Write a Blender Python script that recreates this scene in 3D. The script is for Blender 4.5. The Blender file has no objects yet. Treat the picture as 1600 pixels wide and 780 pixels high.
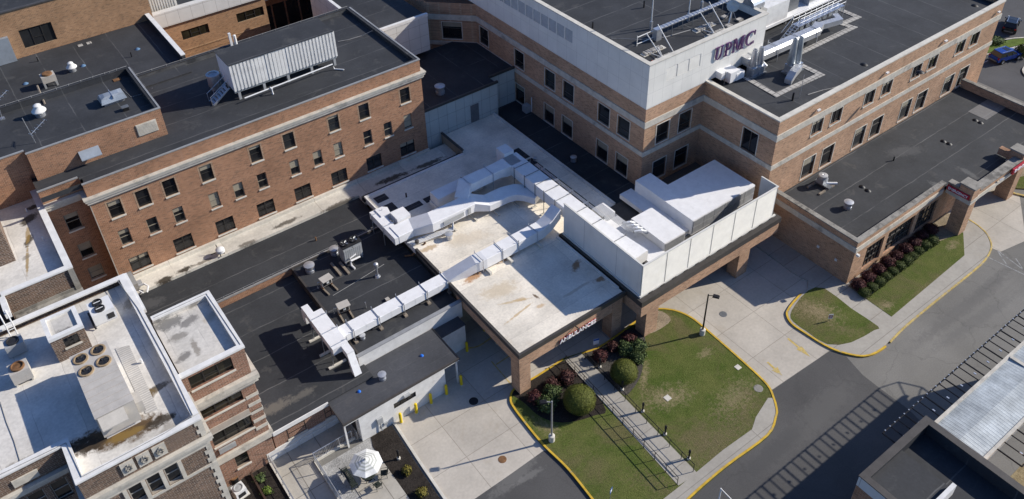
import bpy, math, random
from mathutils import Vector, Matrix
from mathutils.geometry import tessellate_polygon
rnd = random.Random(7)
SC = bpy.context.scene
COL = SC.collection
# ------------------------------------------------------------------ camera, light, exposure
CAMZ = 60.0
FPX, CX, CY = 1335.37, 800.0, 240.19
PITCH, YAW, ROLL = 0.63521988, 0.94863178, -0.02870894
_d = Vector((math.cos(YAW)*math.cos(PITCH), math.sin(YAW)*math.cos(PITCH), -math.sin(PITCH)))
_r = Vector((math.sin(YAW), -math.cos(YAW), 0)); _u = _r.cross(_d)
RIGHT = math.cos(ROLL)*_r + math.sin(ROLL)*_u
UP = -math.sin(ROLL)*_r + math.cos(ROLL)*_u
FWD = _d
cam = bpy.data.objects.new('camera', bpy.data.cameras.new('camera')); COL.objects.link(cam)
cam.matrix_world = Matrix(((RIGHT.x, UP.x, -FWD.x, 0), (RIGHT.y, UP.y, -FWD.y, 0), (RIGHT.z, UP.z, -FWD.z, CAMZ), (0, 0, 0, 1)))
cam.data.sensor_width = 36; cam.data.lens = FPX/1600*36
cam.data.shift_y = -(390-CY)/1600
cam.data.clip_start = 0.5; cam.data.clip_end = 3000
SC.camera = cam
SUN_AZ, SUN_EL = math.radians(-21.2), math.radians(29.6)
w = bpy.data.worlds.new('World'); SC.world = w; w.use_nodes = True
nt = w.node_tree; nt.nodes.clear()
sky = nt.nodes.new('ShaderNodeTexSky'); sky.sky_type = 'NISHITA'; sky.sun_disc = False
sky.sun_elevation = SUN_EL; sky.sun_rotation = math.pi/2 - SUN_AZ
bg = nt.nodes.new('ShaderNodeBackground'); bg.inputs[1].default_value = 0.062
wo = nt.nodes.new('ShaderNodeOutputWorld')
tint = nt.nodes.new('ShaderNodeMix'); tint.data_type = 'RGBA'; tint.blend_type = 'MULTIPLY'; tint.inputs[0].default_value = 1
tint.inputs[7].default_value = (.72, 1.0, 1.5, 1); nt.links.new(sky.outputs[0], tint.inputs[6])
nt.links.new(tint.outputs[2], bg.inputs[0]); nt.links.new(bg.outputs[0], wo.inputs[0])
sd = bpy.data.lights.new('sun', 'SUN'); sd.energy = 4.2; sd.angle = math.radians(0.5); sd.color = (1.0, 0.93, 0.83)
so = bpy.data.objects.new('sun', sd); COL.objects.link(so)
sv = Vector((math.cos(SUN_EL)*math.cos(SUN_AZ), math.cos(SUN_EL)*math.sin(SUN_AZ), math.sin(SUN_EL)))
so.rotation_euler = sv.to_track_quat('Z', 'Y').to_euler(); so.location = (60, 20, 80)
SC.view_settings.view_transform = 'Standard'; SC.view_settings.look = 'None'
SC.view_settings.exposure = 0.5; SC.view_settings.gamma = 1.0
SC.render.engine = 'CYCLES'

def at(px, py, z=0.0):
    """world point at height z that the survey photo shows at pixel (px, py)"""
    d = RIGHT*((px-CX)/FPX) - UP*((py-CY)/FPX) + FWD
    t = (z-CAMZ)/d.z
    return Vector((d.x*t, d.y*t, z))
def at2(px, py, z=0.0):
    p = at(px, py, z); return (p.x, p.y)

# ------------------------------------------------------------------ materials
def newmat(name):
    m = bpy.data.materials.new(name); m.use_nodes = True
    n = m.node_tree.nodes; l = m.node_tree.links
    return m, n, l, n['Principled BSDF']
def pos(n, l):
    g = n.new('ShaderNodeNewGeometry'); return g.outputs['Position']
def objpos(n, l):
    g = n.new('ShaderNodeTexCoord'); return g.outputs['Object']
def noise(n, l, vec, scale, detail=4, rough=.6, dist=0):
    x = n.new('ShaderNodeTexNoise'); x.inputs['Scale'].default_value = scale
    x.inputs['Detail'].default_value = detail; x.inputs['Roughness'].default_value = rough
    x.inputs['Distortion'].default_value = dist
    l.new(vec, x.inputs['Vector']); return x.outputs['Fac']
def ramp(n, l, fac, a, b, va=0., vb=1.):
    x = n.new('ShaderNodeMapRange'); x.inputs['From Min'].default_value = a; x.inputs['From Max'].default_value = b
    x.inputs['To Min'].default_value = va; x.inputs['To Max'].default_value = vb; x.clamp = True
    l.new(fac, x.inputs['Value']); return x.outputs[0]
def mix(n, l, fac, a, b, mode='MIX'):
    x = n.new('ShaderNodeMix'); x.data_type = 'RGBA'; x.blend_type = mode
    for s, v in ((x.inputs[0], fac), (x.inputs[6], a), (x.inputs[7], b)):
        if isinstance(v, (tuple, list)): s.default_value = (*v[:3], 1)
        elif isinstance(v, (int, float)): s.default_value = v
        else: l.new(v, s)
    return x.outputs[2]
def grey(n, l, fac):
    x = n.new('ShaderNodeCombineColor')
    for i in range(3): l.new(fac, x.inputs[i])
    return x.outputs[0]
def bumpn(n, l, h, strength, dist, b):
    x = n.new('ShaderNodeBump'); x.inputs['Strength'].default_value = strength; x.inputs['Distance'].default_value = dist
    l.new(h, x.inputs['Height']); l.new(x.outputs[0], b.inputs['Normal'])
def mapping(n, l, vec, scale=(1, 1, 1), rot=0, loc=(0, 0, 0)):
    x = n.new('ShaderNodeMapping'); x.inputs['Scale'].default_value = scale; x.inputs['Rotation'].default_value = (0, 0, rot)
    x.inputs['Location'].default_value = loc
    l.new(vec, x.inputs['Vector']); return x.outputs[0]
def bricktex(n, l, vec, c1, c2, cm, w, h, mortar, offset=.5, smooth=.1):
    x = n.new('ShaderNodeTexBrick'); x.inputs['Scale'].default_value = 1
    for k, v in (('Color1', c1), ('Color2', c2), ('Mortar', cm)): x.inputs[k].default_value = (*v, 1)
    x.inputs['Mortar Size'].default_value = mortar; x.inputs['Mortar Smooth'].default_value = smooth
    x.inputs['Brick Width'].default_value = w; x.inputs['Row Height'].default_value = h
    x.inputs['Bias'].default_value = 0; x.offset = offset
    l.new(vec, x.inputs['Vector']); return x.outputs['Color'], x.outputs['Fac']

def spotmix(n, l, p, col, items, nscale=2.0, namp=1.9, soft=.40, thr=.14):
    """stains with a place of their own: (pixel a, pixel b, height, half width, colour, amount)"""
    nz = noise(n, l, p, nscale, 7, .72, .4)
    for pa, pb, z, hw, c, amt in items:
        A, B = at(*pa, z), at(*pb, z); d = B-A; L = d.length/2+hw
        m = n.new('ShaderNodeMapping'); m.vector_type = 'TEXTURE'; m.inputs['Location'].default_value = ((A.x+B.x)/2, (A.y+B.y)/2, 0)
        m.inputs['Rotation'].default_value = (0, 0, math.atan2(d.y, d.x)); m.inputs['Scale'].default_value = (L, hw, 1000); l.new(p, m.inputs['Vector'])
        g = n.new('ShaderNodeTexGradient'); g.gradient_type = 'SPHERICAL'; l.new(m.outputs[0], g.inputs[0])
        s = n.new('ShaderNodeMath'); s.operation = 'MULTIPLY_ADD'; s.inputs[1].default_value = namp; l.new(nz, s.inputs[0]); l.new(g.outputs['Fac'], s.inputs[2])
        # nothing outside the ellipse
        t = n.new('ShaderNodeMath'); t.operation = 'MULTIPLY'; l.new(ramp(n, l, g.outputs['Fac'], 0, .12), t.inputs[0]); l.new(ramp(n, l, s.outputs[0], .5*namp+thr, .5*namp+thr+soft, 0, amt), t.inputs[1])
        col = mix(n, l, t.outputs[0], col, c)
    return col

def plain(name, c, rough=.7, metal=0, var=.18, s=1.5, fine=14, coords='world', dirt=None, spec=.3):
    m, n, l, b = newmat(name)
    v = pos(n, l) if coords == 'world' else objpos(n, l)
    a = ramp(n, l, noise(n, l, v, s), .3, .7, 1-var, 1+var)
    f = ramp(n, l, noise(n, l, v, fine, 3), .3, .7, 1-var*.5, 1+var*.5)
    col = mix(n, l, 1., c, grey(n, l, a), 'MULTIPLY'); col = mix(n, l, 1., col, grey(n, l, f), 'MULTIPLY')
    if dirt:
        k = ramp(n, l, noise(n, l, v, dirt[1], 6, .7), dirt[2], dirt[2]+.12, 0, dirt[3])
        col = mix(n, l, k, col, dirt[0])
    l.new(col, b.inputs['Base Color']); b.inputs['Roughness'].default_value = rough; b.inputs['Metallic'].default_value = metal
    b.inputs['Specular IOR Level'].default_value = spec
    return m
def wallvec(n, l):
    """(along wall, up) for upright walls in any direction"""
    s = n.new('ShaderNodeSeparateXYZ'); l.new(pos(n, l), s.inputs[0])
    a = n.new('ShaderNodeMath'); a.operation = 'MULTIPLY_ADD'; a.inputs[1].default_value = .83
    l.new(s.outputs[1], a.inputs[0]); l.new(s.outputs[0], a.inputs[2])
    c = n.new('ShaderNodeCombineXYZ'); l.new(a.outputs[0], c.inputs[0]); l.new(s.outputs[2], c.inputs[1])
    return c.outputs[0]
def brick(name, c1, c2, cm, dark=(.10, .07, .055), w=.32, h=.11):
    m, n, l, b = newmat(name)
    v = wallvec(n, l); p = pos(n, l)
    col, fac = bricktex(n, l, v, c1, c2, cm, w, h, .014)
    # odd dark bricks
    cell, _ = bricktex(n, l, v, (0, 0, 0), (1, 1, 1), (0, 0, 0), w, h, .014)
    k = ramp(n, l, cell, .72, .95, 0, .35); col = mix(n, l, k, col, dark)
    a = ramp(n, l, noise(n, l, p, .35, 5), .3, .7, .82, 1.16); col = mix(n, l, 1., col, grey(n, l, a), 'MULTIPLY')
    a = ramp(n, l, noise(n, l, p, 3.0, 5, .7), .3, .7, .86, 1.12); col = mix(n, l, 1., col, grey(n, l, a), 'MULTIPLY')
    # pale salts streaking down
    vs = mapping(n, l, v, (1.1, .16, 1)); k = ramp(n, l, noise(n, l, vs, 1., 5), .60, .8, 0, .14); col = mix(n, l, k, col, (.50, .42, .36))
    l.new(col, b.inputs['Base Color']); b.inputs['Roughness'].default_value = .9; b.inputs['Specular IOR Level'].default_value = .15
    return m
def roof(name, c, seamc, seam=(14., 2.4), seamw=.05, rot=0, patch=.35, patchc=(.16, .15, .135), stain=None, rough=.75, edge=.0, loc=(0, 0, 0), spots=()):
    m, n, l, b = newmat(name)
    p = pos(n, l)
    v = mapping(n, l, p, rot=rot, loc=loc)
    c1 = tuple(x*.90 for x in c); c2 = tuple(x*1.12 for x in c)
    wob = n.new('ShaderNodeVectorMath'); wob.operation = 'MULTIPLY_ADD'; wob.inputs[1].default_value = (.22, .22, 0)
    nc = n.new('ShaderNodeTexNoise'); nc.inputs['Scale'].default_value = .6; l.new(p, nc.inputs['Vector'])
    l.new(nc.outputs['Color'], wob.inputs[0]); l.new(v, wob.inputs[2])
    col, fac = bricktex(n, l, wob.outputs[0], c1, c2, seamc, seam[0], seam[1], seamw, .37, .5)
    # seams fade in and out
    k0 = ramp(n, l, noise(n, l, p, .4, 3), .34, .56, .08, .9)
    col = mix(n, l, k0, mix(n, l, .5, c1, c2), col)
    a = ramp(n, l, noise(n, l, p, .22, 5, .65), .3, .72, .74, 1.26); col = mix(n, l, 1., col, grey(n, l, a), 'MULTIPLY')
    a = ramp(n, l, noise(n, l, p, 5, 4), .3, .7, .9, 1.1); col = mix(n, l, 1., col, grey(n, l, a), 'MULTIPLY')
    k = ramp(n, l, noise(n, l, p, .5, 6, .68, .4), .58, .76, 0, patch); col = mix(n, l, k, col, patchc)
    k = ramp(n, l, noise(n, l, mapping(n, l, p, (.25, 1.6, 1), .4), 1.1, 5, .7), .62, .8, 0, patch*.6); col = mix(n, l, k, col, patchc)
    if stain:
        for (sc_, sca, thr, amt) in stain:
            k = ramp(n, l, noise(n, l, p, sca, 7, .72, .5), thr, thr+.07, 0, amt); col = mix(n, l, k, col, sc_)
    if spots: col = spotmix(n, l, p, col, spots, thr=.02 if name == 'white_membrane' else .14)
    l.new(col, b.inputs['Base Color']); b.inputs['Roughness'].default_value = rough; b.inputs['Specular IOR Level'].default_value = .25
    return m
def panels(name, c, joint, w, h, rough=.6, streak=.12, jw=.018, off=0.):
    m, n, l, b = newmat(name)
    v = wallvec(n, l); p = pos(n, l)
    col, fac = bricktex(n, l, v, tuple(x*.965 for x in c), c, joint, w, h, jw, off)
    vs = mapping(n, l, v, (1.6, .12, 1)); k = ramp(n, l, noise(n, l, vs, 1., 5), .5, .8, 0, streak); col = mix(n, l, k, col, tuple(x*.55 for x in c))
    a = ramp(n, l, noise(n, l, p, .6, 4), .3, .7, .93, 1.05); col = mix(n, l, 1., col, grey(n, l, a), 'MULTIPLY')
    l.new(col, b.inputs['Base Color']); b.inputs['Roughness'].default_value = rough; b.inputs['Specular IOR Level'].default_value = .25
    return m
def slabs(name, c, joint, w, h, jw=.03, rot=0, loc=(0, 0, 0), off=0., stain=.35, warm=(.36, .30, .22)):
    m, n, l, b = newmat(name)
    p = pos(n, l); v = mapping(n, l, p, rot=rot, loc=loc)
    col, fac = bricktex(n, l, v, tuple(x*.93 for x in c), tuple(x*1.05 for x in c), joint, w, h, jw, off)
    a = ramp(n, l, noise(n, l, p, .3, 6, .65), .3, .7, .86, 1.12); col = mix(n, l, 1., col, grey(n, l, a), 'MULTIPLY')
    a = ramp(n, l, noise(n, l, p, 4, 4), .3, .7, .93, 1.07); col = mix(n, l, 1., col, grey(n, l, a), 'MULTIPLY')
    k = ramp(n, l, noise(n, l, p, .45, 6, .7, .6), .56, .75, 0, stain); col = mix(n, l, k, col, warm)
    k = ramp(n, l, noise(n, l, mapping(n, l, p, (.5, 2.2, 1), .6), .7, 6, .7), .62, .8, 0, stain*.8); col = mix(n, l, k, col, tuple(x*.55 for x in c))
    l.new(col, b.inputs['Base Color']); b.inputs['Roughness'].default_value = .85; b.inputs['Specular IOR Level'].default_value = .2
    return m
def asphalt(name, c, crack=.5, streak=0.25, rot=0, spots=()):
    m, n, l, b = newmat(name)
    p = pos(n, l)
    a = ramp(n, l, noise(n, l, p, .12, 6, .6), .3, .7, .82, 1.18); col = mix(n, l, 1., c, grey(n, l, a), 'MULTIPLY')
    a = ramp(n, l, noise(n, l, p, 9, 5, .8), .25, .75, .78, 1.22); col = mix(n, l, 1., col, grey(n, l, a), 'MULTIPLY')
    k = ramp(n, l, noise(n, l, mapping(n, l, p, (.05, .9, 1), rot), 1., 5), .55, .75, 0, streak); col = mix(n, l, k, col, tuple(x*.55 for x in c))
    k = ramp(n, l, noise(n, l, p, .7, 7, .72, .4), .62, .7, 0, crack*.5); col = mix(n, l, k, col, tuple(x*1.5 for x in c))
    if spots: col = spotmix(n, l, p, col, spots)
    vo = n.new('ShaderNodeTexVoronoi'); vo.feature = 'DISTANCE_TO_EDGE'; vo.inputs['Scale'].default_value = .16; vo.inputs['Randomness'].default_value = 1
    nz = n.new('ShaderNodeTexNoise'); nz.inputs['Scale'].default_value = .9; nz.inputs['Detail'].default_value = 6; l.new(p, nz.inputs['Vector'])
    va = n.new('ShaderNodeVectorMath'); va.operation = 'MULTIPLY_ADD'; va.inputs[1].default_value = (1.6, 1.6, 0); l.new(nz.outputs['Color'], va.inputs[0]); l.new(p, va.inputs[2])
    l.new(va.outputs[0], vo.inputs['Vector'])
    k = ramp(n, l, vo.outputs['Distance'], 0, .012, crack, 0); col = mix(n, l, k, col, tuple(x*.5 for x in c))
    l.new(col, b.inputs['Base Color']); b.inputs['Roughness'].default_value = .9; b.inputs['Specular IOR Level'].default_value = .2
    return m
def grassmat(name, thr=.56, spots=()):
    m, n, l, b = newmat(name); p = pos(n, l)
    a = noise(n, l, p, .5, 6, .65)
    col = mix(n, l, ramp(n, l, a, .35, .65), (.070, .100, .020), (.118, .130, .038))
    k = ramp(n, l, noise(n, l, p, .22, 6, .7, .7), thr-.06, thr+.1, 0, .75); col = mix(n, l, k, col, (.135, .115, .055))
    k = ramp(n, l, noise(n, l, p, .8, 8, .75, .5), .66, .76, 0, .6); col = mix(n, l, k, col, (.28, .22, .13))
    if spots: col = spotmix(n, l, p, col, spots, 4.0, 3.4, .9, .2)
    f = ramp(n, l, noise(n, l, p, 7, 6, .8), .25, .75, .55, 1.45); col = mix(n, l, 1., col, grey(n, l, f), 'MULTIPLY')
    f = ramp(n, l, noise(n, l, p, 30, 3, .8), .25, .75, .7, 1.3); col = mix(n, l, 1., col, grey(n, l, f), 'MULTIPLY')
    l.new(col, b.inputs['Base Color']); b.inputs['Roughness'].default_value = .95; b.inputs['Specular IOR Level'].default_value = .1
    bumpn(n, l, noise(n, l, p, 9, 6, .8), .8, .08, b)
    return m
def speckle(name, c1, c2, scale=12, rough=.95, bump=.6, extra=None):
    m, n, l, b = newmat(name); p = pos(n, l)
    a = noise(n, l, p, scale, 5, .8); col = mix(n, l, ramp(n, l, a, .35, .65), c1, c2)
    f = ramp(n, l, noise(n, l, p, .8, 5), .3, .7, .75, 1.25); col = mix(n, l, 1., col, grey(n, l, f), 'MULTIPLY')
    if extra: col = mix(n, l, ramp(n, l, noise(n, l, p, 1.3, 6, .75), .6, .68, 0, .8), col, extra)
    l.new(col, b.inputs['Base Color']); b.inputs['Roughness'].default_value = rough; b.inputs['Specular IOR Level'].default_value = .1
    bumpn(n, l, a, bump, .06, b)
    return m
def leafmat(name, c1, c2):
    m, n, l, b = newmat(name)
    v = objpos(n, l); a = noise(n, l, v, 3.5, 3)
    g = n.new('ShaderNodeNewGeometry')
    col = mix(n, l, ramp(n, l, a, .35, .65), c1, c2)
    f = ramp(n, l, g.outputs['Random Per Island'], 0, 1, .55, 1.5); col = mix(n, l, 1., col, grey(n, l, f), 'MULTIPLY')
    l.new(col, b.inputs['Base Color']); b.inputs['Roughness'].default_value = .7; b.inputs['Specular IOR Level'].default_value = .2
    return m

BR_OLD = brick('red_brick', (.358, .178, .102), (.258, .120, .070), (.385, .275, .185))
BR_PALE = brick('pale_brick', (.38, .25, .16), (.27, .165, .105), (.42, .33, .24))
BR_NEW = brick('pink_brick', (.465, .272, .172), (.350, .196, .122), (.48, .37, .255))
BR_BUFF = brick('brown_brick', (.19, .120, .082), (.098, .064, .048), (.34, .30, .25), w=.45, h=.15)
BR_TAN = brick('tan_brick', (.365, .200, .108), (.285, .150, .080), (.40, .29, .18))
BR_MIX = brick('mottled_brick', (.31, .160, .105), (.19, .095, .064), (.38, .30, .23), w=.4, h=.13)
STONE = plain('limestone', (.52, .485, .415), .85, var=.16, dirt=((.16, .15, .135), .5, .55, .55))
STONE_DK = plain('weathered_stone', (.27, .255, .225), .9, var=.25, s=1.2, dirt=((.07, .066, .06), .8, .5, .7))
STONE_LT = plain('pale_stone', (.58, .55, .48), .85, var=.12, dirt=((.25, .23, .2), .6, .58, .4))
DKB, BRN, TAN_, GRM = (.040, .030, .020), (.085, .045, .013), (.30, .19, .05), (.20, .175, .14)
MEMB = roof('black_membrane', (.040, .042, .046), (.105, .107, .108), seam=(60, 3.3), seamw=.06, patch=.55, patchc=(.125, .123, .115))
MEMB_B = roof('dark_membrane', (.041, .043, .047), (.095, .097, .098), seam=(70, 3.6), seamw=.06, rot=math.pi/2, patch=.5, patchc=(.115, .115, .11), loc=(3.1, 1.2, 0))
MEMB_C = roof('worn_membrane', (.042, .044, .047), (.115, .115, .113), seam=(60, 3.4), seamw=.06, patch=.6, patchc=(.12, .115, .105), loc=(1.1, 2.2, 0),
    spots=[((408, 648), (452, 625), 3.4, .8, (.17, .155, .13), .7), ((455, 628), (490, 606), 3.4, .5, (.15, .14, .12), .6), ((220, 478), (250, 470), 4.2, .9, (.10, .10, .10), .6), ((1390, 240), (1440, 232), 4.45, 1.2, (.10, .10, .10), .5), ((1455, 285), (1480, 300), 4.45, .6, (.15, .15, .145), .6), ((1500, 262), (1530, 280), 4.45, .5, (.16, .16, .155), .5)])
SHING = roof('grey_cap_sheet', (.062, .064, .070), (.105, .105, .105), seam=(30, 1.05), patch=.2, seamw=.02)
ROOF_W = roof('white_membrane', (.62, .59, .535), (.44, .41, .37), seam=(40, 2.6), seamw=.03, rot=math.pi/2, patch=.42, patchc=(.43, .395, .34), stain=[((.26, .225, .175), .45, .66, .4)],
    spots=[((112, 702), (246, 657), 12.95, 1.25, BRN, .95), ((165, 693), (222, 669), 12.95, .42, TAN_, .55), ((108, 702), (152, 694), 12.95, .8, DKB, .85), ((212, 638), (234, 614), 12.95, .65, BRN, .9), ((234, 666), (266, 650), 12.95, .5, DKB, .9), ((226, 617), (262, 598), 12.95, .4, DKB, .8), ((205, 618), (240, 612), 12.95, .5, TAN_, .35),
           ((0, 738), (95, 699), 12.95, .45, GRM, .8), ((200, 480), (206, 466), 12.95, .5, GRM, .6), ((250, 690), (280, 660), 12.95, .8, GRM, .5),
           ((38, 348), (51, 338), 13.75, .62, DKB, .9), ((42, 384), (48, 368), 13.75, .40, DKB, .9), ((46, 326), (56, 322), 13.75, .35, DKB, .9), ((44, 352), (43, 384), 13.75, .22, TAN_, .7), ((43, 384), (42, 432), 13.75, .16, TAN_, .8), ((38, 405), (44, 400), 13.75, .3, GRM, .6)])
ROOF_R = roof('rust_stained_white_membrane', (.74, .68, .575), (.56, .51, .43), seam=(60, 3.6), seamw=.03, patch=.45, patchc=(.62, .52, .38), stain=[((.52, .40, .25), 1.3, .68, .45)],
    spots=[((726, 442), (752, 424), 5.2, .55, (.42, .21, .085), .85), ((775, 412), (803, 398), 5.2, .45, (.45, .24, .10), .8), ((660, 392), (680, 384), 5.2, .5, (.42, .27, .12), .7), ((782, 512), (838, 468), 5.2, .16, (.50, .34, .15), .7), ((770, 478), (838, 464), 5.2, .20, (.50, .36, .18), .6), ((833, 460), (842, 467), 5.2, .22, (.12, .07, .035), .9),
           ((760, 460), (800, 448), 5.2, 1.3, (.52, .40, .24), .5), ((806, 470), (820, 466), 5.2, .35, (.50, .34, .16), .6), ((840, 480), (850, 476), 5.2, .3, (.50, .32, .14), .6), ((904, 408), (896, 424), 5.2, .45, (.25, .13, .05), .85), ((930, 440), (948, 432), 5.2, .40, (.26, .14, .06), .85), ((872, 470), (928, 436), 5.2, .22, (.42, .33, .22), .5), ((740, 520), (800, 540), 5.2, 1.0, (.56, .46, .32), .4), ((700, 380), (760, 365), 5.2, 1.2, (.55, .44, .30), .4)])
ROOF_S = roof('coated_white_strip', (.60, .565, .49), (.42, .38, .32), seam=(5, 30), patch=.5, patchc=(.42, .375, .31), stain=[((.16, .135, .11), .8, .66, .5)],
    spots=[((248, 441), (264, 434), 4.5, .55, DKB, .95), ((281, 425), (296, 418), 4.5, .5, DKB, .95), ((302, 416), (335, 402), 4.5, .35, GRM, .9), ((375, 385), (400, 375), 4.5, .4, DKB, .7), ((425, 358), (470, 338), 4.5, .45, DKB, .8), ((505, 330), (555, 308), 4.5, .5, DKB, .8), ((585, 290), (640, 268), 4.5, .6, DKB, .9), ((640, 268), (700, 243), 4.5, .5, DKB, .85)])
ROOF_SPOT = roof('spotted_white_membrane', (.58, .55, .495), (.42, .395, .36), seam=(40, 2.1), seamw=.03, rot=math.pi/2, patch=.45, patchc=(.43, .395, .34),
    spots=[((246, 512), (276, 500), 12.95, 1.0, (.15, .145, .135), .85), ((286, 508), (304, 497), 12.95, .6, (.17, .16, .15), .8), ((268, 532), (286, 522), 12.95, .55, (.20, .185, .16), .75), ((281, 562), (294, 553), 12.95, .5, (.15, .14, .13), .8), ((296, 480), (310, 472), 12.95, .45, (.2, .185, .16), .7), ((300, 528), (312, 560), 12.95, .35, GRM, .7), ((322, 500), (334, 492), 12.95, .5, (.4, .34, .25), .5), ((92, 520), (118, 512), 15.12, .5, (.15, .14, .13), .8)])
ROOF_G = roof('grey_gravelled_roof', (.16, .155, .15), (.2, .2, .2), patch=.2)
WHITEC = plain('white_coping', (.70, .69, .66), .6, var=.10, dirt=((.35, .33, .3), .7, .60, .4))
GREYC = plain('grey_metal_coping', (.36, .36, .35), .45, .3, var=.12)
BRONZE = plain('dark_metal_edge', (.075, .068, .062), .5, .2, var=.15)
PANEL = panels('ivory_metal_panels', (.76, .745, .69), (.54, .53, .49), 1.32, 1.6, jw=.014)
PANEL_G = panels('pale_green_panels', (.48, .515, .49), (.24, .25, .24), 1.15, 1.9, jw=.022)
PANEL_W = panels('white_wall_panels', (.62, .61, .575), (.36, .35, .33), 1.5, 1.5, jw=.02)
SCREENW = plain('cream_screen_metal', (.64, .625, .575), .5, var=.06, dirt=((.45, .42, .36), .8, .62, .3))
SCREENS = panels('cream_flat_panels', (.80, .78, .71), (.42, .41, .38), 4.35*.83, 30, streak=.2)  # colour set paler to hold light bounced off the white canopy roof
WPAINT = plain('white_painted_masonry', (.68, .67, .64), .8, var=.10, dirt=((.42, .40, .36), .7, .60, .35))
DUCT = plain('white_coated_duct', (.78, .775, .765), .42, var=.06, spec=.5, dirt=((.48, .46, .42), .8, .60, .4))
GALV = plain('galvanised_steel', (.55, .57, .60), .35, .75, var=.16, s=2.5)
ALU = plain('brushed_aluminium', (.55, .555, .56), .42, .6, var=.12, s=2)
SILVER = plain('silver_roof_metal', (.42, .455, .475), .42, .55, var=.25, s=.9, dirt=((.30, .33, .35), .6, .5, .5))
SILVR2 = plain('weathered_silver_sheet', (.37, .40, .41), .6, .15, var=.3, s=.7, dirt=((.25, .28, .30), .5, .5, .6))
STEEL = plain('grey_steel', (.17, .18, .19), .5, .4, var=.15)
BLACK = plain('black_metal', (.018, .018, .02), .5, .2, var=.2)
DKGREEN = plain('dark_green_metal', (.028, .036, .030), .55, .1)
TANU = plain('beige_cabinet_metal', (.46, .43, .385), .55, var=.10, dirt=((.30, .25, .19), .9, .6, .4))
TANU2 = plain('tan_cabinet_metal', (.40, .355, .30), .55, var=.14, dirt=((.22, .15, .1), 1.5, .58, .5))
GREYU = plain('grey_cabinet_metal', (.40, .41, .41), .5, .2, var=.12)
WHITEU = plain('white_cabinet_metal', (.70, .70, .69), .45, var=.06)
RUST = plain('rusty_steel', (.20, .105, .05), .85, .2, var=.35, s=3)
FAN = plain('dark_fan_steel', (.05, .05, .052), .5, .5, var=.2)
WOOD = plain('weathered_timber', (.24, .20, .155), .9, var=.25, s=3)
YEL = plain('yellow_paint', (.56, .36, .035), .7, var=.2, s=2, dirt=((.33, .28, .18), 2.2, .55, .75))
YELB = plain('yellow_bollard_sleeve', (.72, .52, .015), .45, var=.06)
YELF = plain('faded_yellow_marking', (.50, .37, .12), .85, var=.3, s=2, dirt=((.36, .33, .27), 2.5, .5, .8))
WLINE = plain('white_road_paint', (.55, .54, .51), .8, var=.2, dirt=((.15, .15, .15), 2, .5, .7))
GLIN = plain('faded_white_line', (.30, .30, .29), .85, var=.2, dirt=((.12, .12, .12), 2, .48, .8))
ASPH = asphalt('old_asphalt', (.185, .178, .162), .35, spots=[((1400, 560), (1600, 410), 0, .9, (.13, .125, .118), .55), ((1440, 560), (1600, 450), 0, .8, (.14, .136, .128), .5), ((1500, 480), (1600, 400), 0, .6, (.13, .126, .118), .5)])
ASPH2 = asphalt('newer_asphalt', (.092, .090, .088), .22, .15, spots=[((768, 778), (838, 712), 0, .9, (.17, .165, .155), .6), ((800, 760), (850, 730), 0, .4, (.18, .175, .165), .6), ((1230, 700), (1330, 590), 0, 1.6, (.125, .122, .116), .5), ((1150, 760), (1260, 660), 0, 1.0, (.07, .07, .07), .5)])
ASPH3 = asphalt('parking_asphalt', (.085, .085, .088), .3, .2)
CONC = slabs('concrete_drive', (.46, .42, .36), (.31, .28, .235), 4.3, 3.6, .03, loc=(1.3, .4, 0), stain=.42)
WALK = slabs('concrete_walk', (.40, .385, .35), (.26, .245, .22), 1.75, 40, .035, stain=.22)
WALKY = slabs('concrete_walk_across', (.37, .345, .30), (.25, .23, .2), 40, 1.9, .035, stain=.22)
PATIO = slabs('pale_patio_concrete', (.42, .39, .335), (.22, .2, .17), 2.4, 2.4, .035, loc=(.7, .3, 0), stain=.15)
PAVER = slabs('roof_pavers', (.42, .40, .365), (.17, .16, .15), .62, .62, .05, stain=.2)
STRAW = (.30, .235, .145)
GRASS = grassmat('lawn_grass', .54, [((1020, 628), (1070, 612), .12, 1.7, STRAW, .75), ((1128, 640), (1168, 600), .12, 1.9, STRAW, .55), ((1062, 735), (1180, 640), .12, 3.0, (.17, .135, .08), .6), ((1010, 700), (1070, 745), .12, 1.0, (.17, .13, .075), .6), ((1095, 556), (1110, 548), .12, .7, STRAW, .7), ((1004, 612), (1010, 560), .12, .6, STRAW, .75), ((838, 660), (870, 676), .12, .9, STRAW, .6), ((1030, 492), (1060, 500), .12, .9, (.22, .17, .10), .6), ((985, 745), (1050, 760), .12, 1.3, (.16, .125, .07), .6),
    ((1376, 480), (1392, 474), .135, .7, STRAW, .8), ((1480, 390), (1494, 378), .135, .7, STRAW, .7), ((1392, 494), (1500, 404), .135, .5, (.18, .14, .08), .5), ((890, 700), (960, 740), .12, 2.2, (.14, .13, .055), .5)])
GRASS2 = grassmat('patchy_lawn_grass', .50, [((1255, 480), (1300, 492), .135, 1.9, STRAW, .75), ((1300, 510), (1340, 520), .135, 1.0, (.2, .155, .09), .6)])
DRYG = speckle('dry_grass', (.20, .155, .085), (.33, .27, .16), 5)
GREENG = speckle('green_verge', (.075, .115, .022), (.12, .16, .035), 6)
MULCH = speckle('dark_mulch', (.014, .012, .011), (.048, .040, .034), 9)
MULCHG = speckle('grey_mulch', (.030, .027, .024), (.11, .10, .088), 7)
GRAVEL = speckle('grey_gravel', (.20, .20, .195), (.44, .435, .42), 8)
SOIL = speckle('tan_soil', (.21, .17, .12), (.34, .28, .20), 7)
LEAF_Y = leafmat('yew_foliage', (.085, .100, .018), (.120, .130, .026))
LEAF_G = leafmat('holly_foliage', (.060, .090, .030), (.095, .125, .045))
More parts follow.
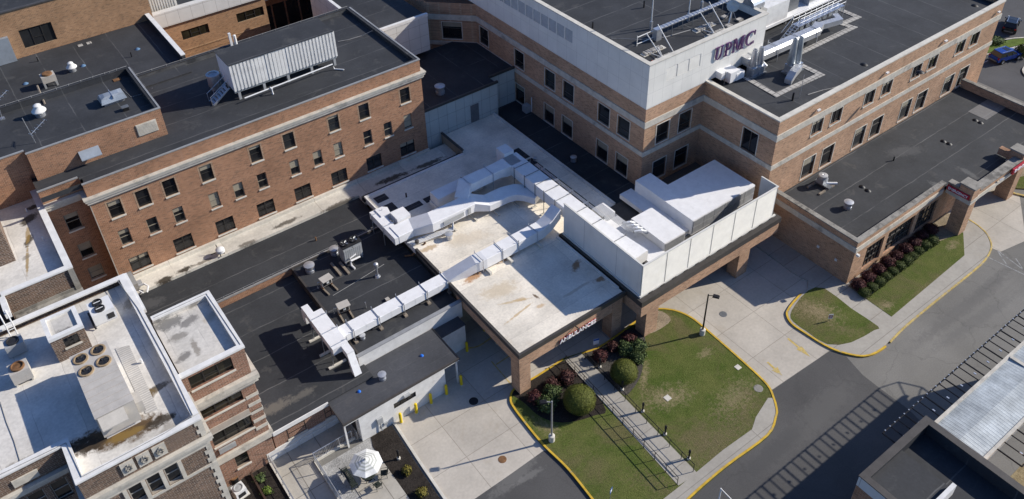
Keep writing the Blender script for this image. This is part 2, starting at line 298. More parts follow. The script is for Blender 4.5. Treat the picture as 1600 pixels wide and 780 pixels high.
LEAF_D = leafmat('boxwood_foliage', (.058, .080, .022), (.088, .108, .030))
LEAF_R = leafmat('barberry_foliage', (.105, .036, .034), (.066, .026, .025))
LEAF_RD = leafmat('dull_red_foliage', (.060, .024, .022), (.085, .040, .034))
LEAF_O = leafmat('olive_gold_foliage', (.16, .13, .025), (.10, .09, .02))
TWIG = plain('dark_twigs', (.03, .026, .02), .9)
PURPLE = plain('purple_letter_side', (.16, .07, .20), .45)
LFACE = plain('purple_letter_face', (.075, .032, .10), .4)
REDS = plain('red_sign_panel', (.40, .025, .045), .45, var=.08)
WHITES = plain('white_sign_paint', (.80, .80, .80), .5, var=.04)
BLUES = plain('blue_sign_paint', (.03, .10, .32), .5)
BLUED = plain('blue_plastic', (.02, .14, .55), .4)
BLUEP = plain('pale_blue_cap', (.10, .18, .29), .5)
ORANGE = plain('orange_plastic', (.6, .09, .03), .5)
STRIPE_A = plain('white_canvas', (.68, .68, .65), .8); STRIPE_B = plain('sage_grey_canvas', (.42, .43, .39), .8)
CABLE = plain('lightning_cable', (.22, .22, .22), .6)
BLIND = plain('beige_window_blind', (.30, .27, .205), .9, var=.12)
DARKIN = plain('dark_opening', (.012, .012, .013), .95)
TANP = plain('tan_wall_panel', (.30, .25, .185), .8, var=.15)
SKYL = plain('grey_blue_metal_hood', (.33, .37, .41), .4, .3, var=.1)
GREENGL = plain('green_glazed_panel', (.10, .115, .06), .35, var=.3, s=.8)
def glassmat(name, c, rough=.06):
    m, n, l, b = newmat(name); p = pos(n, l)
    oi = n.new('ShaderNodeObjectInfo')
    a = noise(n, l, p, .55, 3); col = mix(n, l, ramp(n, l, a, .4, .65), c, tuple(x*2.4 for x in c))
    col = mix(n, l, ramp(n, l, oi.outputs['Random'], .35, 1., 0, .85), col, (.034, .036, .036))  # varied window reflections put into the glass colour, random per pane
    l.new(col, b.inputs['Base Color']); b.inputs['Roughness'].default_value = rough; b.inputs['Specular IOR Level'].default_value = .55
    return m
GLASS = glassmat('dark_window_glass', (.008, .008, .009)); GLASS_B = glassmat('bronze_window_glass', (.016, .014, .009))
FRAME_D = plain('dark_window_frame', (.030, .028, .026), .5); FRAME_L = plain('pale_window_frame', (.36, .35, .32), .5)
FRAME_T = plain('tan_window_frame', (.24, .215, .165), .6)
CARB = plain('blue_car_paint', (.012, .055, .30), .25, .3, var=.02, spec=.6)
CARK = plain('dark_car_paint', (.012, .016, .028), .25, .3, var=.02, spec=.6)
TYRE = plain('tyre_rubber', (.015, .015, .015), .9); CHROME = plain('bright_trim', (.6, .6, .6), .25, .8)
LAMPG = plain('red_lamp_lens', (.25, .01, .01), .3); LAMPW = plain('clear_lamp_lens', (.6, .62, .62), .2)

# ------------------------------------------------------------------ mesh builder
class MB:
    def __init__(s): s.v = []; s.f = []
    def add(s, vs, fs):
        o = len(s.v); s.v += [tuple(v) for v in vs]; s.f += [tuple(i+o for i in f) for f in fs]; return s
    def box(s, x0, x1, y0, y1, z0, z1):
        if x0 > x1: x0, x1 = x1, x0
        if y0 > y1: y0, y1 = y1, y0
        vs = [(x, y, z) for z in (z0, z1) for y in (y0, y1) for x in (x0, x1)]
        return s.add(vs, [(0, 2, 3, 1), (4, 5, 7, 6), (0, 1, 5, 4), (2, 6, 7, 3), (0, 4, 6, 2), (1, 3, 7, 5)])
    def prism(s, pts, z0, z1, bottom=True):
        pts = [(p[0], p[1]) for p in pts]
        A = sum(pts[i-1][0]*pts[i][1]-pts[i][0]*pts[i-1][1] for i in range(len(pts)))
        if A < 0: pts = pts[::-1]
        n = len(pts); tri = tessellate_polygon([[Vector((x, y, 0)) for x, y in pts]])
        vs = [(x, y, z0) for x, y in pts]+[(x, y, z1) for x, y in pts]; fs = []
        for a, b, c in tri:
            cr = (pts[b][0]-pts[a][0])*(pts[c][1]-pts[a][1])-(pts[b][1]-pts[a][1])*(pts[c][0]-pts[a][0])
            if cr < 0: b, c = c, b
            fs.append((a+n, b+n, c+n))
            if bottom: fs.append((a, c, b))
        for i in range(n):
            j = (i+1) % n; fs.append((i, j, j+n, i+n))
        return s.add(vs, fs)
    def sheet(s, pts, z):
        pts = [(p[0], p[1]) for p in pts]
        tri = tessellate_polygon([[Vector((x, y, 0)) for x, y in pts]]); fs = []
        for a, b, c in tri:
            cr = (pts[b][0]-pts[a][0])*(pts[c][1]-pts[a][1])-(pts[b][1]-pts[a][1])*(pts[c][0]-pts[a][0])
            fs.append((a, b, c) if cr > 0 else (a, c, b))
        return s.add([(x, y, z) for x, y in pts], fs)
    def ribbon(s, pts, w0, w1, z0, z1, closed=False):
        """kerb-like strip from offset w0 to w1 (left positive) of a plan path"""
        P = [Vector((p[0], p[1])) for p in pts]; n = len(P); L = []; R = []
        for i in range(n):
            a = P[i-1] if (i > 0 or closed) else None; c = P[(i+1) % n] if (i < n-1 or closed) else None
            d1 = (P[i]-a).normalized() if a is not None else None; d2 = (c-P[i]).normalized() if c is not None else None
            if d1 is None: d1 = d2
            if d2 is None: d2 = d1
            n1 = Vector((-d1.y, d1.x)); n2 = Vector((-d2.y, d2.x)); m = (n1+n2)
            m = m.normalized() if m.length > 1e-6 else n1
            k = 1/max(.35, m.dot(n1)); L.append(P[i]+m*w0*k); R.append(P[i]+m*w1*k)
        vs = []
        for i in range(n): vs += [(L[i].x, L[i].y, z0), (L[i].x, L[i].y, z1), (R[i].x, R[i].y, z1), (R[i].x, R[i].y, z0)]
        fs = []
        for i in range(n if closed else n-1):
            a = 4*i; b = 4*((i+1) % n)
            for k in range(4): fs.append((a+k, a+(k+1) % 4, b+(k+1) % 4, b+k))
        if not closed: fs += [(3, 2, 1, 0), (4*n-4, 4*n-3, 4*n-2, 4*n-1)]
        return s.add(vs, fs)
    def tube(s, pts, r, n=6, cap=True):
        P = [Vector(p) for p in pts]; m = len(P); vs = []
        rs = r if isinstance(r, (list, tuple)) else [r]*m
        for i in range(m):
            t = (P[min(i+1, m-1)]-P[max(i-1, 0)]).normalized()
            a = t.cross(Vector((0, 0, 1))) if abs(t.z) < .95 else t.cross(Vector((1, 0, 0)))
            a.normalize(); b = t.cross(a)
            for k in range(n):
                q = 2*math.pi*k/n; v = P[i]+(a*math.cos(q)+b*math.sin(q))*rs[i]; vs.append(v)
        fs = [(i*n+k, (i+1)*n+k, (i+1)*n+(k+1) % n, i*n+(k+1) % n) for i in range(m-1) for k in range(n)]
        if cap: fs += [tuple(range(n)), tuple(reversed(range((m-1)*n, m*n)))]
        return s.add(vs, fs)
    def lathe(s, prof, c=(0, 0, 0), n=16):
        vs = []; m = len(prof)
        for r, z in prof:
            for k in range(n):
                q = 2*math.pi*k/n; vs.append((c[0]+r*math.cos(q), c[1]+r*math.sin(q), c[2]+z))
        fs = [(i*n+k, i*n+(k+1) % n, (i+1)*n+(k+1) % n, (i+1)*n+k) for i in range(m-1) for k in range(n)]
        if prof[0][0] > 1e-6: fs.append(tuple(reversed(range(n))))
        if prof[-1][0] > 1e-6: fs.append(tuple(range((m-1)*n, m*n)))
        return s.add(vs, fs)
    def duct(s, pts, w, h, ch=0.0):
        """rectangular duct along a path of (x, y, bottom z); w and h may be lists; ch chamfers the top edges"""
        P = [Vector(p) for p in pts]; n = len(P)
        W = w if isinstance(w, (list, tuple)) else [w]*n; Hh = h if isinstance(h, (list, tuple)) else [h]*n
        vs = []; k = 6 if ch else 4
        for i in range(n):
            a = P[i-1] if i > 0 else None; c = P[i+1] if i < n-1 else None
            def hd(u, v):
                q = Vector((v.x-u.x, v.y-u.y)); return q.normalized() if q.length > 1e-6 else None
            d1 = hd(a, P[i]) if a is not None else None; d2 = hd(P[i], c) if c is not None else None
            d1 = d1 or d2; d2 = d2 or d1
            n1 = Vector((-d1.y, d1.x)); n2 = Vector((-d2.y, d2.x)); m = (n1+n2).normalized(); q = m*(W[i]/2/max(.4, m.dot(n1)))
            x, y, z = P[i]
            if ch:
                g = 1-ch/(W[i]/2)
                vs += [(x+q.x, y+q.y, z), (x+q.x, y+q.y, z+Hh[i]-ch), (x+q.x*g, y+q.y*g, z+Hh[i]), (x-q.x*g, y-q.y*g, z+Hh[i]), (x-q.x, y-q.y, z+Hh[i]-ch), (x-q.x, y-q.y, z)]
            else: vs += [(x+q.x, y+q.y, z), (x+q.x, y+q.y, z+Hh[i]), (x-q.x, y-q.y, z+Hh[i]), (x-q.x, y-q.y, z)]
        fs = [(i*k+j, i*k+(j+1) % k, (i+1)*k+(j+1) % k, (i+1)*k+j) for i in range(n-1) for j in range(k)]
        fs += [tuple(reversed(range(k))), tuple(range((n-1)*k, n*k))]
        return s.add(vs, fs)
    def facade(s, p0, p1, z0, z1, openings=(), depth=.22):
        """wall face from p0 to p1 (outside is on the right hand), with recessed openings (u0, u1, za, zb)"""
        a = Vector(p0); b = Vector(p1); L = (b-a).length; d = (b-a)/L; inn = Vector((-d.y, d.x))
        us = sorted({0., L, *[round(o[0], 3) for o in openings], *[round(o[1], 3) for o in openings]})
        zs = sorted({z0, z1, *[round(o[2], 3) for o in openings], *[round(o[3], 3) for o in openings]})
        def P(u, z, k=0): q = a+d*u+inn*k; return (q.x, q.y, z)
        for i in range(len(us)-1):
            for j in range(len(zs)-1):
                u = (us[i]+us[i+1])/2; z = (zs[j]+zs[j+1])/2
                if any(o[0] < u < o[1] and o[2] < z < o[3] for o in openings): continue
                s.add([P(us[i], zs[j]), P(us[i+1], zs[j]), P(us[i+1], zs[j+1]), P(us[i], zs[j+1])], [(0, 1, 2, 3)])
        for o in openings:
            u0, u1, a0, a1 = o
            f = [P(u0, a0), P(u1, a0), P(u1, a1), P(u0, a1)]; k = [P(u0, a0, depth), P(u1, a0, depth), P(u1, a1, depth), P(u0, a1, depth)]
            s.add(f+k, [(0, 4, 5, 1), (1, 5, 6, 2), (2, 6, 7, 3), (3, 7, 4, 0), (4, 7, 6, 5)])
        return s
    def band(s, p0, p1, z0, z1, out, back=.05, ext0=0, ext1=0):
        """string course standing proud of a wall face"""
        a = Vector(p0); b = Vector(p1); d = (b-a).normalized(); inn = Vector((-d.y, d.x)); a = a-d*ext0; b = b+d*ext1
        pts = [a-inn*out, b-inn*out, b+inn*back, a+inn*back]
        return s.prism([(q.x, q.y) for q in pts], z0, z1)
def wl(o):
    v = Vector((0, 0, 0))
    while o is not None: v = v+o.location; o = o.parent
    return v
def part(mb, name, mat, parent=None, smooth=False, world=True):
    """link one mesh; coordinates in the builder are world ones unless world is False"""
    if parent is not None and world:
        o3 = wl(parent); vs = [(v[0]-o3.x, v[1]-o3.y, v[2]-o3.z) for v in mb.v]
    else: vs = mb.v
    me = bpy.data.meshes.new(name); me.from_pydata(vs, [], mb.f); me.update()
    me.materials.append(mat)
    if smooth:
        me.shade_smooth()
        try: me.set_sharp_from_angle(angle=math.radians(38))
        except Exception: pass
    o = bpy.data.objects.new(name, me); COL.objects.link(o)
    if parent is not None: o.parent = parent
    return o
def tag(o, label, cat, group=None, kind=None):
    o['label'] = label; o['category'] = cat
    if group: o['group'] = group
    if kind: o['kind'] = kind
    return o
def thing(name, label, cat, loc=(0, 0, 0), group=None, rz=0):
    o = bpy.data.objects.new(name, None); COL.objects.link(o); o.empty_display_size = .2
    o.location = loc; o.rotation_euler.z = rz
    return tag(o, label, cat, group)
def single(mb, name, mat, label, cat, group=None, smooth=False, kind=None):
    """a thing that is one mesh; its origin goes to the middle of its base"""
    xs = [v[0] for v in mb.v]; ys = [v[1] for v in mb.v]; z = min(v[2] for v in mb.v)
    c = Vector(((min(xs)+max(xs))/2, (min(ys)+max(ys))/2, z))
    m2 = MB(); m2.v = [(v[0]-c.x, v[1]-c.y, v[2]-c.z) for v in mb.v]; m2.f = mb.f
    o = part(m2, name, mat, None, smooth); o.location = c
    return tag(o, label, cat, group, kind)
def struct(mb, name, mat, kind='structure', label=None, cat=None):
    o = part(mb, name, mat); o['kind'] = kind
    if label: o['label'] = label
    if cat: o['category'] = cat
    return o
def dup(root, loc, rz=None, label=None, scale=None):
    r = root.copy(); COL.objects.link(r); r.location = loc
    if rz is not None: r.rotation_euler.z = rz
    if label: r['label'] = label
    if scale: r.scale = (scale,)*3
    for ch in list(root.children):
        c = ch.copy(); COL.objects.link(c); c.parent = r
        for g in list(ch.children):
            e = g.copy(); COL.objects.link(e); e.parent = c
    return r
def smoothpath(P, k=4, closed=False):
    P = [Vector((p[0], p[1])) for p in P]; n = len(P); out = []
    for i in range(n if closed else n-1):
        p0 = P[i-1] if (i > 0 or closed) else P[0]; p1 = P[i]; p2 = P[(i+1) % n]; p3 = P[(i+2) % n] if (closed or i < n-2) else P[-1]
        for j in range(k):
            t = j/k
            out.append(.5*((2*p1)+(p2-p0)*t+(2*p0-5*p1+4*p2-p3)*t*t+(3*p1-p0-3*p2+p3)*t**3))
    if not closed: out.append(P[-1])
    return [(p.x, p.y) for p in out]

# ------------------------------------------------------------------ windows
WM = {}
def wmesh(key, mb, mat):
    if key not in WM:
        me = bpy.data.meshes.new(key[0]); me.from_pydata(mb.v, [], mb.f); me.update(); me.materials.append(mat); WM[key] = me
    return WM[key]
def window(root, p0, p1, op, kind, blind=0., frame=None, glass=None, sill=None, trim=None, depth=.2, name='window', surround=None):
    u0, u1, z0, z1 = op; w = round(u1-u0, 2); h = round(z1-z0, 2)
    a = Vector(p0); b = Vector(p1); d = (b-a).normalized(); q = a+d*u0; ang = math.atan2(d.y, d.x)
    frame = frame or FRAME_D; glass = glass or GLASS
    F = MB(); t = .06; y0, y1 = depth-.10, depth-.03
    F.box(0, t, y0, y1, 0, h); F.box(w-t, w, y0, y1, 0, h); F.box(t, w-t, y0, y1, 0, t); F.box(t, w-t, y0, y1, h-t, h)
    if kind == 'hung': F.box(t, w-t, y0-.01, y1-.01, h*.5-.03, h*.5+.03)
    if kind == 'double':
        F.box(w/2-.05, w/2+.05, y0-.012, y1-.012, t, h-t); F.box(t, w/2-.05, y0-.006, y1-.006, h*.52-.03, h*.52+.03); F.box(w/2+.05, w-t, y0-.006, y1-.006, h*.52-.03, h*.52+.03)
    if kind == 'tall': F.box(t, w-t, y0-.01, y1-.01, h*.62-.03, h*.62+.03)
    if kind == 'low': F.box(t, w-t, y0-.01, y1-.01, h*.36-.03, h*.36+.03)
    if kind == 'triple':
        for k in (1, 2): F.box(w*k/3-.04, w*k/3+.04, y0-.01, y1-.01, t, h-t)
        F.box(w/3+.04, w*2/3-.04, y0-.006, y1-.006, h*.42-.03, h*.42+.03)
    if kind == 'grid':
        for k in range(1, 5): F.box(w*k/5-.03, w*k/5+.03, y0-.01, y1-.01, t, h-t)
        for k in (.3, .62): F.box(t, w-t, y0-.006, y1-.006, h*k-.03, h*k+.03)
    if kind == 'two': F.box(w*.5-.04, w*.5+.04, y0-.01, y1-.01, t, h-t)
    o = bpy.data.objects.new(name, wmesh((name, kind, w, h, frame.name, depth), F, frame)); COL.objects.link(o); o.parent = root
    R = wl(root); o.location = (q.x-R.x, q.y-R.y, z0-R.z); o.rotation_euler.z = ang
    def sub(nm, key, mb, mat):
        s = bpy.data.objects.new(nm, wmesh((nm,)+key, mb, mat)); COL.objects.link(s); s.parent = o
    sub('pane', (w, h, glass.name, depth), MB().box(t*.5, w-t*.5, depth-.055, depth-.04, t*.5, h-t*.5), glass)
    if blind > .05:
        bh = round(blind, 1)
        sub('blind', (w, h, bh, depth), MB().box(t+.01, w-t-.01, depth-.066, depth-.058, h*(1-bh), h-t), BLIND)
    if sill: sub('sill', (w, sill.name), MB().box(-.08, w+.08, -.10, depth-.10, -.13, -.003), sill)
    if surround:
        T = MB(); g = .14
        T.box(-g, -.003, -.008, .0-.002, 0, h); T.box(w+.003, w+g, -.008, -.002, 0, h); T.box(-g, w+g, -.008, -.002, h+.003, h+g)
        sub('surround', (w, h, surround.name), T, surround)
    if trim:
        T = MB(); g = .09
        T.box(-g, 0, -.03, -.002, 0, h); T.box(w, w+g, -.03, -.002, 0, h); T.box(-g, w+g, -.03, -.002, h, h+g); T.box(-g, w+g, -.06, -.002, -g*1.1, -.003)
        sub('trim', (w, h, trim.name), T, trim)
    return o
# ================================================================== GROUND
def loop(pts, z=0): return [at2(x, y, z) for x, y in pts]
struct(MB().sheet([(-400, -300), (700, -300), (700, 900), (-400, 900)], 0), 'ground', ASPH)
struct(MB().sheet(loop([(850, 700), (1000, 690), (1208, 609), (1297, 548), (1322, 557), (1348, 586), (1375, 607), (1420, 640), (1470, 690), (1500, 840), (640, 980), (690, 790)]), .004), 'newer_road', ASPH2)
struct(MB().sheet([*loop([(616, 662), (654, 722), (694, 783), (716, 815), (740, 781), (800, 739.5), (849, 704.5), (1000, 690), (1208, 608), (1253, 577.5), (1297, 548), (1330, 552)]), (62, 28), (60.5, 47.5), (24, 62), (17.1, 44)], .008), 'concrete_drive', CONC)
struct(MB().sheet([(104.5, 30), (300, 30), (300, 300), (99, 300), (99, 46), (104.5, 42)], .004), 'parking_lot', ASPH3)

# the island with the ambulance walk
KL = [(923, 781), (886, 735), (850, 700), (823, 668), (800, 637), (796, 624), (799, 612), (810, 603), (832, 591.5), (855, 577), (879, 561.5)]
KLb = [(908, 552), (930, 545), (955, 530), (985, 508), (1003, 495), (1023, 483)]
KR = [(1023, 483), (1040, 483), (1060, 487), (1083, 498), (1110, 520), (1167, 570), (1200, 602), (1210, 622), (1215, 640), (1214, 653), (1200, 683), (1133, 733), (1078, 781), (1030, 830)]
isl_l = smoothpath(loop(KL), 4); isl_b = smoothpath(loop(KLb), 4); isl_r = smoothpath(loop(KR), 4)
bot = loop([(1030, 835), (960, 830)])
island = isl_l+isl_b+isl_r[1:]+bot
struct(MB().prism(island, .0, .12), 'grass', GRASS, 'stuff', 'mown green lawn with dry patches on the island beside the ambulance walk', 'grass')
single(MB().ribbon([bot[-1]]+isl_l, -.02, -.19, 0, .16), 'kerb', YEL, 'yellow painted kerb curving round the brick canopy post and the left edge of the lawn island', 'kerb')
single(MB().ribbon(isl_b, -.02, -.20, 0, .15), 'kerb', YEL, 'short yellow kerb in shade under the AMBULANCES canopy', 'kerb')
single(MB().ribbon(isl_r, -.02, -.19, 0, .16), 'kerb', YEL, 'yellow painted kerb round the right and lower edge of the lawn island', 'kerb')
wlk = loop([(1062, 760), (1088, 738), (1130, 703), (1175, 671), (1181, 652), (1200, 622)], .12)
ko = [at2(x, y, .12) for x, y in [(1208, 622), (1213, 640), (1212, 652), (1199, 681), (1132, 731), (1077, 779), (1030, 828)]]
struct(MB().prism(wlk+smoothpath(ko, 3)+loop([(975, 828)], .12), .02, .135), 'sidewalk', WALKY)
WK = loop([(882, 562), (908, 552)], .12); WKb = loop([(1090, 740), (1060, 759)], .12)
struct(MB().prism(WK+WKb, .02, .142), 'path', WALKY)
struct(MB().prism(smoothpath(loop([(883, 564), (920, 601), (947, 641), (930, 649), (900, 658), (870, 660), (842, 650), (822, 632), (808, 622), (800, 615), (812, 604), (835, 592), (858, 578)], .12), 3, True), .02, .130), 'mulch_bed', MULCH)
struct(MB().prism(smoothpath(loop([(910, 552), (935, 545), (965, 525), (990, 512), (1006, 520), (1008, 545), (1006, 565), (1000, 590), (985, 612), (972, 616), (940, 584)], .12), 3, True), .02, .1305), 'mulch_bed', MULCHG)
struct(MB().prism(smoothpath(loop([(1004, 497), (1022, 487), (1035, 487), (1048, 500), (1030, 515), (1012, 520)], .12), 3, True), .02, .126), 'bare_soil', SOIL)

# the small island by the emergency wing
K2 = [(1262, 452), (1243, 472), (1234, 484), (1231, 493), (1238, 506), (1258, 520), (1296, 543), (1330, 554), (1356, 555), (1382, 541), (1412, 511), (1465, 467), (1520, 423), (1540, 403), (1547, 385), (1540, 367), (1525, 353), (1511, 344)]
k2 = smoothpath(loop(K2), 4)
ER_IN = [(75.9, 28.9), (60.02, 28.9), (60.02, 45.), (58.2, 45.), (58.0, 31.5)]
struct(MB().prism(k2+[(78., 27.5), (75.9, 28.9), (60.02, 28.9), (60.02, 45.), (57.7, 45.)]+[at2(1240, 428), at2(1262, 440)], 0, .12), 'sidewalk', WALKY)
nn = 4*10
single(MB().ribbon(k2[2:nn-3], -.02, -.19, 0, .15), 'kerb', YEL, 'yellow painted kerb round the tip of the small grass island before the emergency wing', 'kerb')
single(MB().ribbon(k2[nn-3:], -.02, -.17, 0, .145), 'kerb', YELF, 'worn yellow edged kerb of the sidewalk along the road to the EMERGENCY portal', 'kerb')
struct(MB().prism(smoothpath(loop([(1263, 454), (1288, 450.5), (1330, 482), (1372, 510), (1366, 516), (1330, 535), (1293, 538), (1262, 519), (1240, 503), (1235, 492), (1243, 476)], .12), 2, True), .02, .135), 'grass', GRASS2, 'stuff', 'patchy grass on the small island with the yellow kerb', 'grass')
struct(MB().prism(loop([(1353, 467), (1393, 495), (1507, 399), (1505, 363), (1463, 379)], .12), .02, .1352), 'grass', GRASS, 'stuff', 'lawn strip in front of the shrubs of the emergency wing', 'grass')
struct(MB().prism(loop([(1325, 447), (1352, 468), (1463, 380), (1504, 365), (1500, 340), (1470, 330)], .12), .02, .131), 'bare_soil', SOIL)
struct(MB().prism([(86.2, 27.2), (86.2, 34), (120, 34), (120, 20), (98, 20.5), (90, 23.4)], 0, .12), 'grass', GRASS, 'stuff', 'lawn with a yellow kerb beyond the EMERGENCY portal', 'grass')
struct(MB().prism([(86.4, 28.2), (86.4, 34), (97, 34), (97, 29.5), (90, 27.0)], .02, .135), 'bare_soil', SOIL)
k3 = smoothpath([(85.6, 27.2), (87.0, 24.6), (90, 23.0), (98, 20.2), (118, 18)], 4)
single(MB().ribbon(k3, .0, -.25, 0, .15), 'kerb', YELF, 'yellow kerb beyond the second pillar of the EMERGENCY portal', 'kerb')
struct(MB().sheet([(76, 22.3), (79.6, 21.6), (86.2, 25.8), (86.2, 36), (75, 36), (75, 27)], .008), 'portal_pavement', CONC)
# faint white markings and yellow arrows
m = MB()
for a, b in (((1546, 382), (1602, 424)), ((1556, 388), (1573, 414)), ((1546, 403), (1602, 430)), ((1587, 404), (1602, 426))):
    p, q = Vector(at(*a)), Vector(at(*b)); d = (q-p).normalized(); nrm = Vector((-d.y, d.x, 0))*.06
    m.add([(p+nrm)+Vector((0, 0, .006)), (p-nrm)+Vector((0, 0, .006)), (q-nrm)+Vector((0, 0, .006)), (q+nrm)+Vector((0, 0, .006))], [(0, 1, 2, 3)])
struct(m, 'road_marking', GLIN)
for a, b in (((1231, 529), (1266, 558)), ((1199, 566), (1222, 587))):
    p, q = Vector(at(*a)), Vector(at(*b)); d = (q-p).normalized(); nn_ = Vector((-d.y, d.x, 0)); z = Vector((0, 0, .014)); L = (q-p).length
    struct(MB().add([p+nn_*.10+z, p-nn_*.10+z, p+d*L*.5-nn_*.10+z, p+d*L*.5-nn_*.34+z, q+z, p+d*L*.5+nn_*.34+z, p+d*L*.5+nn_*.10+z], [(0, 1, 2, 6), (3, 4, 5), (2, 3, 5, 6)]), 'road_arrow', YELF)
m = MB()
for x0, y0, x1, y1 in ((106, 47.6, 111.6, 47.2), (113, 44.2, 118, 43.6), (120.5, 52, 126, 51.4), (121, 57.5, 127, 57.2), (105.2, 43.6, 110.6, 43.1), (116, 60, 122, 59.8)):
    p, q = Vector((x0, y0, .009)), Vector((x1, y1, .009)); d = (q-p).normalized(); k = Vector((-d.y, d.x, 0))*.07
    m.add([p+k, p-k, q-k, q+k], [(0, 1, 2, 3)])
struct(m, 'parking_line', WLINE)
# the parking islands
struct(MB().prism(smoothpath([(108.4, 46.4), (111.0, 44.6), (115.2, 43.4), (119.2, 42.3), (119.8, 43.4), (115.5, 45.2), (111, 46.8), (108.0, 47.7)], 3, True), 0, .14), 'grass', GREENG, 'stuff', 'bright green verge on the long parking lot island behind the blue car', 'grass')
v = smoothpath([(108.2, 46.0), (111.0, 44.2), (115.2, 43.0), (119.6, 41.9), (120.3, 43.4), (115.7, 45.6), (111, 47.2), (107.6, 48.1)], 3, True)
single(MB().ribbon(v, 0, .22, 0, .15, True), 'kerb', STONE, 'concrete kerb round the long parking lot island', 'kerb')
v = smoothpath([(110.6, 38.2), (112.2, 39.2), (114.6, 38.9), (120, 36.5), (120, 33.5), (112.3, 35.6), (110.5, 36.8)], 3, True)
struct(MB().prism(v, 0, .14), 'grass', GREENG, 'stuff', 'bright green rounded parking island in front of the blue car', 'grass')
single(MB().ribbon(v, 0, -.25, 0, .16, True), 'kerb', STONE, 'pale concrete kerb round the rounded parking island', 'kerb')

# ramp, patio and beds by the white entrance
struct(MB().prism([(7.5, 36), (10.2, 36), (10.2, 42.68), (13.3, 42.68), (14.4, 42.2), (14.4, 44.72), (7.5, 44.72)], .0, .06), 'ramp', PATIO)
struct(MB().sheet([(10.3, 36), (10.3, 41.9), (14.9, 41.9), (15.1, 41.2), (14.7, 40.5), (11.75, 40.5), (11.75, 36)], .012), 'gravel', GRAVEL, 'stuff', 'grey gravel strip along the ramp beside the patio', 'gravel')
struct(MB().prism([(11.75, 34), (14.66, 34), (14.66, 40.52), (11.75, 40.52)], 0, .05), 'patio', PATIO)
mb_r = loop([(616, 664), (655, 724), (697, 786)])
struct(MB().prism([(14.68, 34), (14.68, 41.0), (15.0, 41.88), (16.75, 41.88), *[(x-.2, y) for x, y in mb_r]], 0, .045), 'mulch_bed', MULCH)
single(MB().ribbon([(17.05, 41.8)]+mb_r, -.02, .2, 0, .10), 'kerb', STONE_LT, 'tan concrete edging between the dark mulch bed and the ambulance drive', 'kerb')
struct(MB().prism([(4.3, 36), (7.3, 36), (7.3, 44.7), (4.3, 44.7)], 0, .05), 'mulch_bed', MULCH)
single(MB().box(7.32, 7.48, 36, 44.7, 0, .22), 'kerb', STONE_LT, 'low concrete curb between the mulch bed and the ramp', 'kerb')
single(MB().box(10.22, 10.36, 36, 42.5, 0, .24).box(10.36, 13.9, 42.5, 42.66, 0, .24), 'kerb', STONE_LT, 'low concrete curb between the ramp and the patio gravel', 'kerb')

# ================================================================== THE THREE STOREY RED BRICK BUILDING
def bldg(name, label, x, y, cat='building', z=0): return thing(name, label, cat, (x, y, z))
B = bldg('brick_building', 'long three storey red brick building with a stone cornice and flat black roof', 19, 75)
ops = []; kinds = []
P0, P1 = (3.75, 67.4), (37.0, 67.4)
for x in (5.5, 7.9, 10.3, 13.7, 18.5, 21.9, 26.7, 30.1, 34.9): ops.append((x-.56-3.75, x+.56-3.75, 11.65, 13.4)); kinds.append('hung')
for x in (5.4, 7.9, 10.3, 13.7, 16.1, 18.5, 21.9, 24.4, 26.7, 30.1, 32.5, 34.9): ops.append((x-.47-3.75, x+.47-3.75, 8.42, 10.15)); kinds.append('hung')
for x in (5.8, 9.9, 14.0, 18.2, 22.2, 26.3, 30.4, 34.5): ops.append((x-.88-3.75, x+.88-3.75, 5.15, 6.8)); kinds.append('double')
wallm = MB().facade(P0, P1, 0, 16.0, ops)
jo = [(1.0, 2.15, 11.1, 12.9), (1.1, 2.2, 7.85, 9.45), (1.1, 2.3, 5.2, 6.6)]
wallm.facade((.5, 68.7), (3.75, 68.7), 0, 16.0, jo); wallm.facade((3.75, 68.7), (3.75, 67.4), 0, 16.0)
wallm.facade((37.0, 67.4), (37.0, 82.8), 0, 16.0); wallm.facade((37.0, 82.8), (.5, 82.8), 0, 16.0); wallm.facade((.5, 82.8), (.5, 68.7), 0, 16.0)
# inner faces of the parapet
part(MB().facade((36.6, 82.4), (36.6, 67.75), 15.5, 16.0).facade((36.6, 67.75), (.5, 67.75), 15.5, 16.0).facade((.5, 82.4), (36.6, 82.4), 15.5, 16.0), 'parapet_lining', MEMB, B)
part(wallm, 'wall', BR_OLD, B)
part(MB().prism([(.5, 69.0), (4.0, 69.0), (4.0, 67.7), (36.65, 67.7), (36.65, 82.5), (.5, 82.5)], 15.3, 15.6), 'roof', MEMB, B)
c = MB(); c.box(3.70, 37.06, 67.35, 67.52, 16.0, 16.10).box(36.88, 37.06, 67.52, 82.5, 16.0, 16.099).box(.45, 3.70, 68.65, 68.82, 16.0, 16.10)
part(c, 'coping', GREYC, B)
part(MB().box(3.9, 36.88, 67.525, 67.78, 16.0, 16.06).box(36.55, 36.87, 67.78, 82.45, 16.0, 16.055).box(.5, 37.04, 82.45, 82.86, 16.0, 16.06).box(.5, 3.9, 68.825, 69.05, 16.0, 16.06), 'parapet_cap', MEMB, B)
k = MB()
for z0, z1, o in ((13.86, 14.0, .12), (14.0, 14.3, .22), (14.3, 14.55, .34), (14.55, 14.68, .42)):
    k.band((3.75, 67.4), (37.0, 67.4), z0, z1, o, ext0=o, ext1=o); k.band((37.0, 67.4), (37.0, 82.8), z0, z1, o, ext0=-.02); k.band((.5, 68.7), (3.75, 68.7), z0, z1, o*.9, ext1=-o)
    k.band((3.75, 68.7), (3.75, 67.4), z0, z1, o*.95, ext0=-.02, ext1=-.02)
part(k, 'cornice', STONE, B)
rw = random.Random(3)
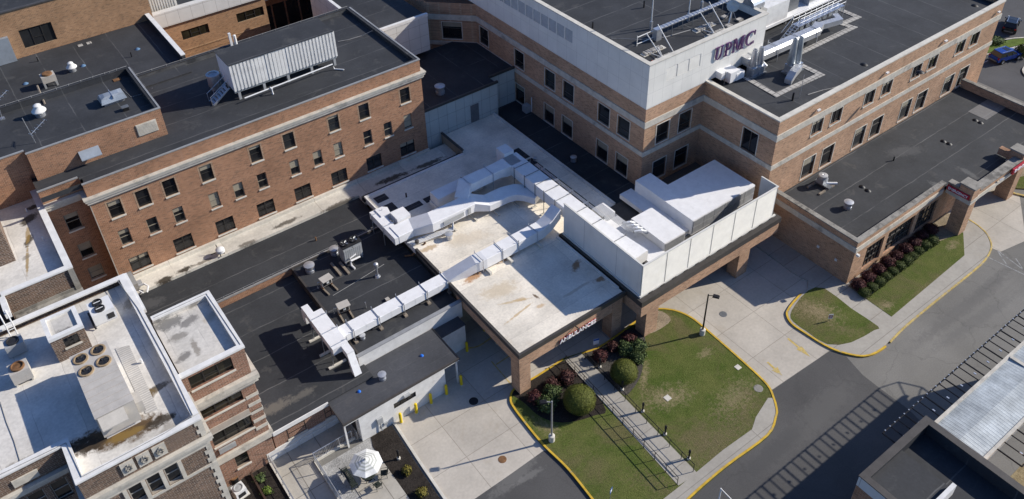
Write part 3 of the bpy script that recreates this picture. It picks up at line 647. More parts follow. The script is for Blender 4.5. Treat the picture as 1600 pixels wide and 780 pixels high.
for op, kd in zip(ops, kinds):
    mid = 8 < op[2] < 9
    window(B, P0, P1, op, kd, blind=(rw.choice((.3, .5, .5, .9, 0)) if mid else rw.choice((.3, .2, 0)) if op[2] > 11 else rw.choice((0, .3, 0))), sill=STONE_LT, frame=FRAME_T if mid else FRAME_D, surround=BR_PALE if op[2] > 11 else None)
for op, bl in zip(jo, (.3, .5, .9)): window(B, (.5, 68.7), (3.75, 68.7), op, 'hung', blind=bl, sill=STONE_LT, frame=FRAME_T)
part(MB().box(3.66, 3.74, 67.32, 67.39, 4.5, 13.8), 'downpipe', TANU2, B)
# the rooftop storey on its west part
rb = part(MB().facade((.9, 71.0), (12.15, 71.0), 15.61, 18.45).facade((12.15, 71.0), (12.15, 80.4), 15.61, 18.45).facade((12.15, 80.4), (-14, 80.4), 15.61, 18.45).facade((.9, 71.7), (.9, 71.0), 13, 18.45).facade((-14, 71.7), (.9, 71.7), 12, 18.4), 'rooftop_block', BR_OLD, B)
part(MB().facade((11.8, 80.05), (11.8, 71.3), 17.8, 18.45).facade((-14, 80.05), (11.8, 80.05), 17.8, 18.45).facade((11.8, 71.33), (.9, 71.33), 17.8, 18.45), 'parapet_lining', MEMB_B, rb)
part(MB().prism([(-14, 72.0), (.9, 72.0), (1.2, 71.3), (11.85, 71.3), (11.85, 80.1), (-14, 80.1)], 17.6, 17.9), 'roof', MEMB_B, rb)
c = MB(); c.box(.85, 12.2, 70.95, 71.13, 18.45, 18.54); c.box(12.04, 12.2, 71.13, 80.1, 18.45, 18.539); c.box(-14, .85, 71.65, 71.83, 18.40, 18.49)
part(c, 'coping', GREYC, rb)
part(MB().box(.9, 12.03, 71.135, 71.32, 18.45, 18.5).box(11.78, 12.03, 71.32, 80.1, 18.45, 18.499).box(-14, 12.15, 80.08, 80.45, 18.45, 18.5), 'parapet_cap', MEMB_B, rb)
l = MB().box(9.7, 11.5, 70.93, 70.999, 16.4, 17.6)
for i in range(9): l.box(9.75, 11.45, 70.90, 70.93, 16.45+i*.125, 16.52+i*.125)
part(l, 'louver', STONE, rb)

# awning on the rooftop block
p = at(139, 243, 16.6)
single(MB().add([(4.6, 70.99, 17.0), (6.3, 70.99, 17.0), (6.3, 70.2, 16.5), (4.6, 70.2, 16.5), (4.6, 70.99, 16.94), (6.3, 70.99, 16.94), (6.3, 70.2, 16.42), (4.6, 70.2, 16.42)], [(0, 3, 2, 1), (4, 5, 6, 7), (3, 7, 6, 2), (0, 4, 7, 3), (1, 2, 6, 5)]), 'awning', SKYL, 'small grey blue metal awning on the brick rooftop storey', 'awning')

# ------------------------------------------------------------------ wing behind it
F_ = bldg('flat_roofed_wing', 'wing behind the rooftop storey with a wide black roof and one white parapet edge', 0, 88)
part(MB().box(-16, 18.1, 82.86, 94.75, 0, 15.55).box(-16, -14.1, 80.4, 82.86, 0, 15.55), 'wall', BR_TAN, F_)
part(MB().box(-16, 17.75, 80.46, 94.74, 15.56, 15.75), 'roof', MEMB_B, F_)
part(MB().box(17.76, 18.12, 82.87, 94.7, 15.56, 16.5), 'parapet', MEMB_C, F_)
part(MB().box(17.70, 18.18, 82.86, 94.72, 16.5, 16.6), 'coping', WHITEC, F_)
G_ = bldg('tan_brick_building', 'tan brick building at the top left with one dark window and pale hood', 0, 100)
go = [(18.2+3.0, 18.2+6.2, 16.6, 18.7)]
g = MB().facade((-18.2, 94.76), (18.5, 94.76), 0, 20.9, [(o[0]+2.2, o[1]+2.2, o[2], o[3]) for o in go]); g.facade((18.5, 94.76), (18.5, 125), 0, 20.9)
part(g, 'wall', BR_TAN, G_)
part(MB().box(-18.2, 18.4, 95.0, 125, 20.6, 20.85), 'roof', MEMB, G_)
part(MB().box(-18.25, 18.55, 94.7, 95.05, 20.9, 21.05), 'coping', BRONZE, G_)
window(G_, (-18.2, 94.76), (18.5, 94.76), (go[0][0]+2.2, go[0][1]+2.2, 16.6, 18.7), 'triple', frame=FRAME_D)
part(MB().box(-4, 4.05, 94.3, 94.75, 15.76, 18.5), 'metal_hood', SKYL, G_)
H_ = bldg('tan_brick_block', 'tan brick block with strip windows and a white panelled top beyond the black roofs', 25, 103)
ho = [(1.9+1., 5.2+1., 10.95, 12.15), (8.8+1., 12.3+1., 11.0, 12.2)]
ho2 = [(19.5-18.6+3.0, 19.5-18.6+8, 7.4, 8.2)]
h_ = MB().facade((18.6, 97), (32.3, 97), 0, 13.4, ho+ho2); h_.facade((32.3, 97), (32.3, 120), 0, 13.4)
part(h_, 'wall', BR_TAN, H_)
part(MB().band((18.6, 97), (32.3, 97), 9.55, 9.68, .06).band((18.6, 97), (32.3, 97), 8.9, 8.98, .03), 'string_course', BR_TAN, H_)
for o in ho: window(H_, (18.6, 97), (32.3, 97), o, 'triple', frame=FRAME_D, glass=GLASS_B)
window(H_, (18.6, 97), (32.3, 97), ho2[0], 'triple', frame=FRAME_D)
part(MB().box(18.7, 32.5, 96.7, 97.6, 13.4, 15.2), 'parapet', PANEL_W, H_)
part(MB().box(18.7, 32.4, 97.65, 120, 13.5, 14.4), 'roof', MEMB, H_)
cg = MB()
for i in range(12): cg.box(18.7+i*.3, 18.85+i*.3, 98.4, 98.5, 14.4, 17.8)
cg.box(18.7, 22.3, 98.5, 101, 14.4, 17.8); part(cg, 'corrugated_enclosure', SCREENW, H_)
# far courtyard block
J_ = bldg('courtyard_block', 'far block with white upper walls over a dark glazed courtyard front', 40, 118)
part(MB().box(32.6, 60, 112, 122, 0, 6.0), 'wall', BR_OLD, J_)
part(MB().box(33, 46, 110.8, 122, 6.0, 12), 'upper_wall', PANEL_W, J_)
gl = MB()
for i in range(5): gl.box(34+i*2.1, 35.8+i*2.1, 111.88, 111.99, .4, 4.6)
part(gl, 'glazing', GLASS, J_)

# ------------------------------------------------------------------ white bridge-like connector
Cn = bldg('white_connector', 'white panelled connector block overhanging the courtyard behind the brick building', 41, 84, z=10)
cz = 14.3
part(MB().box(37.03, 44.45, 78.0, 94, 9.9, cz), 'wall', PANEL_W, Cn)
part(MB().box(37.4, 44.44, 78.35, 93.7, cz+.001, cz+.03), 'roof', MEMB, Cn)
part(MB().box(37.03, 44.5, 77.95, 78.33, cz, cz+.35).box(37.03, 37.4, 78.33, 94, cz, cz+.349), 'coping', WHITEC, Cn)
part(MB().box(41.6, 42.0, 77.7, 77.94, 9.95, 10.2), 'flood_lamp', WHITEU, Cn)
# ------------------------------------------------------------------ low panelled block
L_ = bldg('low_panelled_block', 'low shaded block clad in pale green panels in the corner of the court', 43, 74)
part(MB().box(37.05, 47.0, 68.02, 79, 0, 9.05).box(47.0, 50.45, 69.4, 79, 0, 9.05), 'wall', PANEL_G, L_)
part(MB().box(37.05, 46.9, 68.2, 79.2, 9.06, 9.12).box(46.9, 50.45, 69.6, 79.2, 9.055, 9.118), 'roof', MEMB_B, L_)
part(MB().box(37.05, 47.1, 67.95, 68.19, 9.05, 9.32).box(46.91, 50.45, 69.33, 69.59, 9.05, 9.32), 'coping', BRONZE, L_)
part(MB().box(43.2, 44.3, 67.96, 68.01, 5.25, 7.5), 'door', STEEL, L_)
# ================================================================== THE HOSPITAL BLOCK
U = bldg('hospital_building', 'large pink brick hospital block with stone bands and an ivory panelled upper storey', 72, 60)
T = 14.3
X1, X2, YF, YS, XE = 50.53, 58.74, 48.08, 38.74, 98.46
wm = MB()
WL0, WL1 = (X1, 77.03), (X1, YF)
wins = []   # p0, p1, op, kind
def wrow(p0, p1, us, w, z0, z1, kind):
    r = [(u-w/2, u+w/2, z0, z1) for u in us]
    wins.extend((p0, p1, o, kind) for o in r); return r
o1 = wrow(WL0, WL1, [77.03-y for y in (75.5, 68.5, 62.9, 59.7, 54.0, 51.0)], 1.75, 9.5, 11.7, 'low')
o2 = wrow(WL0, WL1, [77.03-y for y in (68.5, 63.0, 59.8, 54.0, 50.95)], 1.75, 4.75, 7.1, 'tall')
wm.facade(WL0, WL1, 0, T, o1+o2)
CH0, CH1 = (46.25, 81.3), (X1, 77.03)
o3 = wrow(CH0, CH1, [3.0], 2.4, 9.5, 11.75, 'tall'); wm.facade(CH0, CH1, 0, T, o3)
wm.facade((46.25, 130), CH0, 0, T)
F10, F11 = (X1, YF), (X2, YF)
o4 = wrow(F10, F11, [2.58, 5.75], 1.75, 9.4, 11.7, 'low')+wrow(F10, F11, [2.58, 5.75], 1.85, 4.8, 7.15, 'tall'); wm.facade(F10, F11, 0, T, o4)
S0, S1 = (X2, YF), (X2, YS)
o5 = wrow(S0, S1, [YF-41.72], 1.85, 9.2, 11.7, 'two'); wm.facade(S0, S1, 0, T, o5)
F20, F21 = (X2, YS), (XE, YS)
o6 = wrow(F20, F21, [x-X2 for x in (65.2, 68.25, 73.75, 76.8, 82.2, 85.3, 90.8, 93.75)], 1.7, 10.2, 11.85, 'two')
o7 = wrow(F20, F21, [x-X2 for x in (65.2, 68.3, 73.75, 76.8, 82.2, 85.25, 90.7, 93.8)], 1.9, 4.75, 7.25, 'tall'); wm.facade(F20, F21, 0, T, o6+o7)
wm.facade((XE, YS), (XE, 130), 0, T)
wm.facade((X2+.35, YS+.35), (X2+.35, YF), 13.8, T).facade((XE-.4, YS+.4), (X2+.35, YS+.4), 13.8, T)
part(wm, 'wall', BR_NEW, U)
for p0, p1, o, kd in wins:
    window(U, p0, p1, o, kd, trim=STONE_LT, blind=rw.choice((0, 0, .3, .4)) if o[2] < 9 else rw.choice((0, 0, 0, .3)), frame=BRONZE, sill=STONE_LT if kd == 'two' else None)
def course(z0, z1, out):
    k = MB()
    k.band(CH1, WL1, z0, z1, out, ext1=out).band(CH0, CH1, z0, z1, out, ext1=-.0).band(F10, F11, z0, z1, out*.97, ext1=-out-.01).band(S0, S1, z0, z1, out*.99, ext1=out).band(F20, F21, z0, z1, out*.98, ext1=out*.9)
    return k
part(course(12.05, 12.75, .10), 'string_course', STONE, U); part(course(8.62, 9.15, .09), 'string_course', STONE, U)
part(MB().prism([(X2+.3, YS+.3), (XE-.3, YS+.3), (XE-.3, 129), (X2+.3, 129)], 13.3, 13.75), 'roof', MEMB_B, U)
part(MB().band((X2, YF), (X2, YS), T, T+.14, .06, .42, ext1=.06).band((X2, YS), (XE, YS), T, T+.141, .06, .46, ext0=-.36, ext1=.06).band((XE, YS), (XE, 129), T, T+.14, .06, .44, ext0=-.4), 'coping', STONE_LT, U)
# upper storey
up = MB(); PX, PY, PZ0, PZ = 67.08, 48.03, 14.3, 19.15
uo1 = [(85-69.75+i*1.34, 85-69.75+i*1.34+1.2, 16.75, 18.15) for i in range(-9, 8)]
up.facade((50.48, 85), (50.48, PY), PZ0, PZ, [o for o in uo1 if o[0] > .5], .08)
uo2 = [(52.85-50.48+i*1.6, 52.85-50.48+i*1.6+1.45, 16.6, 18.0) for i in range(3)]
up.facade((50.48, PY), (PX, PY), PZ0, PZ, uo2, .08)
up.facade((PX, PY), (PX, 85), 13.76, PZ).facade((PX, 85), (50.48, 85), 13.76, PZ)
up.facade((50.9, PY+.4), (50.9, 84.6), 18.4, PZ).facade((PX-.4, 84.6), (PX-.4, PY+.4), 18.4, PZ)
us = part(up, 'upper_storey', PANEL, U)
part(MB().box(50.8, PX-.35, PY+.35, 84.8, 18.2, 18.45), 'roof', MEMB, us)
part(MB().box(50.42, PX+.06, PY-.06, PY+.45, PZ, PZ+.12).box(50.42, 50.93, PY+.45, 85, PZ, PZ+.119).box(PX-.43, PX+.06, PY+.45, 85, PZ, PZ+.119), 'coping', STONE_LT, us)
def louv(p0, p1, o, mat):
    a = Vector(p0); d = (Vector(p1)-a).normalized(); out = Vector((d.y, -d.x)); m = MB(); n = int((o[3]-o[2])/.13)
    p = a+d*(o[0]+.03); q = a+d*(o[1]-.03)
    for i in range(n):
        z = o[2]+.03+i*(o[3]-o[2]-.06)/n
        m.add([(p.x+out.x*-.01, p.y+out.y*-.01, z), (q.x+out.x*-.01, q.y+out.y*-.01, z), (q.x-out.x*.06, q.y-out.y*.06, z+.12), (p.x-out.x*.06, p.y-out.y*.06, z+.12)], [(0, 1, 2, 3)])
    return part(m, 'louver', mat, us)
for o in uo1:
    if o[0] > .5: louv((50.48, 85), (50.48, PY), o, GREYU)
for o in uo2: louv((50.48, PY), (PX, PY), o, SCREENW)
# the lettering on the upper storey
sg = thing('lettering_sign', 'raised purple and white letters UPMC on the ivory wall of the upper storey', 'sign', (62.4, PY-.25, 16.5))
def letter(pieces, x, w, h, z):
    """pieces: polygons in a unit box; extruded as wall letters"""
    b = MB(); f = MB()
    for i, pl_ in enumerate(pieces):
        P = [(x+p[0]*w+p[1]*.10, z+p[1]*h) for p in pl_]; e = i*.002
        A = sum(P[j-1][0]*P[j][1]-P[j][0]*P[j-1][1] for j in range(len(P)))
        if A < 0: P = P[::-1]
        n = len(P); tri = tessellate_polygon([[Vector((u, v, 0)) for u, v in P]])
        def put(mb, y0, y1, g):
            cx = sum(p[0] for p in P)/n; cz = sum(p[1] for p in P)/n
            vs = [(u, y0, v) for u, v in P]+[(u, y1, v) for u, v in P]; fs = []
            for a, b2, c in tri: fs.append((a, b2, c))
            for j in range(n): fs.append((j, (j+1) % n+0, (j+1) % n+n, j+n))
            mb.add(vs, fs)
        put(b, PY-.17-e, PY-.08, 0); put(f, PY-.182-e, PY-.175-e, 0)
    o = part(b, 'letter', PURPLE, sg); part(f, 'face', LFACE, o)
def rc(x0, y0, x1, y1): return [(x0, y0), (x1, y0), (x1, y1), (x0, y1)]
def arc(cx, cy, rx, ry, t0, t1, wi, k=14):
    o = []; i_ = []
    for j in range(k+1):
        t = math.radians(t0+(t1-t0)*j/k); o.append((cx+rx*math.cos(t), cy+ry*math.sin(t)))
        i_.append((cx+(rx-wi)*math.cos(t), cy+(ry-wi*.42)*math.sin(t)))
    return o+i_[::-1]
letter([rc(.14, .32, .32, .95), rc(.02, .93, .44, 1.), arc(.46, .34, .32, .34, 180, 360, .15), rc(.70, .32, .78, .95), rc(.60, .93, .88, 1.)], 59.30, 1.3, 1.5, 16.45)
letter([rc(.14, .05, .33, .95), rc(.02, .0, .46, .07), rc(.02, .93, .44, 1.), arc(.40, .70, .48, .30, -90, 90, .20)], 60.78, 1.1, 1.5, 16.47)
letter([rc(.06, .05, .12, .95), rc(-.02, .0, .20, .07), [(.06, 1.), (.24, 1.), (.53, .10), (.46, .0)], [(.82, 1.), (.74, 1.), (.46, .03), (.52, .03)], rc(.74, .05, .90, .95), rc(.66, .0, .98, .07), rc(.0, .94, .20, 1.), rc(.76, .94, .98, 1.)], 62.0, 1.65, 1.5, 16.49)
letter([arc(.52, .5, .52, .52, 45, 315, .19, 24), rc(.84, .66, .91, 1.0), rc(.84, .03, .90, .22)], 63.85, 1.5, 1.55, 16.47)

# ================================================================== EMERGENCY WING
E_ = bldg('emergency_wing', 'single storey brick emergency wing with large gridded windows and a flat black roof', 75, 33)
EX0, EX1, EY0, EY1, EZ, ER_ = 60.0, 94.4, 28.9, 38.70, 5.42, 4.45
eo = [(62.1-60, 64.95-60, .75, 3.62), (65.6-60, 70.05-60, .75, 3.62), (70.75-60, 74.1-60, .75, 3.62)]
em = MB().facade((EX0, EY0), (74.4, EY0), 0, EZ, eo, .3).facade((74.4, EY0), (EX1, EY0), 0, 4.4).facade((EX1, EY0), (EX1, EY1), 0, EZ).facade((EX0, EY1+7), (EX0, EY0), 0, EZ)
em.facade((EX1-.4, EY1), (EX1-.4, 27.4), 4.4, EZ).facade((74.4, EY0+.4), (EX0+.4, EY0+.4), 4.4, EZ).facade((74.4, EY0), (74.4, EY0+.4), 4.4, EZ).facade((EX0+.4, EY0+.4), (EX0+.4, EY1), 4.4, EZ)
part(em, 'wall', BR_NEW, E_)
for o in eo: window(E_, (EX0, EY0), (EX1, EY0), o, 'grid', frame=BRONZE, depth=.28)
part(MB().prism([(EX0+.3, EY0+.3), (75.42, EY0+.3), (75.42, 27.0), (EX1-.3, 27.0), (EX1-.3, EY1), (EX0+.3, EY1)], 4.2, ER_), 'roof', MEMB_C, E_)
part(MB().box(EX0-.06, 74.45, EY0-.06, EY0+.46, EZ, EZ+.12).box(EX0-.06, EX0+.46, EY0+.46, EY1-.0, EZ, EZ+.119), 'coping', STONE_DK, E_); part(MB().box(EX1-.46, EX1+.06, 27.2, EY1-.0, EZ, EZ+.119), 'coping', STONE_DK, E_)
part(MB().band((EX0, EY0), (74.35, EY0), 4.2, 4.8, .09, ext0=.09).band((EX0, EY1+5), (EX0, EY0), 4.2, 4.79, .088, ext1=-.01), 'string_course', STONE, E_)
part(MB().box(EX0-.10, EX0+.0-.01, EY0+1.5, EY0+1.75, 2.0, 2.25), 'wall_lamp', WHITEU, E_); part(MB().box(EX0-.1, EX0-.01, EY0+3.6, EY0+3.85, 2.2, 2.45), 'wall_lamp', WHITEU, E_)
part(MB().box(EX0+.0, EX0+.22, EY0-.42, EY0-.10, 3.9, 4.12), 'camera', WHITEU, E_)
# entrance portal
Po = bldg('entrance_portal', 'brick entrance portal with stone capped pillars standing before the emergency wing', 80, 27)
for x in (74.72, 84.1):
    pm = MB(); pm.facade((x, 26.17), (x+1.25, 26.17), 0, 6.05); pm.facade((x, 27.6), (x, 26.17), 0, 6.05); pm.facade((x+1.25, 26.17), (x+1.25, 27.6), 0, 6.05); pm.facade((x+1.25, 27.6), (x, 27.6), 0, 6.05)
    part(pm, 'pillar', BR_NEW, Po)
part(MB().box(75.98, 84.09, 26.25, 26.95, 4.7, 5.40).box(85.4, 94.4, 26.25, 26.95, 4.2, 5.40).box(74.80, 75.3, 27.61, 28.8, 4.7, 5.45).box(84.3, 84.9, 27.61, 28.8, 4.7, 5.45), 'beam', BR_NEW, Po)
part(MB().box(74.62, 76.07, 26.07, 27.7, 6.05, 6.22).box(84.0, 85.45, 26.07, 27.7, 6.05, 6.22).box(76.08, 83.99, 26.12, 27.05, 5.40, 5.52).box(85.46, 94.4, 26.12, 27.05, 5.40, 5.52).box(74.7, 75.4, 27.71, 28.83, 5.45, 5.60), 'coping', STONE_DK, Po)
part(MB().box(74.66, 76.03, 26.11, 27.66, 4.2, 4.69).box(84.04, 85.41, 26.11, 27.66, 4.2, 4.69).box(76.04, 84.03, 26.16, 27.0, 4.2, 4.69).box(74.74, 75.36, 27.67, 28.79, 4.2, 4.69), 'stone_band', STONE, Po)
part(MB().tube([(79.8, 26.1, 4.95), (80.15, 26.0, 5.05)], .09), 'flood_lamp', WHITEU, Po)
def textmesh(s, size, bold=.0):
    cu = bpy.data.curves.new('txt', 'FONT'); cu.body = s; cu.size = size; cu.extrude = .03; cu.offset = bold; cu.resolution_u = 3
    o = bpy.data.objects.new('txt', cu); COL.objects.link(o); bpy.context.view_layer.update()
    me = bpy.data.meshes.new_from_object(o.evaluated_get(bpy.context.evaluated_depsgraph_get()))
    bpy.data.objects.remove(o); bpy.data.curves.remove(cu); return me
def textpart(s, width, height, loc, ang, name, mat, parent, bold=.0):
    """lettering standing on a wall: lower left corner at loc, reading along ang"""
    me = textmesh(s, 1.0, bold); xs = [v.co.x for v in me.vertices]; ys = [v.co.y for v in me.vertices]
    sx = width/(max(xs)-min(xs)); sy = height/(max(ys)-min(ys)); x0 = min(xs); y0 = min(ys); ca, sa = math.cos(ang), math.sin(ang)
    mb = MB()
    for v in me.vertices:
        u = (v.co.x-x0)*sx; z = (v.co.y-y0)*sy; k = -v.co.z
        mb.v.append((loc[0]+u*ca-k*sa*1., loc[1]+u*sa+k*ca, loc[2]+z))
    mb.f = [tuple(p.vertices) for p in me.polygons]
    bpy.data.meshes.remove(me)
    return part(mb, name, mat, parent)
es = thing('emergency_sign', 'red EMERGENCY sign on the shaded side of the portal beam next to the windows', 'sign', (74.65, 27.6, 4.7))
part(MB().box(74.60, 74.655, 26.35, 28.75, 4.72, 5.30), 'board', REDS, es)
textpart('EMERGENCY', 2.05, .30, (74.575, 28.57, 4.86), -math.pi/2, 'lettering', WHITES, es, .012)
es2 = thing('emergency_sign', 'red EMERGENCY sign on the sunny face of the portal beam at the right edge', 'sign', (83.5, 26.1, 4.7))
part(MB().box(81.9, 85.6, 25.86, 26.06, 4.75, 5.42), 'board', REDS, es2)
textpart('EMERGENCY', 3.2, .36, (82.15, 25.83, 4.92), 0, 'lettering', WHITES, es2, .012)

# ================================================================== AMBULANCE CANOPY AND THE WHITE ROOF BEHIND
A_ = bldg('ambulance_canopy', 'brick ambulance canopy with a rust stained white roof on square brick posts', 33, 43)
for x, y in ((27.2, 37.75), (37.55, 37.75)):
    am = MB(); am.facade((x, y), (x+1.15, y), 0, 5.0); am.facade((x, y+1.2), (x, y), 0, 5.0); am.facade((x+1.15, y), (x+1.15, y+1.2), 0, 5.0); am.facade((x+1.15, y+1.2), (x, y+1.2), 0, 5.0)
    part(am, 'post', BR_NEW, A_)
bm_ = MB().box(28.36, 37.54, 37.78, 38.3, 3.4, 4.8); bm_.box(27.23, 27.8, 38.96, 47.2, 3.65, 4.8); bm_.box(38.2, 38.68, 38.96, 47.2, 3.65, 4.8)
part(bm_, 'beam', BR_NEW, A_)
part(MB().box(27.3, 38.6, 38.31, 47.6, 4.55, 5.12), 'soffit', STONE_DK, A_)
part(MB().prism([(27.35, 37.87), (38.75, 37.87), (38.75, 47.1), (46.3, 47.1), (46.3, 67.95), (39.25, 67.95), (39.25, 63.7), (27.2, 63.7), (27.2, 53.9), (27.35, 53.9)], 5.0, 5.2), 'roof', ROOF_R, A_)
part(MB().box(27.12, 38.95, 37.62, 37.86, 4.78, 5.25).box(27.12, 27.34, 37.86, 53.9, 4.78, 5.249), 'fascia', BRONZE, A_)
part(MB().box(27.4, 46.3, 47.5, 63.65, 0, 4.98).box(39.3, 46.3, 63.65, 67.95, 0, 4.98), 'wall', TANP, A_)
part(MB().box(27.1, 39.2, 63.5, 63.82, 5.0, 5.26).box(27.1, 27.19, 53.95, 63.5, 4.6, 5.24), 'edging', WHITEC, A_)
part(MB().box(39.10, 39.25, 63.83, 67.9, 4.2, 5.55), 'upstand', TANP, A_)
part(MB().box(39.05, 39.32, 63.75, 67.95, 5.55, 5.68), 'upstand_cap', BRONZE, A_)
part(MB().box(46.1, 46.45, 47.3, 68.0, 5.0, 5.28).box(38.55, 38.8, 38.4, 47.0, 5.2, 5.32), 'curb', ROOF_W, A_)
for x0, y0, x1, y1 in ((27.7, 62.0, 29.0, 63.0), (27.75, 60.1, 28.9, 61.3), (29.0, 59.0, 31.2, 59.8), (31.6, 59.0, 33.6, 59.8)): part(MB().box(x0, x1, y0, y1, 5.2, 5.235), 'walkway_pad', MEMB, A_)
for i in range(6): part(MB().box(43.4, 44.5, 60.8-i*2.35, 58.75-i*2.35, 5.2, 5.235), 'walkway_pad', MEMB, A_)
sg = thing('lettering_sign', 'white letters AMBULANCES with red returns on the brick canopy edge', 'sign', (33.5, 37.7, 3.9))
tp = textpart('AMBULANCES', 4.05, .46, (31.42, 37.62, 3.67), 0, 'lettering', WHITES, sg, .016)
textpart('AMBULANCES', 4.08, .47, (31.405, 37.67, 3.69), 0, 'backing', REDS, sg, .018)
part(MB().tube([(33.2, 37.76, 4.62), (33.2, 37.3, 4.7), (33.2, 37.2, 4.55)], .06), 'sign_lamp', BRONZE, sg)
K_ = bldg('connector_roof', 'narrow sunken black roof between the white roof and the shaded hospital wall', 48.5, 58)
part(MB().box(46.46, 50.50, 47.3, 69.3, 0, 4.55), 'wall', TANP, K_); part(MB().box(46.46, 50.50, 47.3, 69.38, 4.55, 4.6), 'roof', MEMB, K_)

# ================================================================== SCREENED PLANT PLATFORM
Q = bldg('plant_platform', 'raised plant platform over the drive with a cream metal screen on brick posts', 48, 41)
for x, y in ((40.0, 35.95), (52.3, 36.0)):
    qm = MB(); qm.facade((x, y), (x+1.5, y), 0, 3.6); qm.facade((x, y+1.2), (x, y), 0, 3.6); qm.facade((x+1.5, y), (x+1.5, y+1.2), 0, 3.6); qm.facade((x+1.5, y+1.2), (x, y+1.2), 0, 3.6)
    part(qm, 'post', BR_NEW, Q)
part(MB().box(39.1, 57.4, 35.78, 36.4, 3.45, 4.75).box(39.1, 39.6, 36.4, 47.0, 3.45, 4.75).box(56.9, 57.4, 36.4, 47, 3.45, 4.75), 'beam', BR_NEW, Q)
part(MB().box(39.0, 57.5, 35.68, 47.05, 4.75, 5.35), 'deck', BRONZE, Q)
part(MB().box(39.45, 57.2, 36.2, 36.38, 5.35, 5.47).box(39.25, 39.44, 36.2, 46.9, 5.35, 5.52), 'curb', SCREENW, Q)
ST, SB = 9.08, 5.47
for i in range(6):
    x0 = 39.42+i*2.9; x1 = x0+2.84; m = MB(); n = 26; y = 36.32
    for k in range(n):
        z = SB+.05+k*(ST-SB-.1)/n; zz = z+(ST-SB-.1)/n
        m.add([(x0, y-.05, z), (x1, y-.05, z), (x1, y, z+.02), (x0, y, z+.02), (x1, y, zz-.03), (x0, y, zz-.03), (x1, y-.05, zz), (x0, y-.05, zz)], [(0, 1, 2, 3), (3, 2, 4, 5), (5, 4, 6, 7)])
    m.box(x0, x1, y+.01, y+.06, SB, ST-.05); part(m, 'louver_screen', SCREENW, Q)
part(MB().box(39.38, 39.46, 36.4, 46.85, SB, ST-.03), 'flat_screen', SCREENS, Q)
part(MB().box(56.8, 56.86, 36.4, 38.3, SB, ST-.03), 'return_screen', SCREENW, Q)
part(MB().box(39.34, 56.9, 36.25, 36.42, ST-.05, ST+.03).box(39.34, 39.5, 36.42, 46.9, ST-.05, ST+.029).box(56.76, 56.9, 36.42, 38.3, ST-.05, ST+.029), 'cap_rail', SCREENW, Q)
for i in range(12): part(MB().box(40.3+i*1.45, 40.75+i*1.45, 36.12, 36.22, 5.352, 5.44), 'deck_scupper', BRONZE, Q)
for i in range(1, 7):
    x = 39.39+i*2.9; part(MB().box(x-.028, x+.028, 36.29, 36.5, 5.47, ST-.06), 'screen_post', STEEL, Q)
au = thing('air_handling_unit', 'huge stepped silver and white air handling unit filling the screened platform', 'air handler', (49, 41, 5.35))
part(MB().box(48.5, 57.15, 39.05, 44.35, 5.6, 7.40).box(48.5, 50.5, 44.35, 46.8, 5.6, 7.399), 'main_cabinet', DUCT, au)
part(MB().box(46.95, 48.49, 39.35, 47.3, 5.6, 6.10), 'middle_cabinet', DUCT, au)
part(MB().box(44.65, 47.3, 38.8, 43.25, 5.6, 6.90), 'front_cabinet', DUCT, au)
for i in range(6): part(MB().box(48.6+i*1.42, 49.95+i*1.42, 38.99, 39.04, 5.8, 6.5).box(48.6+i*1.42, 49.95+i*1.42, 38.985, 39.04, 6.56, 7.3), 'access_panel', ALU, au)
part(MB().box(44.75, 47.2, 38.74, 38.79, 5.75, 6.8), 'access_panel', ALU, au)
part(MB().box(44.7, 57, 39.2, 44.3, 5.36, 5.59), 'base_frame', STEEL, au)
dw = MB()
for i in range(7): dw.tube([(42.45+i*.13, 45.9, 7.7), (42.5+i*.13, 42.6, 7.7), (42.9+i*.16, 41.9-i*.2, 7.2)], .035, 5)
part(dw, 'pipe_run', ALU, au)
for i in range(4):
    y = 42.6-i*.5; part(MB().tube([(43.2, y+.3, 7.3), (43.9, y+.1, 7.2), (44.4, y, 6.9), (44.66, y, 6.6)], [.15, .18, .18, .15], 8), 'flexible_hose', GALV, au)
part(MB().box(42.9, 44.4, 45.2, 46.9, 5.6, 6.6), 'return_plenum', DUCT, au); part(MB().box(42.5, 44.6, 38.4, 45.1, 5.6, 6.05), 'low_plenum', DUCT, au)

# ================================================================== LOW BLACK ROOFS
D_ = bldg('low_black_roofed_wing', 'low service wing with several flat black roofs and a short red brick parapet', 17, 55)
part(MB().box(3.72, 27.1, 59.9, 65.2, 0, 4.1), 'wall', BR_OLD, D_)
part(MB().box(3.72, 27.1, 60.0, 65.2, 4.1, 4.2), 'upper_roof', MEMB_C, D_)
part(MB().box(3.72, 16.9, 59.85, 59.99, 4.1, 4.27).box(16.9, 27.1, 59.85, 59.99, 4.1, 4.29), 'coping', GREYC, D_)
part(MB().prism([(3.8, 65.2), (27.1, 65.2), (27.1, 63.9), (39.1, 63.9), (39.1, 67.37), (3.8, 67.37)], 3.9, 4.5).box(3.8, 37, 67.1, 67.38, 4.5, 4.85), 'strip_roof', ROOF_S, D_)
part(MB().box(8.22, 17.2, 44.84, 59.84, 0, 3.3).box(3.72, 8.22, 51.7, 59.84, 0, 3.29), 'front_wall', BR_MIX, D_)
part(MB().prism([(8.22, 44.6), (17.2, 44.6), (17.2, 59.84), (3.72, 59.84), (3.72, 51.7), (8.22, 51.7)], 3.3, 3.4), 'lower_roof', MEMB_C, D_)
part(MB().box(8.22, 13.0, 44.5, 44.59, 3.0, 3.41).box(8.22, 13, 44.59, 44.83, 3.02, 3.298), 'fascia', WHITEC, D_)
part(MB().box(17.2, 27.05, 46.5, 59.84, 0, 4.10), 'east_wall', WPAINT, D_)
part(MB().box(17.2, 27.05, 46.5, 59.84, 4.10, 4.15), 'middle_roof', MEMB, D_)
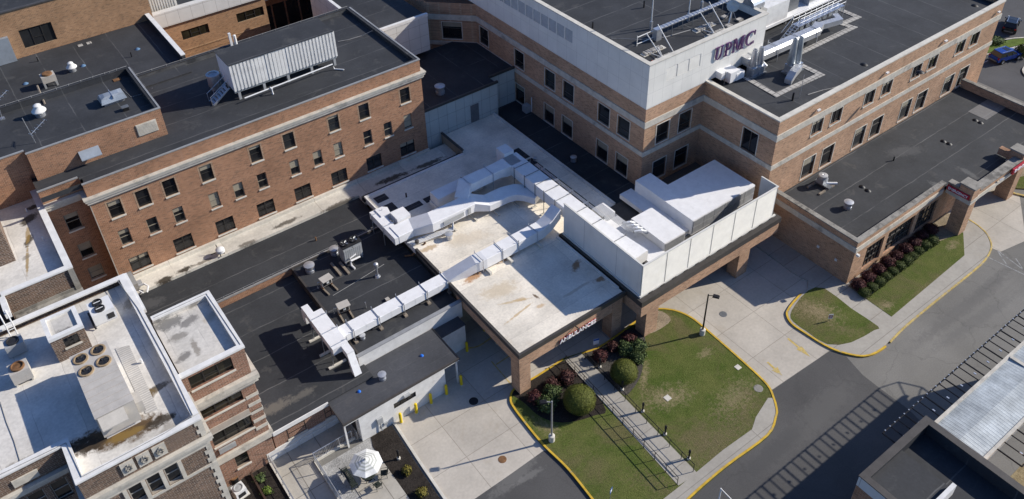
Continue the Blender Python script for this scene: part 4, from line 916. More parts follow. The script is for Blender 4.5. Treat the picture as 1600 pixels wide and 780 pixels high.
part(MB().box(17.02, 17.2, 46.6, 59.9, 3.4, 4.24).box(16.9, 27.05, 59.7, 59.84, 4.15, 4.28), 'edging', BRONZE, D_)
part(MB().box(16.8, 27.15, 46.2, 46.48, 2.6, 4.50), 'parapet', WPAINT, D_)
part(MB().box(16.75, 27.2, 46.15, 46.53, 4.50, 4.56), 'coping', GREYC, D_)
for x0, x1, z0, z1 in ((9.35, 10.9, 1.35, 2.55), (12.6, 13.2, 1.3, 2.6)):
    window(D_, (8.22, 44.835), (17.2, 44.835), (x0-8.22, x1-8.22, z0, z1), 'hung', frame=FRAME_D, glass=GLASS_B, sill=STONE_LT, depth=.09)
part(MB().box(7.35, 14.2, 44.73, 44.83, .06, 1.15), 'foundation_wall', WPAINT, D_)
part(MB().box(27.0, 39.1, 63.83, 64.25, 4.5, 5.05), 'black_edge', MEMB, D_)
# white block with grey roof
V_ = bldg('white_service_building', 'low white painted service building with a grey flat roof by the yellow bollards', 19, 44)
vo = [(17.45-14.3, 19.55-14.3, 1.68, 2.28)]
vm = MB().facade((14.3, 41.95), (22.45, 41.95), 0, 3.0, vo, .12).facade((14.3, 45.4), (14.3, 41.95), 0, 3.0, [(.9, 2.6, .06, 2.5)], .15).facade((22.45, 41.95), (22.45, 45.4), 0, 3.0)
part(vm, 'wall', WPAINT, V_)
window(V_, (14.3, 41.95), (22.45, 41.95), vo[0], 'triple', frame=FRAME_D, depth=.11)
part(MB().box(14.25, 14.298, 43.0, 44.4, .06, 2.45), 'door', BRONZE, V_)
part(MB().box(22.46, 26.6, 45.0, 46.19, 0, 2.9), 'side_wall', WPAINT, V_); part(MB().box(24.0, 26.65, 44.95, 46.19, 2.9, 2.98), 'side_roof', SHING, V_)
part(MB().box(13.0, 23.95, 41.9, 46.15, 3.0, 3.2), 'fascia', WPAINT, V_)
part(MB().box(13.05, 23.9, 42.0, 46.15, 3.2, 3.25), 'roof', SHING, V_)
part(MB().box(12.97, 23.98, 41.86, 42.0, 3.13, 3.30).box(12.97, 13.05, 42.0, 46.15, 3.13, 3.299).box(23.9, 23.98, 42, 46.15, 3.13, 3.299), 'edging', BRONZE, V_)
for x in (13.12, 23.75): part(MB().box(x-.07, x+.07, 42.1, 42.24, 0, 3.0), 'porch_post', WHITEC, V_)
part(MB().box(18.4, 18.95, 41.72, 41.94, 2.5, 2.68), 'wall_lamp', GREYU, V_)
part(MB().box(15.75, 16.25, 41.75, 41.94, 1.1, 1.75).tube([(16.0, 41.85, 1.1), (16.05, 41.8, .15)], .05).box(16.3, 16.6, 41.8, 41.94, .5, .8), 'utility_meter', GREYU, V_)

# ================================================================== THE OLD BROWN BRICK BUILDING WITH WHITE ROOFS
W_ = bldg('old_brown_building', 'old brown brick building with stone trim and a stained white roof at the lower left', -3, 50)
wz, rz_ = 13.45, 12.95
wpoly = [(-14, 45.2), (-14, 43.9), (-4.28, 43.9), (-4.28, 40.55), (3.45, 40.55), (3.45, 52.6), (3.65, 52.6), (3.65, 57.3), (-14, 57.3)]
ao = [(-4.28, 40.55), (3.45, 40.55)]
op1 = [(x-.42+4.28, x+.47+4.28, 9.0, 10.75) for x in (.72, -.45, -1.62)]+[(x-.42+4.28, x+.47+4.28, 4.6, 6.5) for x in (.72, -.45, -1.62)]
op1b = [(2.0, 3.2, 5.6, 7.0)]
m = MB().facade(*ao, 0, wz, op1, .3).facade((-4.28, 43.9), (-4.28, 40.55), 0, wz).facade((3.45, 40.55), (3.45, 57.3), 0, wz).facade((3.45, 57.3), (-14, 57.3), 0, wz)
opj = [(8.0, 9.0, 8.9, 10.8), (6.6, 7.6, 8.9, 10.8)]
m.facade((-14, 43.9), (-4.28, 43.9), 0, wz, opj, .3)
part(m, 'wall', BR_BUFF, W_)
for o in op1: window(W_, *ao, o, 'hung', frame=FRAME_L, depth=.28)
for o in opj: window(W_, (-14, 43.9), (-4.28, 43.9), o, 'hung', frame=FRAME_L, depth=.28)
part(MB().prism([(-14, 44.3), (-3.88, 44.3), (-3.88, 40.95), (3.05, 40.95), (3.05, 57.0), (-14, 57.0)], 12.6, rz_), 'roof', ROOF_W, W_)
cp = MB(); q = .42
cp.box(-14, -4.28+.0, 43.82, 43.9+q, wz-.0, wz+.14).box(-4.36, -4.28+q, 40.47+q+.02, 43.9+q, wz, wz+.139).box(-4.36, 3.53, 40.47, 40.55+q-.08, wz, wz+.14).box(3.05, 3.53, 40.97, 57.38, wz, wz+.139).box(3.531, 3.72, 52.6, 57.38, wz-.3, wz+.10).box(-14, 3.05, 56.9, 57.38, wz, wz+.138)
part(cp, 'coping', WHITEC, W_)
ip = MB().facade((3.04, 56.9), (3.04, 40.9), rz_, wz, (), .05).facade((-3.87, 40.96), (-3.87, 44.31), rz_, wz); ip.facade((3.04, 40.96), (-3.87, 40.96), rz_, wz); ip.facade((-3.87, 44.31), (-14, 44.31), rz_, wz)
part(ip, 'parapet_lining', ROOF_W, W_)
tr = MB()
for z0, z1, o in ((11.25, 11.5, .22), (11.5, 11.8, .32)):
    tr.band(*ao, z0, z1, o, ext0=o*0, ext1=o); tr.band((3.45, 40.55), (3.45, 44.7), z0, z1, o*.98, ext0=-.01); tr.band((-4.28, 43.9), (-4.28, 40.55), z0, z1, o*.97, ext1=o, ext0=-o-.01); tr.band((-14, 43.9), (-4.28, 43.9), z0, z1, o*.96)
tr.band(*ao, 8.70, 8.93, .07); tr.band(*ao, 10.8, 11.1, .06)
for x in (1.32, .12, -1.05, -2.22): tr.box(x-.13, x+.13, 40.46, 40.53, 8.95, 10.79)
part(tr, 'stone_band', STONE, W_)
qn = MB(); qs = MB()
for i in range(26):
    z = .3+i*.42; w_ = .5 if i % 2 else .32
    if z < 11: qn.box(3.47-w_, 3.49, 40.51, 40.54, z, z+.40); qs.box(3.46, 3.495, 40.515, 40.51+w_, z, z+.40)
part(qn, 'quoin', STONE, W_); part(qs, 'quoin', STONE, W_); qn = MB(); qs = MB()
for i in range(4):
    z = 11.85+i*.4; w_ = .5 if i % 2 else .32; qn.box(3.47-w_, 3.49, 40.51, 40.54, z, z+.38); qs.box(3.46, 3.495, 40.515, 40.51+w_, z, z+.38)
part(qn, 'quoin', STONE, W_); part(qs, 'quoin', STONE, W_)
for i in range(3):
    x = .15-i*1.0; fr = part(MB().box(x, x+.82, 40.46, 40.54, 12.1, 13.2), 'carved_panel', STONE, W_)
    c_ = MB()
    rp = random.Random(5+i)
    for j in range(9): a = j*.7; c_.tube([(x+.41+.27*math.cos(a)*rp.uniform(.5, 1), 40.45, 12.65+.38*math.sin(a)*rp.uniform(.5, 1)), (x+.41+.2*math.cos(a+1.1), 40.42, 12.65+.3*math.sin(a+1.1))], .06, 5)
    c_.lathe([(0, -.05), (.12, 0), (0, .05)], (x+.41, 40.44, 12.65), 8)
    part(c_, 'ornament', STONE_DK, fr)
part(MB().box(-7.6, -6.1, 43.80, 43.89, 12.1, 12.75), 'carved_panel', STONE, W_)
# annex on its right
N_ = bldg('brick_annex', 'narrow brick annex with strip windows and a black spotted white roof', 5.9, 48)
NA, NB = (3.47, 44.75), (8.12, 44.75)
no = [(3.99-3.47, 7.09-3.47, 11.68, 13.0), (3.99-3.47, 7.05-3.47, 8.30, 9.42), (4.05-3.47, 7.12-3.47, 4.95, 6.42), (5.06-3.47, 6.07-3.47, 1.42, 2.77)]
m = MB().facade(NA, NB, 0, 13.25, no, .3).facade(NB, (8.12, 51.6), 0, 13.25).facade((8.12, 51.6), (3.66, 51.6), 0, 13.25)
part(m, 'wall', BR_MIX, N_)
for i, o in enumerate(no): window(N_, NA, NB, o, 'triple' if i < 3 else 'hung', frame=FRAME_D, glass=GLASS_B, sill=STONE_LT, depth=.28, blind=0)
part(MB().box(3.67, 7.8, 45.1, 51.3, 12.6, 12.95), 'roof', ROOF_SPOT, N_)
part(MB().box(3.54, 8.2, 44.67, 45.1, 13.25, 13.42).box(7.75, 8.2, 45.1, 51.25, 13.25, 13.419).box(3.73, 8.2, 51.25, 51.68, 13.25, 13.42), 'coping', WHITEC, N_)
part(MB().facade((7.74, 51.25), (7.74, 45.1), 12.95, 13.25).facade((3.7, 51.24), (7.74, 51.24), 12.95, 13.25), 'parapet_lining', ROOF_SPOT, N_)
tb = MB()
for z0, z1, o in ((9.75, 10.1, .28), (10.1, 10.55, .40)): tb.band(NA, NB, z0, z1, o, ext0=-.1, ext1=o); tb.band(NB, (8.12, 51.6), z0, z1, o*.98, ext0=-.01)
tb.band(NA, NB, 9.45, 9.7, .10); tb.band(NA, NB, 3.1, 3.75, .22, ext1=.2); tb.band(NB, (8.12, 46.5), 3.1, 3.74, .2, ext0=-.01); tb.band(NA, NB, 6.45, 6.62, .06)
for z in (4.4, 5.3, 6.3, 7.2, 8.1): tb.band((7.2, 44.75), NB, z, z+.32, .05, ext1=.05); tb.band(NB, (8.12, 46), z, z+.319, .048, ext0=-.01)
part(tb, 'stone_band', STONE, N_)
part(MB().box(3.5, 7.15, 44.66, 44.74, 6.62, 7.15), 'spandrel', TANU2, N_)
part(MB().box(4.2, 5.5, 44.55, 44.7, 4.2, 4.65), 'window_air_conditioner', GREYU, N_)
# white roofed block behind
C_ = bldg('white_roofed_block', 'brown brick block with a cracked white roof and white parapet at the left edge', -6, 66)
cz = 14.35
m = MB().facade((-14, 59.6), (.45, 59.6), 0, cz).facade((.45, 59.6), (.45, 72.6), 0, cz).facade((-4.45, 59.6), (-4.45, 59.0), 0, cz)
part(m, 'wall', BR_BUFF, C_)
part(MB().box(-14, .1, 59.95, 72.6, 13.4, 13.75), 'roof', ROOF_W, C_)
part(MB().box(-4.6, .53, 59.52, 60.0, cz, cz+.14).box(.0, .53, 60.0, 72.6, cz, cz+.139).box(-14, -1.6, 72.2, 72.7, 13.75, 14.4).box(-4.8, -4.4, 57.4, 59.5, cz-.4, cz+.1), 'coping', WHITEC, C_)
part(MB().facade((-.01, 72.4), (-.01, 60.0), 13.75, cz).facade((-.01, 60.01), (-14, 60.01), 13.75, cz), 'parapet_lining', ROOF_W, C_)
part(MB().box(-4.4, .55, 58.9, 59.58, 11.9, 12.2).box(.1, .50, 59.48, 59.58, 12.2, cz-.02).box(.46, .52, 59.55, 72.6, 12.2, 12.5).box(-4.45, .52, 59.53, 59.59, 12.2, 12.5).box(.5, 4.2, 57.6, 59.4, 11.2, 11.9), 'stone_band', STONE_DK, C_)
part(MB().box(-14, -1.7, 72.8, 74, 13.8, 16.4).box(-14, -2.9, 64, 72.1, 13.76, 17.2), 'rear_wall', BR_BUFF, C_)
gg = thing('glazed_lean_to', 'green glazed lean to against the brick wall at the left edge', 'lean-to', (-1.2, 74, 13.8))
part(MB().add([(-3.2, 72.75, 14.4), (.4, 72.75, 14.4), (.4, 75.5, 17.2), (-3.2, 75.5, 17.2), (-3.2, 75.5, 13.8), (.4, 75.5, 13.8), (.4, 72.75, 13.8), (-3.2, 72.75, 13.8)], [(0, 1, 2, 3), (6, 5, 2, 1), (7, 6, 1, 0), (4, 7, 0, 3)]), 'glazing', GREENGL, gg)
m = MB()
for x in (-2.2, -.9, .32): m.tube([(x, 72.75, 14.45), (x, 75.5, 17.25)], .05, 4)
part(m, 'glazing_bar', GREYC, gg)

# ================================================================== BRIDGE AND TOWER AT THE LOWER RIGHT
R_ = bldg('covered_bridge', 'raised covered footbridge with a silver ribbed metal roof and open sunshade frames', 55, 11)
bz = 7.9; m = MB(); n = 60
for i in range(70):
    x = 45.0+i*.295
    m.add([(x, 9.35, bz), (x+.05, 9.35, bz+.012), (x+.10, 9.35, bz), (x+.295, 9.35, bz), (x, 11.05, bz+.12), (x+.05, 11.05, bz+.132), (x+.10, 11.05, bz+.12), (x+.295, 11.05, bz+.12), (x, 12.75, bz), (x+.05, 12.75, bz+.012), (x+.10, 12.75, bz), (x+.295, 12.75, bz)], [(0, 1, 5, 4), (1, 2, 6, 5), (2, 3, 7, 6), (4, 5, 9, 8), (5, 6, 10, 9), (6, 7, 11, 10)])
part(m, 'roof', SILVR2, R_)
part(MB().box(45, 65.7, 12.75, 12.98, bz-.25, bz+.08).box(45, 65.7, 9.12, 9.35, bz-.25, bz+.08), 'gutter', STONE, R_)
part(MB().box(45, 65.4, 9.6, 12.5, 4.4, bz-.26), 'body', GREYU, R_)  # enclosed walls added below the roof; their depth extends the cast shadow
part(MB().box(55.2, 55.5, 9.35, 12.75, bz+.1, bz+.16), 'expansion_joint', STONE, R_)
pc = MB()
for x in (50, 57.5, 65): pc.lathe([(.35, 0), (.35, 4.4)], (x, 11.05, 0), 14)
part(pc, 'column', STONE, R_)
for y0, y1 in ((12.99, 14.65), (7.4, 9.11)):
    yo = y1 if y1 > 13 else y0; m = MB()
    xs = 41.9 if y1 > 13 else 47
    m.tube([(xs, yo, bz-.05), (64.9, yo, bz-.05)], .055, 5)
    x = xs
    i = 0
    while x < 65: m.tube([(x, y0, bz-.05), (x, y1, bz-.05)], .045 if i % 3 else .06, 5); x += (.75 if i % 3 == 2 else .92); i += 1
    if y1 > 13:
        for a in range(5):
            t0, t1 = math.pi/2-a*math.pi/5, math.pi/2-(a+1)*math.pi/5; cx, cy, rx, ry = 64.9, 11.6, 2.9, 3.05
            m.tube([(cx+rx*math.cos(t0), cy+ry*math.sin(t0), bz-.05), (cx+rx*math.cos(t1), cy+ry*math.sin(t1), bz-.05)], .055, 5)
            m.tube([(cx, 11.6, bz-.05), (cx+rx*math.cos(t1), cy+ry*math.sin(t1), bz-.05)], .045, 5)
    part(m, 'sunshade_frame', BLACK, R_)
    b_ = MB()
    for i in range(40):
        x = 42.2+i*.57
        if x < xs or x > 65: continue
        b_.box(x-.04, x+.04, yo-.045, yo+.045, bz+.005, bz+.05)
    for i in range(12): x = xs+.9+i*1.8; b_.box(x-.05, x+.05, y0+.45, y0+.65, bz+.0, bz+.06)
    part(b_, 'clip', GALV, R_)
part(MB().lathe([(.9, 4.2), (.9, bz+.2), (.5, bz+.5)], (66.3, 11.4, 0), 16), 'end_drum', GREYU, R_)
Tw = bldg('stair_tower', 'dark flat roofed tower with deep parapets at the lower right corner', 43, 10)
tz = 8.75; tx0, tx1, ty0, ty1 = 37.1, 44.75, 2.0, 13.35
m = MB().facade((tx0, ty1), (tx0, ty0), 0, tz-.9).facade((tx1, ty1), (tx0, ty1), 0, tz).facade((tx1, ty0), (tx1, ty1), 0, tz).facade((tx0, ty0), (tx1, ty0), 0, tz)
part(m, 'wall', BR_OLD, Tw)
part(MB().box(tx0-.03, tx0, ty0, ty1, tz-.95, tz), 'panel_band', PANEL_W, Tw)
m = MB(); m.facade((tx1-.45, ty1-.45), (tx1-.45, ty0), tz-1.1, tz).facade((tx0+.4, ty1-.45), (tx1-.45, ty1-.45), tz-1.1, tz)
m.facade((tx0+.4, ty0), (tx0+.4, ty1-.4), tz-.5, tz); part(m, 'parapet_lining', MEMB, Tw)
part(MB().box(tx0+.3, tx1-.4, ty0, ty1-.4, tz-1.3, tz-1.05).box(tx0+.4, 41.4, 9.4, ty1-.45, tz-1.05, tz-.45), 'roof', MEMB, Tw)
part(MB().box(tx0-.05, tx1+.05, ty1-.5, ty1+.05, tz, tz+.08).box(tx1-.5, tx1+.05, ty0, ty1-.5, tz, tz+.079).box(tx0-.05, tx0+.45, ty0, ty1-.5, tz, tz+.079), 'coping', BRONZE, Tw)
part(MB().box(tx0+.45, 41.5, 9.1, 9.38, tz-1.05, tz+.02), 'inner_parapet', WPAINT, Tw)
struct(MB().sheet([(47, -6), (75, -6), (75, 8.6), (47, 8.6)], .010), 'dry_grass', DRYG, 'stuff', 'dry tan grass below the covered bridge', 'grass')
# ================================================================== ROOFTOP THINGS
def P3(px, py, z): return at(px, py, z)
def lathe_thing(name, label, cat, loc, parts, group=None, s=1., n=16):
    t = thing(name, label, cat, loc, group)
    for nm, prof, mat in parts:
        o = part(MB().lathe([(r*s, z*s) for r, z in prof], n=n), nm, mat, t, smooth=True, world=False)
    return t
# --- spun ventilators
MUSH = [('curb', [(.42, 0), (.42, .25), (.3, .3)], GALV), ('throat', [(.28, .25), (.28, .55)], GALV), ('cap', [(.34, .5), (.62, .52), (.62, .6), (.40, .85), (.33, .95), (.33, 1.12), (.2, 1.22), (0, 1.24)], WHITEC)]
v0 = lathe_thing('roof_ventilator', 'white spun ventilator on the black rooftop storey beside the tall aerial mast', 'roof vent', P3(64, 181, 17.9), MUSH, 'spun roof ventilators')
dup(v0, P3(114, 111, 15.75), None, 'white spun ventilator on the rear black roof, right of the rusty topped exhaust box', .85)
FLAT = [('curb', [(.5, 0), (.5, .35)], GALV), ('drum', [(.46, .35), (.46, .72), (.55, .74), (.55, .95)], GALV), ('top', [(.6, .92), (.6, 1.0), (.3, 1.08), (0, 1.09)], ALU)]
f0 = lathe_thing('drum_ventilator', 'silver drum ventilator on the shaded black roof of the green panelled block', 'roof vent', P3(688, 146, 9.1), FLAT, 'drum ventilators')
dup(f0, P3(485, 424, 4.15), None, 'silver drum ventilator at the left corner of the middle black roof', .85)
dup(f0, P3(523, 397, 4.15), None, 'silver drum ventilator right beside the twin fan chiller', .75)
dup(f0, P3(1324, 325, 4.45), None, 'white topped drum ventilator near the front of the emergency wing roof', .8)
dup(f0, P3(598, 592, 3.25), None, 'bright dome ventilator on the grey roof of the white service building', .6)
dup(f0, P3(702, 373, 5.2), None, 'white ribbed ventilator on the rust stained roof beside the duct', .65)
dup(f0, P3(567, 529, 4.15), None, 'small beige ventilator under the long white duct', .45)
dup(f0, P3(896, 252, 4.6), None, 'small ventilator in the shaded black roof strip by the hospital wall', .6)
dup(f0, P3(836, 251, 5.2), None, 'small silver ventilator on the white roof at the head of the dark walkway pads', .4)
# silver lidded hood on the rooftop storey
t = thing('roof_hood', 'low silver hood with a ridged lid on the black rooftop storey', 'roof vent', P3(177, 158, 17.9))
hb = MB(); a, b = 1.05, .7
hb.add([(-a, -b, .25), (a, -b, .25), (a, b, .25), (-a, b, .25), (-a*1.08, -b*1.1, .32), (a*1.08, -b*1.1, .32), (a*1.08, b*1.1, .32), (-a*1.08, b*1.1, .32), (-a*.95, -b*.8, .75), (a*.95, -b*.8, .75), (a*.95, b*.8, .75), (-a*.95, b*.8, .75), (-a*.6, -b*.5, .86), (a*.6, -b*.5, .86), (a*.6, b*.5, .86), (-a*.6, b*.5, .86)],
       [(i+4*j, (i+1) % 4+4*j, (i+1) % 4+4*j+4, i+4*j+4) for j in range(3) for i in range(4)]+[(12, 13, 14, 15), (3, 2, 1, 0)])
part(hb, 'hood', SILVER, t, world=False); part(MB().box(-.9, .9, -.55, .55, 0, .3), 'curb', GALV, t, world=False)
part(MB().box(-.03, .03, -.72, .72, .62, .89), 'seam', GALV, t, world=False)
t = thing('exhaust_box', 'grey exhaust box on legs with a rusty round top on the rear black roof', 'exhaust fan', P3(80, 133, 15.75))
part(MB().box(-.65, .65, -.5, .5, .55, 1.25), 'body', TANU, t, world=False)
part(MB().lathe([(.5, 1.25), (.45, 1.4), (.2, 1.45), (0, 1.4)]), 'rusty_cap', RUST, t, True, world=False)
for x, y in ((-.55, -.42), (.55, -.42), (-.55, .42), (.55, .42)): part(MB().box(x-.09, x+.09, y-.07, y+.07, 0, .55), 'leg', GREYU, t, world=False)
single(MB().tube([at(70, 163, 17.92), at(58, 134, 18.3)], .09, 5), 'timber_pole', WOOD, 'weathered timber pole lying across the parapet of the rooftop storey', 'pole')
# aerials
def aerial(label, base, h, lean=(0, 0)):
    t = thing('aerial_mast', label, 'antenna', base)
    part(MB().tube([(0, 0, 0), (lean[0], lean[1], h)], .035, 5), 'mast', GALV, t, world=False)
    m = MB(); z = h*.62
    m.tube([(-.2, 0, z), (1.25, .35, z+.75)], .03, 5)
    for i in range(6): f = i/5; c = Vector((-.2+1.45*f, .35*f, z+.75*f)); m.tube([c+Vector((.12, -.35+.03*i, 0)), c+Vector((-.12, .35-.03*i, 0))], .018, 4)
    part(m, 'cross_arm', ALU, t, world=False)
    part(MB().box(-.2, .2, -.2, .2, 0, .12), 'foot', GALV, t, world=False); return t
aerial('tall thin aerial mast with a slanting arm at the front of the rooftop storey', at(69, 248, 16.2), 4.3, (-.3, .2))
aerial('aerial mast with a bent arm at the left edge of the rooftop storey', at(4, 186, 17.9), 2.6, (.2, .1))
# small roof marks and pipes
def pipe(label, px, py, z, h=.5, r=.06, mat=BLACK, cat='vent pipe'):
    p = P3(px, py, z); return single(MB().tube([p, p+Vector((0, 0, h))], r, 7), 'vent_pipe', mat, label, cat)
pipe('short black pipe on the rear black roof near its right end', 206, 89, 15.75, .55)
pipe('short black pipe on the rear black roof near the brick wall', 60, 96, 15.75, .5)
pipe('black pipe standing on the hospital roof near its shaded left edge', 926, 44, 18.45, .7, .08)
pipe('black pipe in the middle of the ivory storey roof', 1006, 12, 18.45, .8, .08)
pipe('rusty pipe on the far black roof near the brick strip', 494, 376, 4.2, .45, .07, RUST)
pipe('short dark pipe on the white roof under the shaded duct', 635, 308, 5.2, .5, .08)
pipe('slim pipe beside the beige condenser on the middle black roof', 572, 481, 4.15, .7, .05, GALV)
def cap(label, px, py, z, mat=BLUEP, r=.22): return single(MB().lathe([(r*1.3, 0), (r, .05), (r*.7, .12), (0, .15)], P3(px, py, z), 10), 'drain_cap', mat, label, 'roof drain', smooth=True)
cap('pale blue drain cap on the rear black roof right of the white ventilator', 130, 103, 15.75)
cap('pale blue drain cap on the rear black roof towards the white parapet', 215, 77, 15.75)
cap('pale blue drain cap on the rear black roof left of the exhaust box', 40, 131, 15.75)
cap('bright blue cap near the left end of the grey roof', 561, 612, 3.25, BLUED, .13); cap('bright blue cap near the right end of the grey roof', 659, 556, 3.25, BLUED, .13)
for px, py, l in ((1438, 113, 'between the window rows'), (1350, 101, 'in the middle'), (1523, 9, 'near the far corner')):
    cap('round black drain on the large hospital roof '+l, px, py, 13.75, BLACK, .33)
for px, py, l in ((1347, 292, 'left drain of the front pair on the emergency wing roof'), (1356, 298, 'right drain of the front pair on the emergency wing roof'), (1474, 221, 'left drain of the middle pair on the emergency wing roof'), (1483, 225, 'right drain of the middle pair on the emergency wing roof'), (1524, 188, 'left drain of the rear pair on the emergency wing roof'), (1532, 192, 'right drain of the rear pair on the emergency wing roof')):
    cap('round black '+l, px, py, 4.45, BLACK, .26)
single(MB().box(*[v for a in ((-.55, -.05), (-.25, .25)) for v in (P3(130, 70, 15.75)[0 if a[0] == -.55 else 1]+a[0], P3(130, 70, 15.75)[0 if a[0] == -.55 else 1]+a[1])], 15.751, 15.80), 'roof_paver', PAVER, 'left one of two pale pavers on the rear black roof', 'paver')
q = P3(135.5, 68.5, 15.75); single(MB().box(q.x, q.x+.5, q.y-.25, q.y+.25, 15.751, 15.80), 'roof_paver', PAVER, 'right one of two pale pavers on the rear black roof', 'paver')
# lightning cables along roof edges
def cable(label, pts, r=.035):
    return single(MB().tube(pts, r, 4), 'roof_cable', CABLE, label, 'cable')
cable('thin grey cable sagging over the brick building roof to its right parapet', [at(528, 65, 15.7), at(545, 62, 15.65), at(565, 56, 15.65), at(582, 48, 16.1)])
cable('thin cable lying along the white roof parapet of the old brown building', [(2.9, 56.8, 13.62), (3.25, 53.0, 13.62), (3.3, 46, 13.62), (3.15, 41.0, 13.62), (1.2, 40.75, 13.62), (-3.9, 40.75, 13.62), (-4.05, 43.9, 13.62), (-9, 44.05, 13.62)], .025)
cable('thin cable on the coping of the annex roof', [(3.9, 51.4, 13.44), (7.9, 51.4, 13.44), (7.95, 48, 13.44), (8.0, 45, 13.44)], .025)
cable('dark cable lying across the white roof left of the tan rooftop unit', [at(0, 628, 12.97), at(10, 660, 12.97), at(22, 690, 12.97), at(32, 724, 12.97)], .03)
m = MB()
for x in range(20): p = Vector((8.6+x*.95, 59.93, 4.27)); m.tube([p, p+Vector((0, 0, .22))], .02, 4)
m.tube([(8.4, 59.93, 4.49), (26.9, 59.93, 4.49)], .022, 4)
single(m, 'roof_cable', CABLE, 'cable on small pins along the edge above the short red brick parapet', 'cable')

# --- plant enclosure on the brick building
t = thing('plant_enclosure', 'long white ribbed plant enclosure with a black top raised above the brick building roof', 'plant enclosure', (24.8, 74, 15.6))
ex0, ex1, ey0, ey1, ez0, ez1 = 19.35, 30.25, 72.35, 75.75, 16.65, 19.5
m = MB(); m.box(ex0, ex1, ey0+.06, ey1, ez0, ez1)
part(m, 'wall', WHITEC, t)
m = MB(); x = ex0
while x < ex1-.1:
    if not (21.6 < x < 22.9 or 23.6 < x < 24.9): m.box(x, x+.20, ey0-.02, ey0+.055, ez0, ez1)
    else: m.box(x, x+.31, ey0+.02, ey0+.055, ez0, ez1)
    x += .36
part(m, 'ribbed_cladding', WHITEC, t)
part(MB().box(ex0-.05, ex1+.05, ey0-.06, ey1+.05, ez1+.002, ez1+.08), 'roof', MEMB, t)
for i in range(5):
    x = ex0+.3+i*2.55
    for y_ in (ey0+.1, ey1-.4): part(MB().box(x, x+.25, y_, y_+.25, 15.6, ez0-.22), 'stub_column', GREYU, t)
part(MB().box(ex0, ex1, ey0+.08, ey0+.38, ez0-.22, ez0-.003), 'support_beam', SILVER, t); part(MB().box(ex0, ex1, ey1-.4, ey1-.1, ez0-.22, ez0-.003), 'support_beam', SILVER, t)
m = MB(); m.tube([(19.9, 71.6, 16.1), (29.4, 71.75, 16.3), (29.5, 71.75, 15.7), (30.2, 71.0, 15.7)], .07, 6); m.tube([(22.6, 71.65, 16.2), (22.6, 71.3, 16.25), (22.6, 71.3, 15.65)], .1, 6)
part(m, 'drain_pipe', WHITEU, t)
t = thing('service_stair', 'blue grey steel stair with handrails leading up to the white plant enclosure', 'stair', (18.4, 74, 15.6))
m = MB()
for i in range(6):
    z = 15.75+i*.2; x = 17.3+i*.28; m.box(x, x+.27, 73.0, 73.9, z, z+.04)
part(m, 'tread', GALV, t)
for y in (72.98, 73.92): part(MB().add([(17.2, y, 15.6), (17.45, y, 15.6), (19.2, y, 16.85), (18.95, y, 16.95)], [(0, 1, 2, 3)]).tube([(17.2, y, 15.7), (19.1, y, 16.9)], .05, 4), 'stringer', GALV, t)
for y in (72.98, 73.92):
    m = MB(); m.tube([(17.1, y, 16.55), (19.2, y, 17.85)], .03, 5)
    for i in range(4): f = i/3; m.tube([(17.15+1.9*f, y, 15.7+1.2*f), (17.15+1.9*f, y, 16.58+1.25*f)], .025, 5)
    part(m, 'handrail', GALV, t)
lathe_thing('exhaust_drum', 'shiny silver exhaust drum behind the stair of the white plant enclosure', 'exhaust fan', (18.6, 75.9, 15.6), [('curb', [(.5, 0), (.5, .4)], GALV), ('drum', [(.55, .4), (.62, .5), (.62, 1.5), (.66, 1.55), (.66, 1.7), (.45, 1.72), (.45, 1.6), (0, 1.55)], ALU)])
p = at(362, 69, 16.1)
single(MB().box(p.x-.25, p.x, 82.2, 82.45, 15.6, 17.6), 'flue_pipe', WHITEU, 'left one of two white flues at the back edge of the brick building roof', 'flue')
single(MB().lathe([(.16, 0), (.16, 1.6), (0, 1.7)], (p.x+.35, 82.3, 15.6), 10), 'flue_pipe', WHITEU, 'right one of two white flues at the back edge of the brick building roof', 'flue', smooth=True)

# --- ventilator on the white strip
t = thing('strip_fan', 'small white fan housing with dark legs on the stained white strip roof', 'exhaust fan', at(346, 398, 4.5))
part(MB().lathe([(.35, .35), (.42, .4), (.42, .7), (.2, .85), (0, .86)]), 'housing', WHITEU, t, True, world=False)
part(MB().tube([(-.4, 0, .5), (-.9, .1, .45)], .05, 5).tube([(-.1, .3, .6), (-.15, .5, 1.0)], .04, 5), 'pipe', BLACK, t, world=False)
for a in (0, 2.1, 4.2): part(MB().tube([(.3*math.cos(a), .3*math.sin(a), 0), (.25*math.cos(a), .25*math.sin(a), .4)], .05, 5), 'leg', BLACK, t, world=False)
t = thing('pipe_box', 'pale grey box with looping white pipes at the left end of the stained strip roof', 'junction box', at(213, 450, 4.5))
part(MB().box(-.6, .6, -.25, .25, .15, .55), 'box', GREYU, t, world=False)
part(MB().tube([(.2, -.3, .4), (.7, -.5, .5), (.9, -.9, .4), (.6, -1.3, .1)], .09, 6).tube([(-.3, -.3, .2), (0, -.8, .4), (.3, -1.2, .1)], .07, 6), 'pipe', WHITEU, t, world=False)

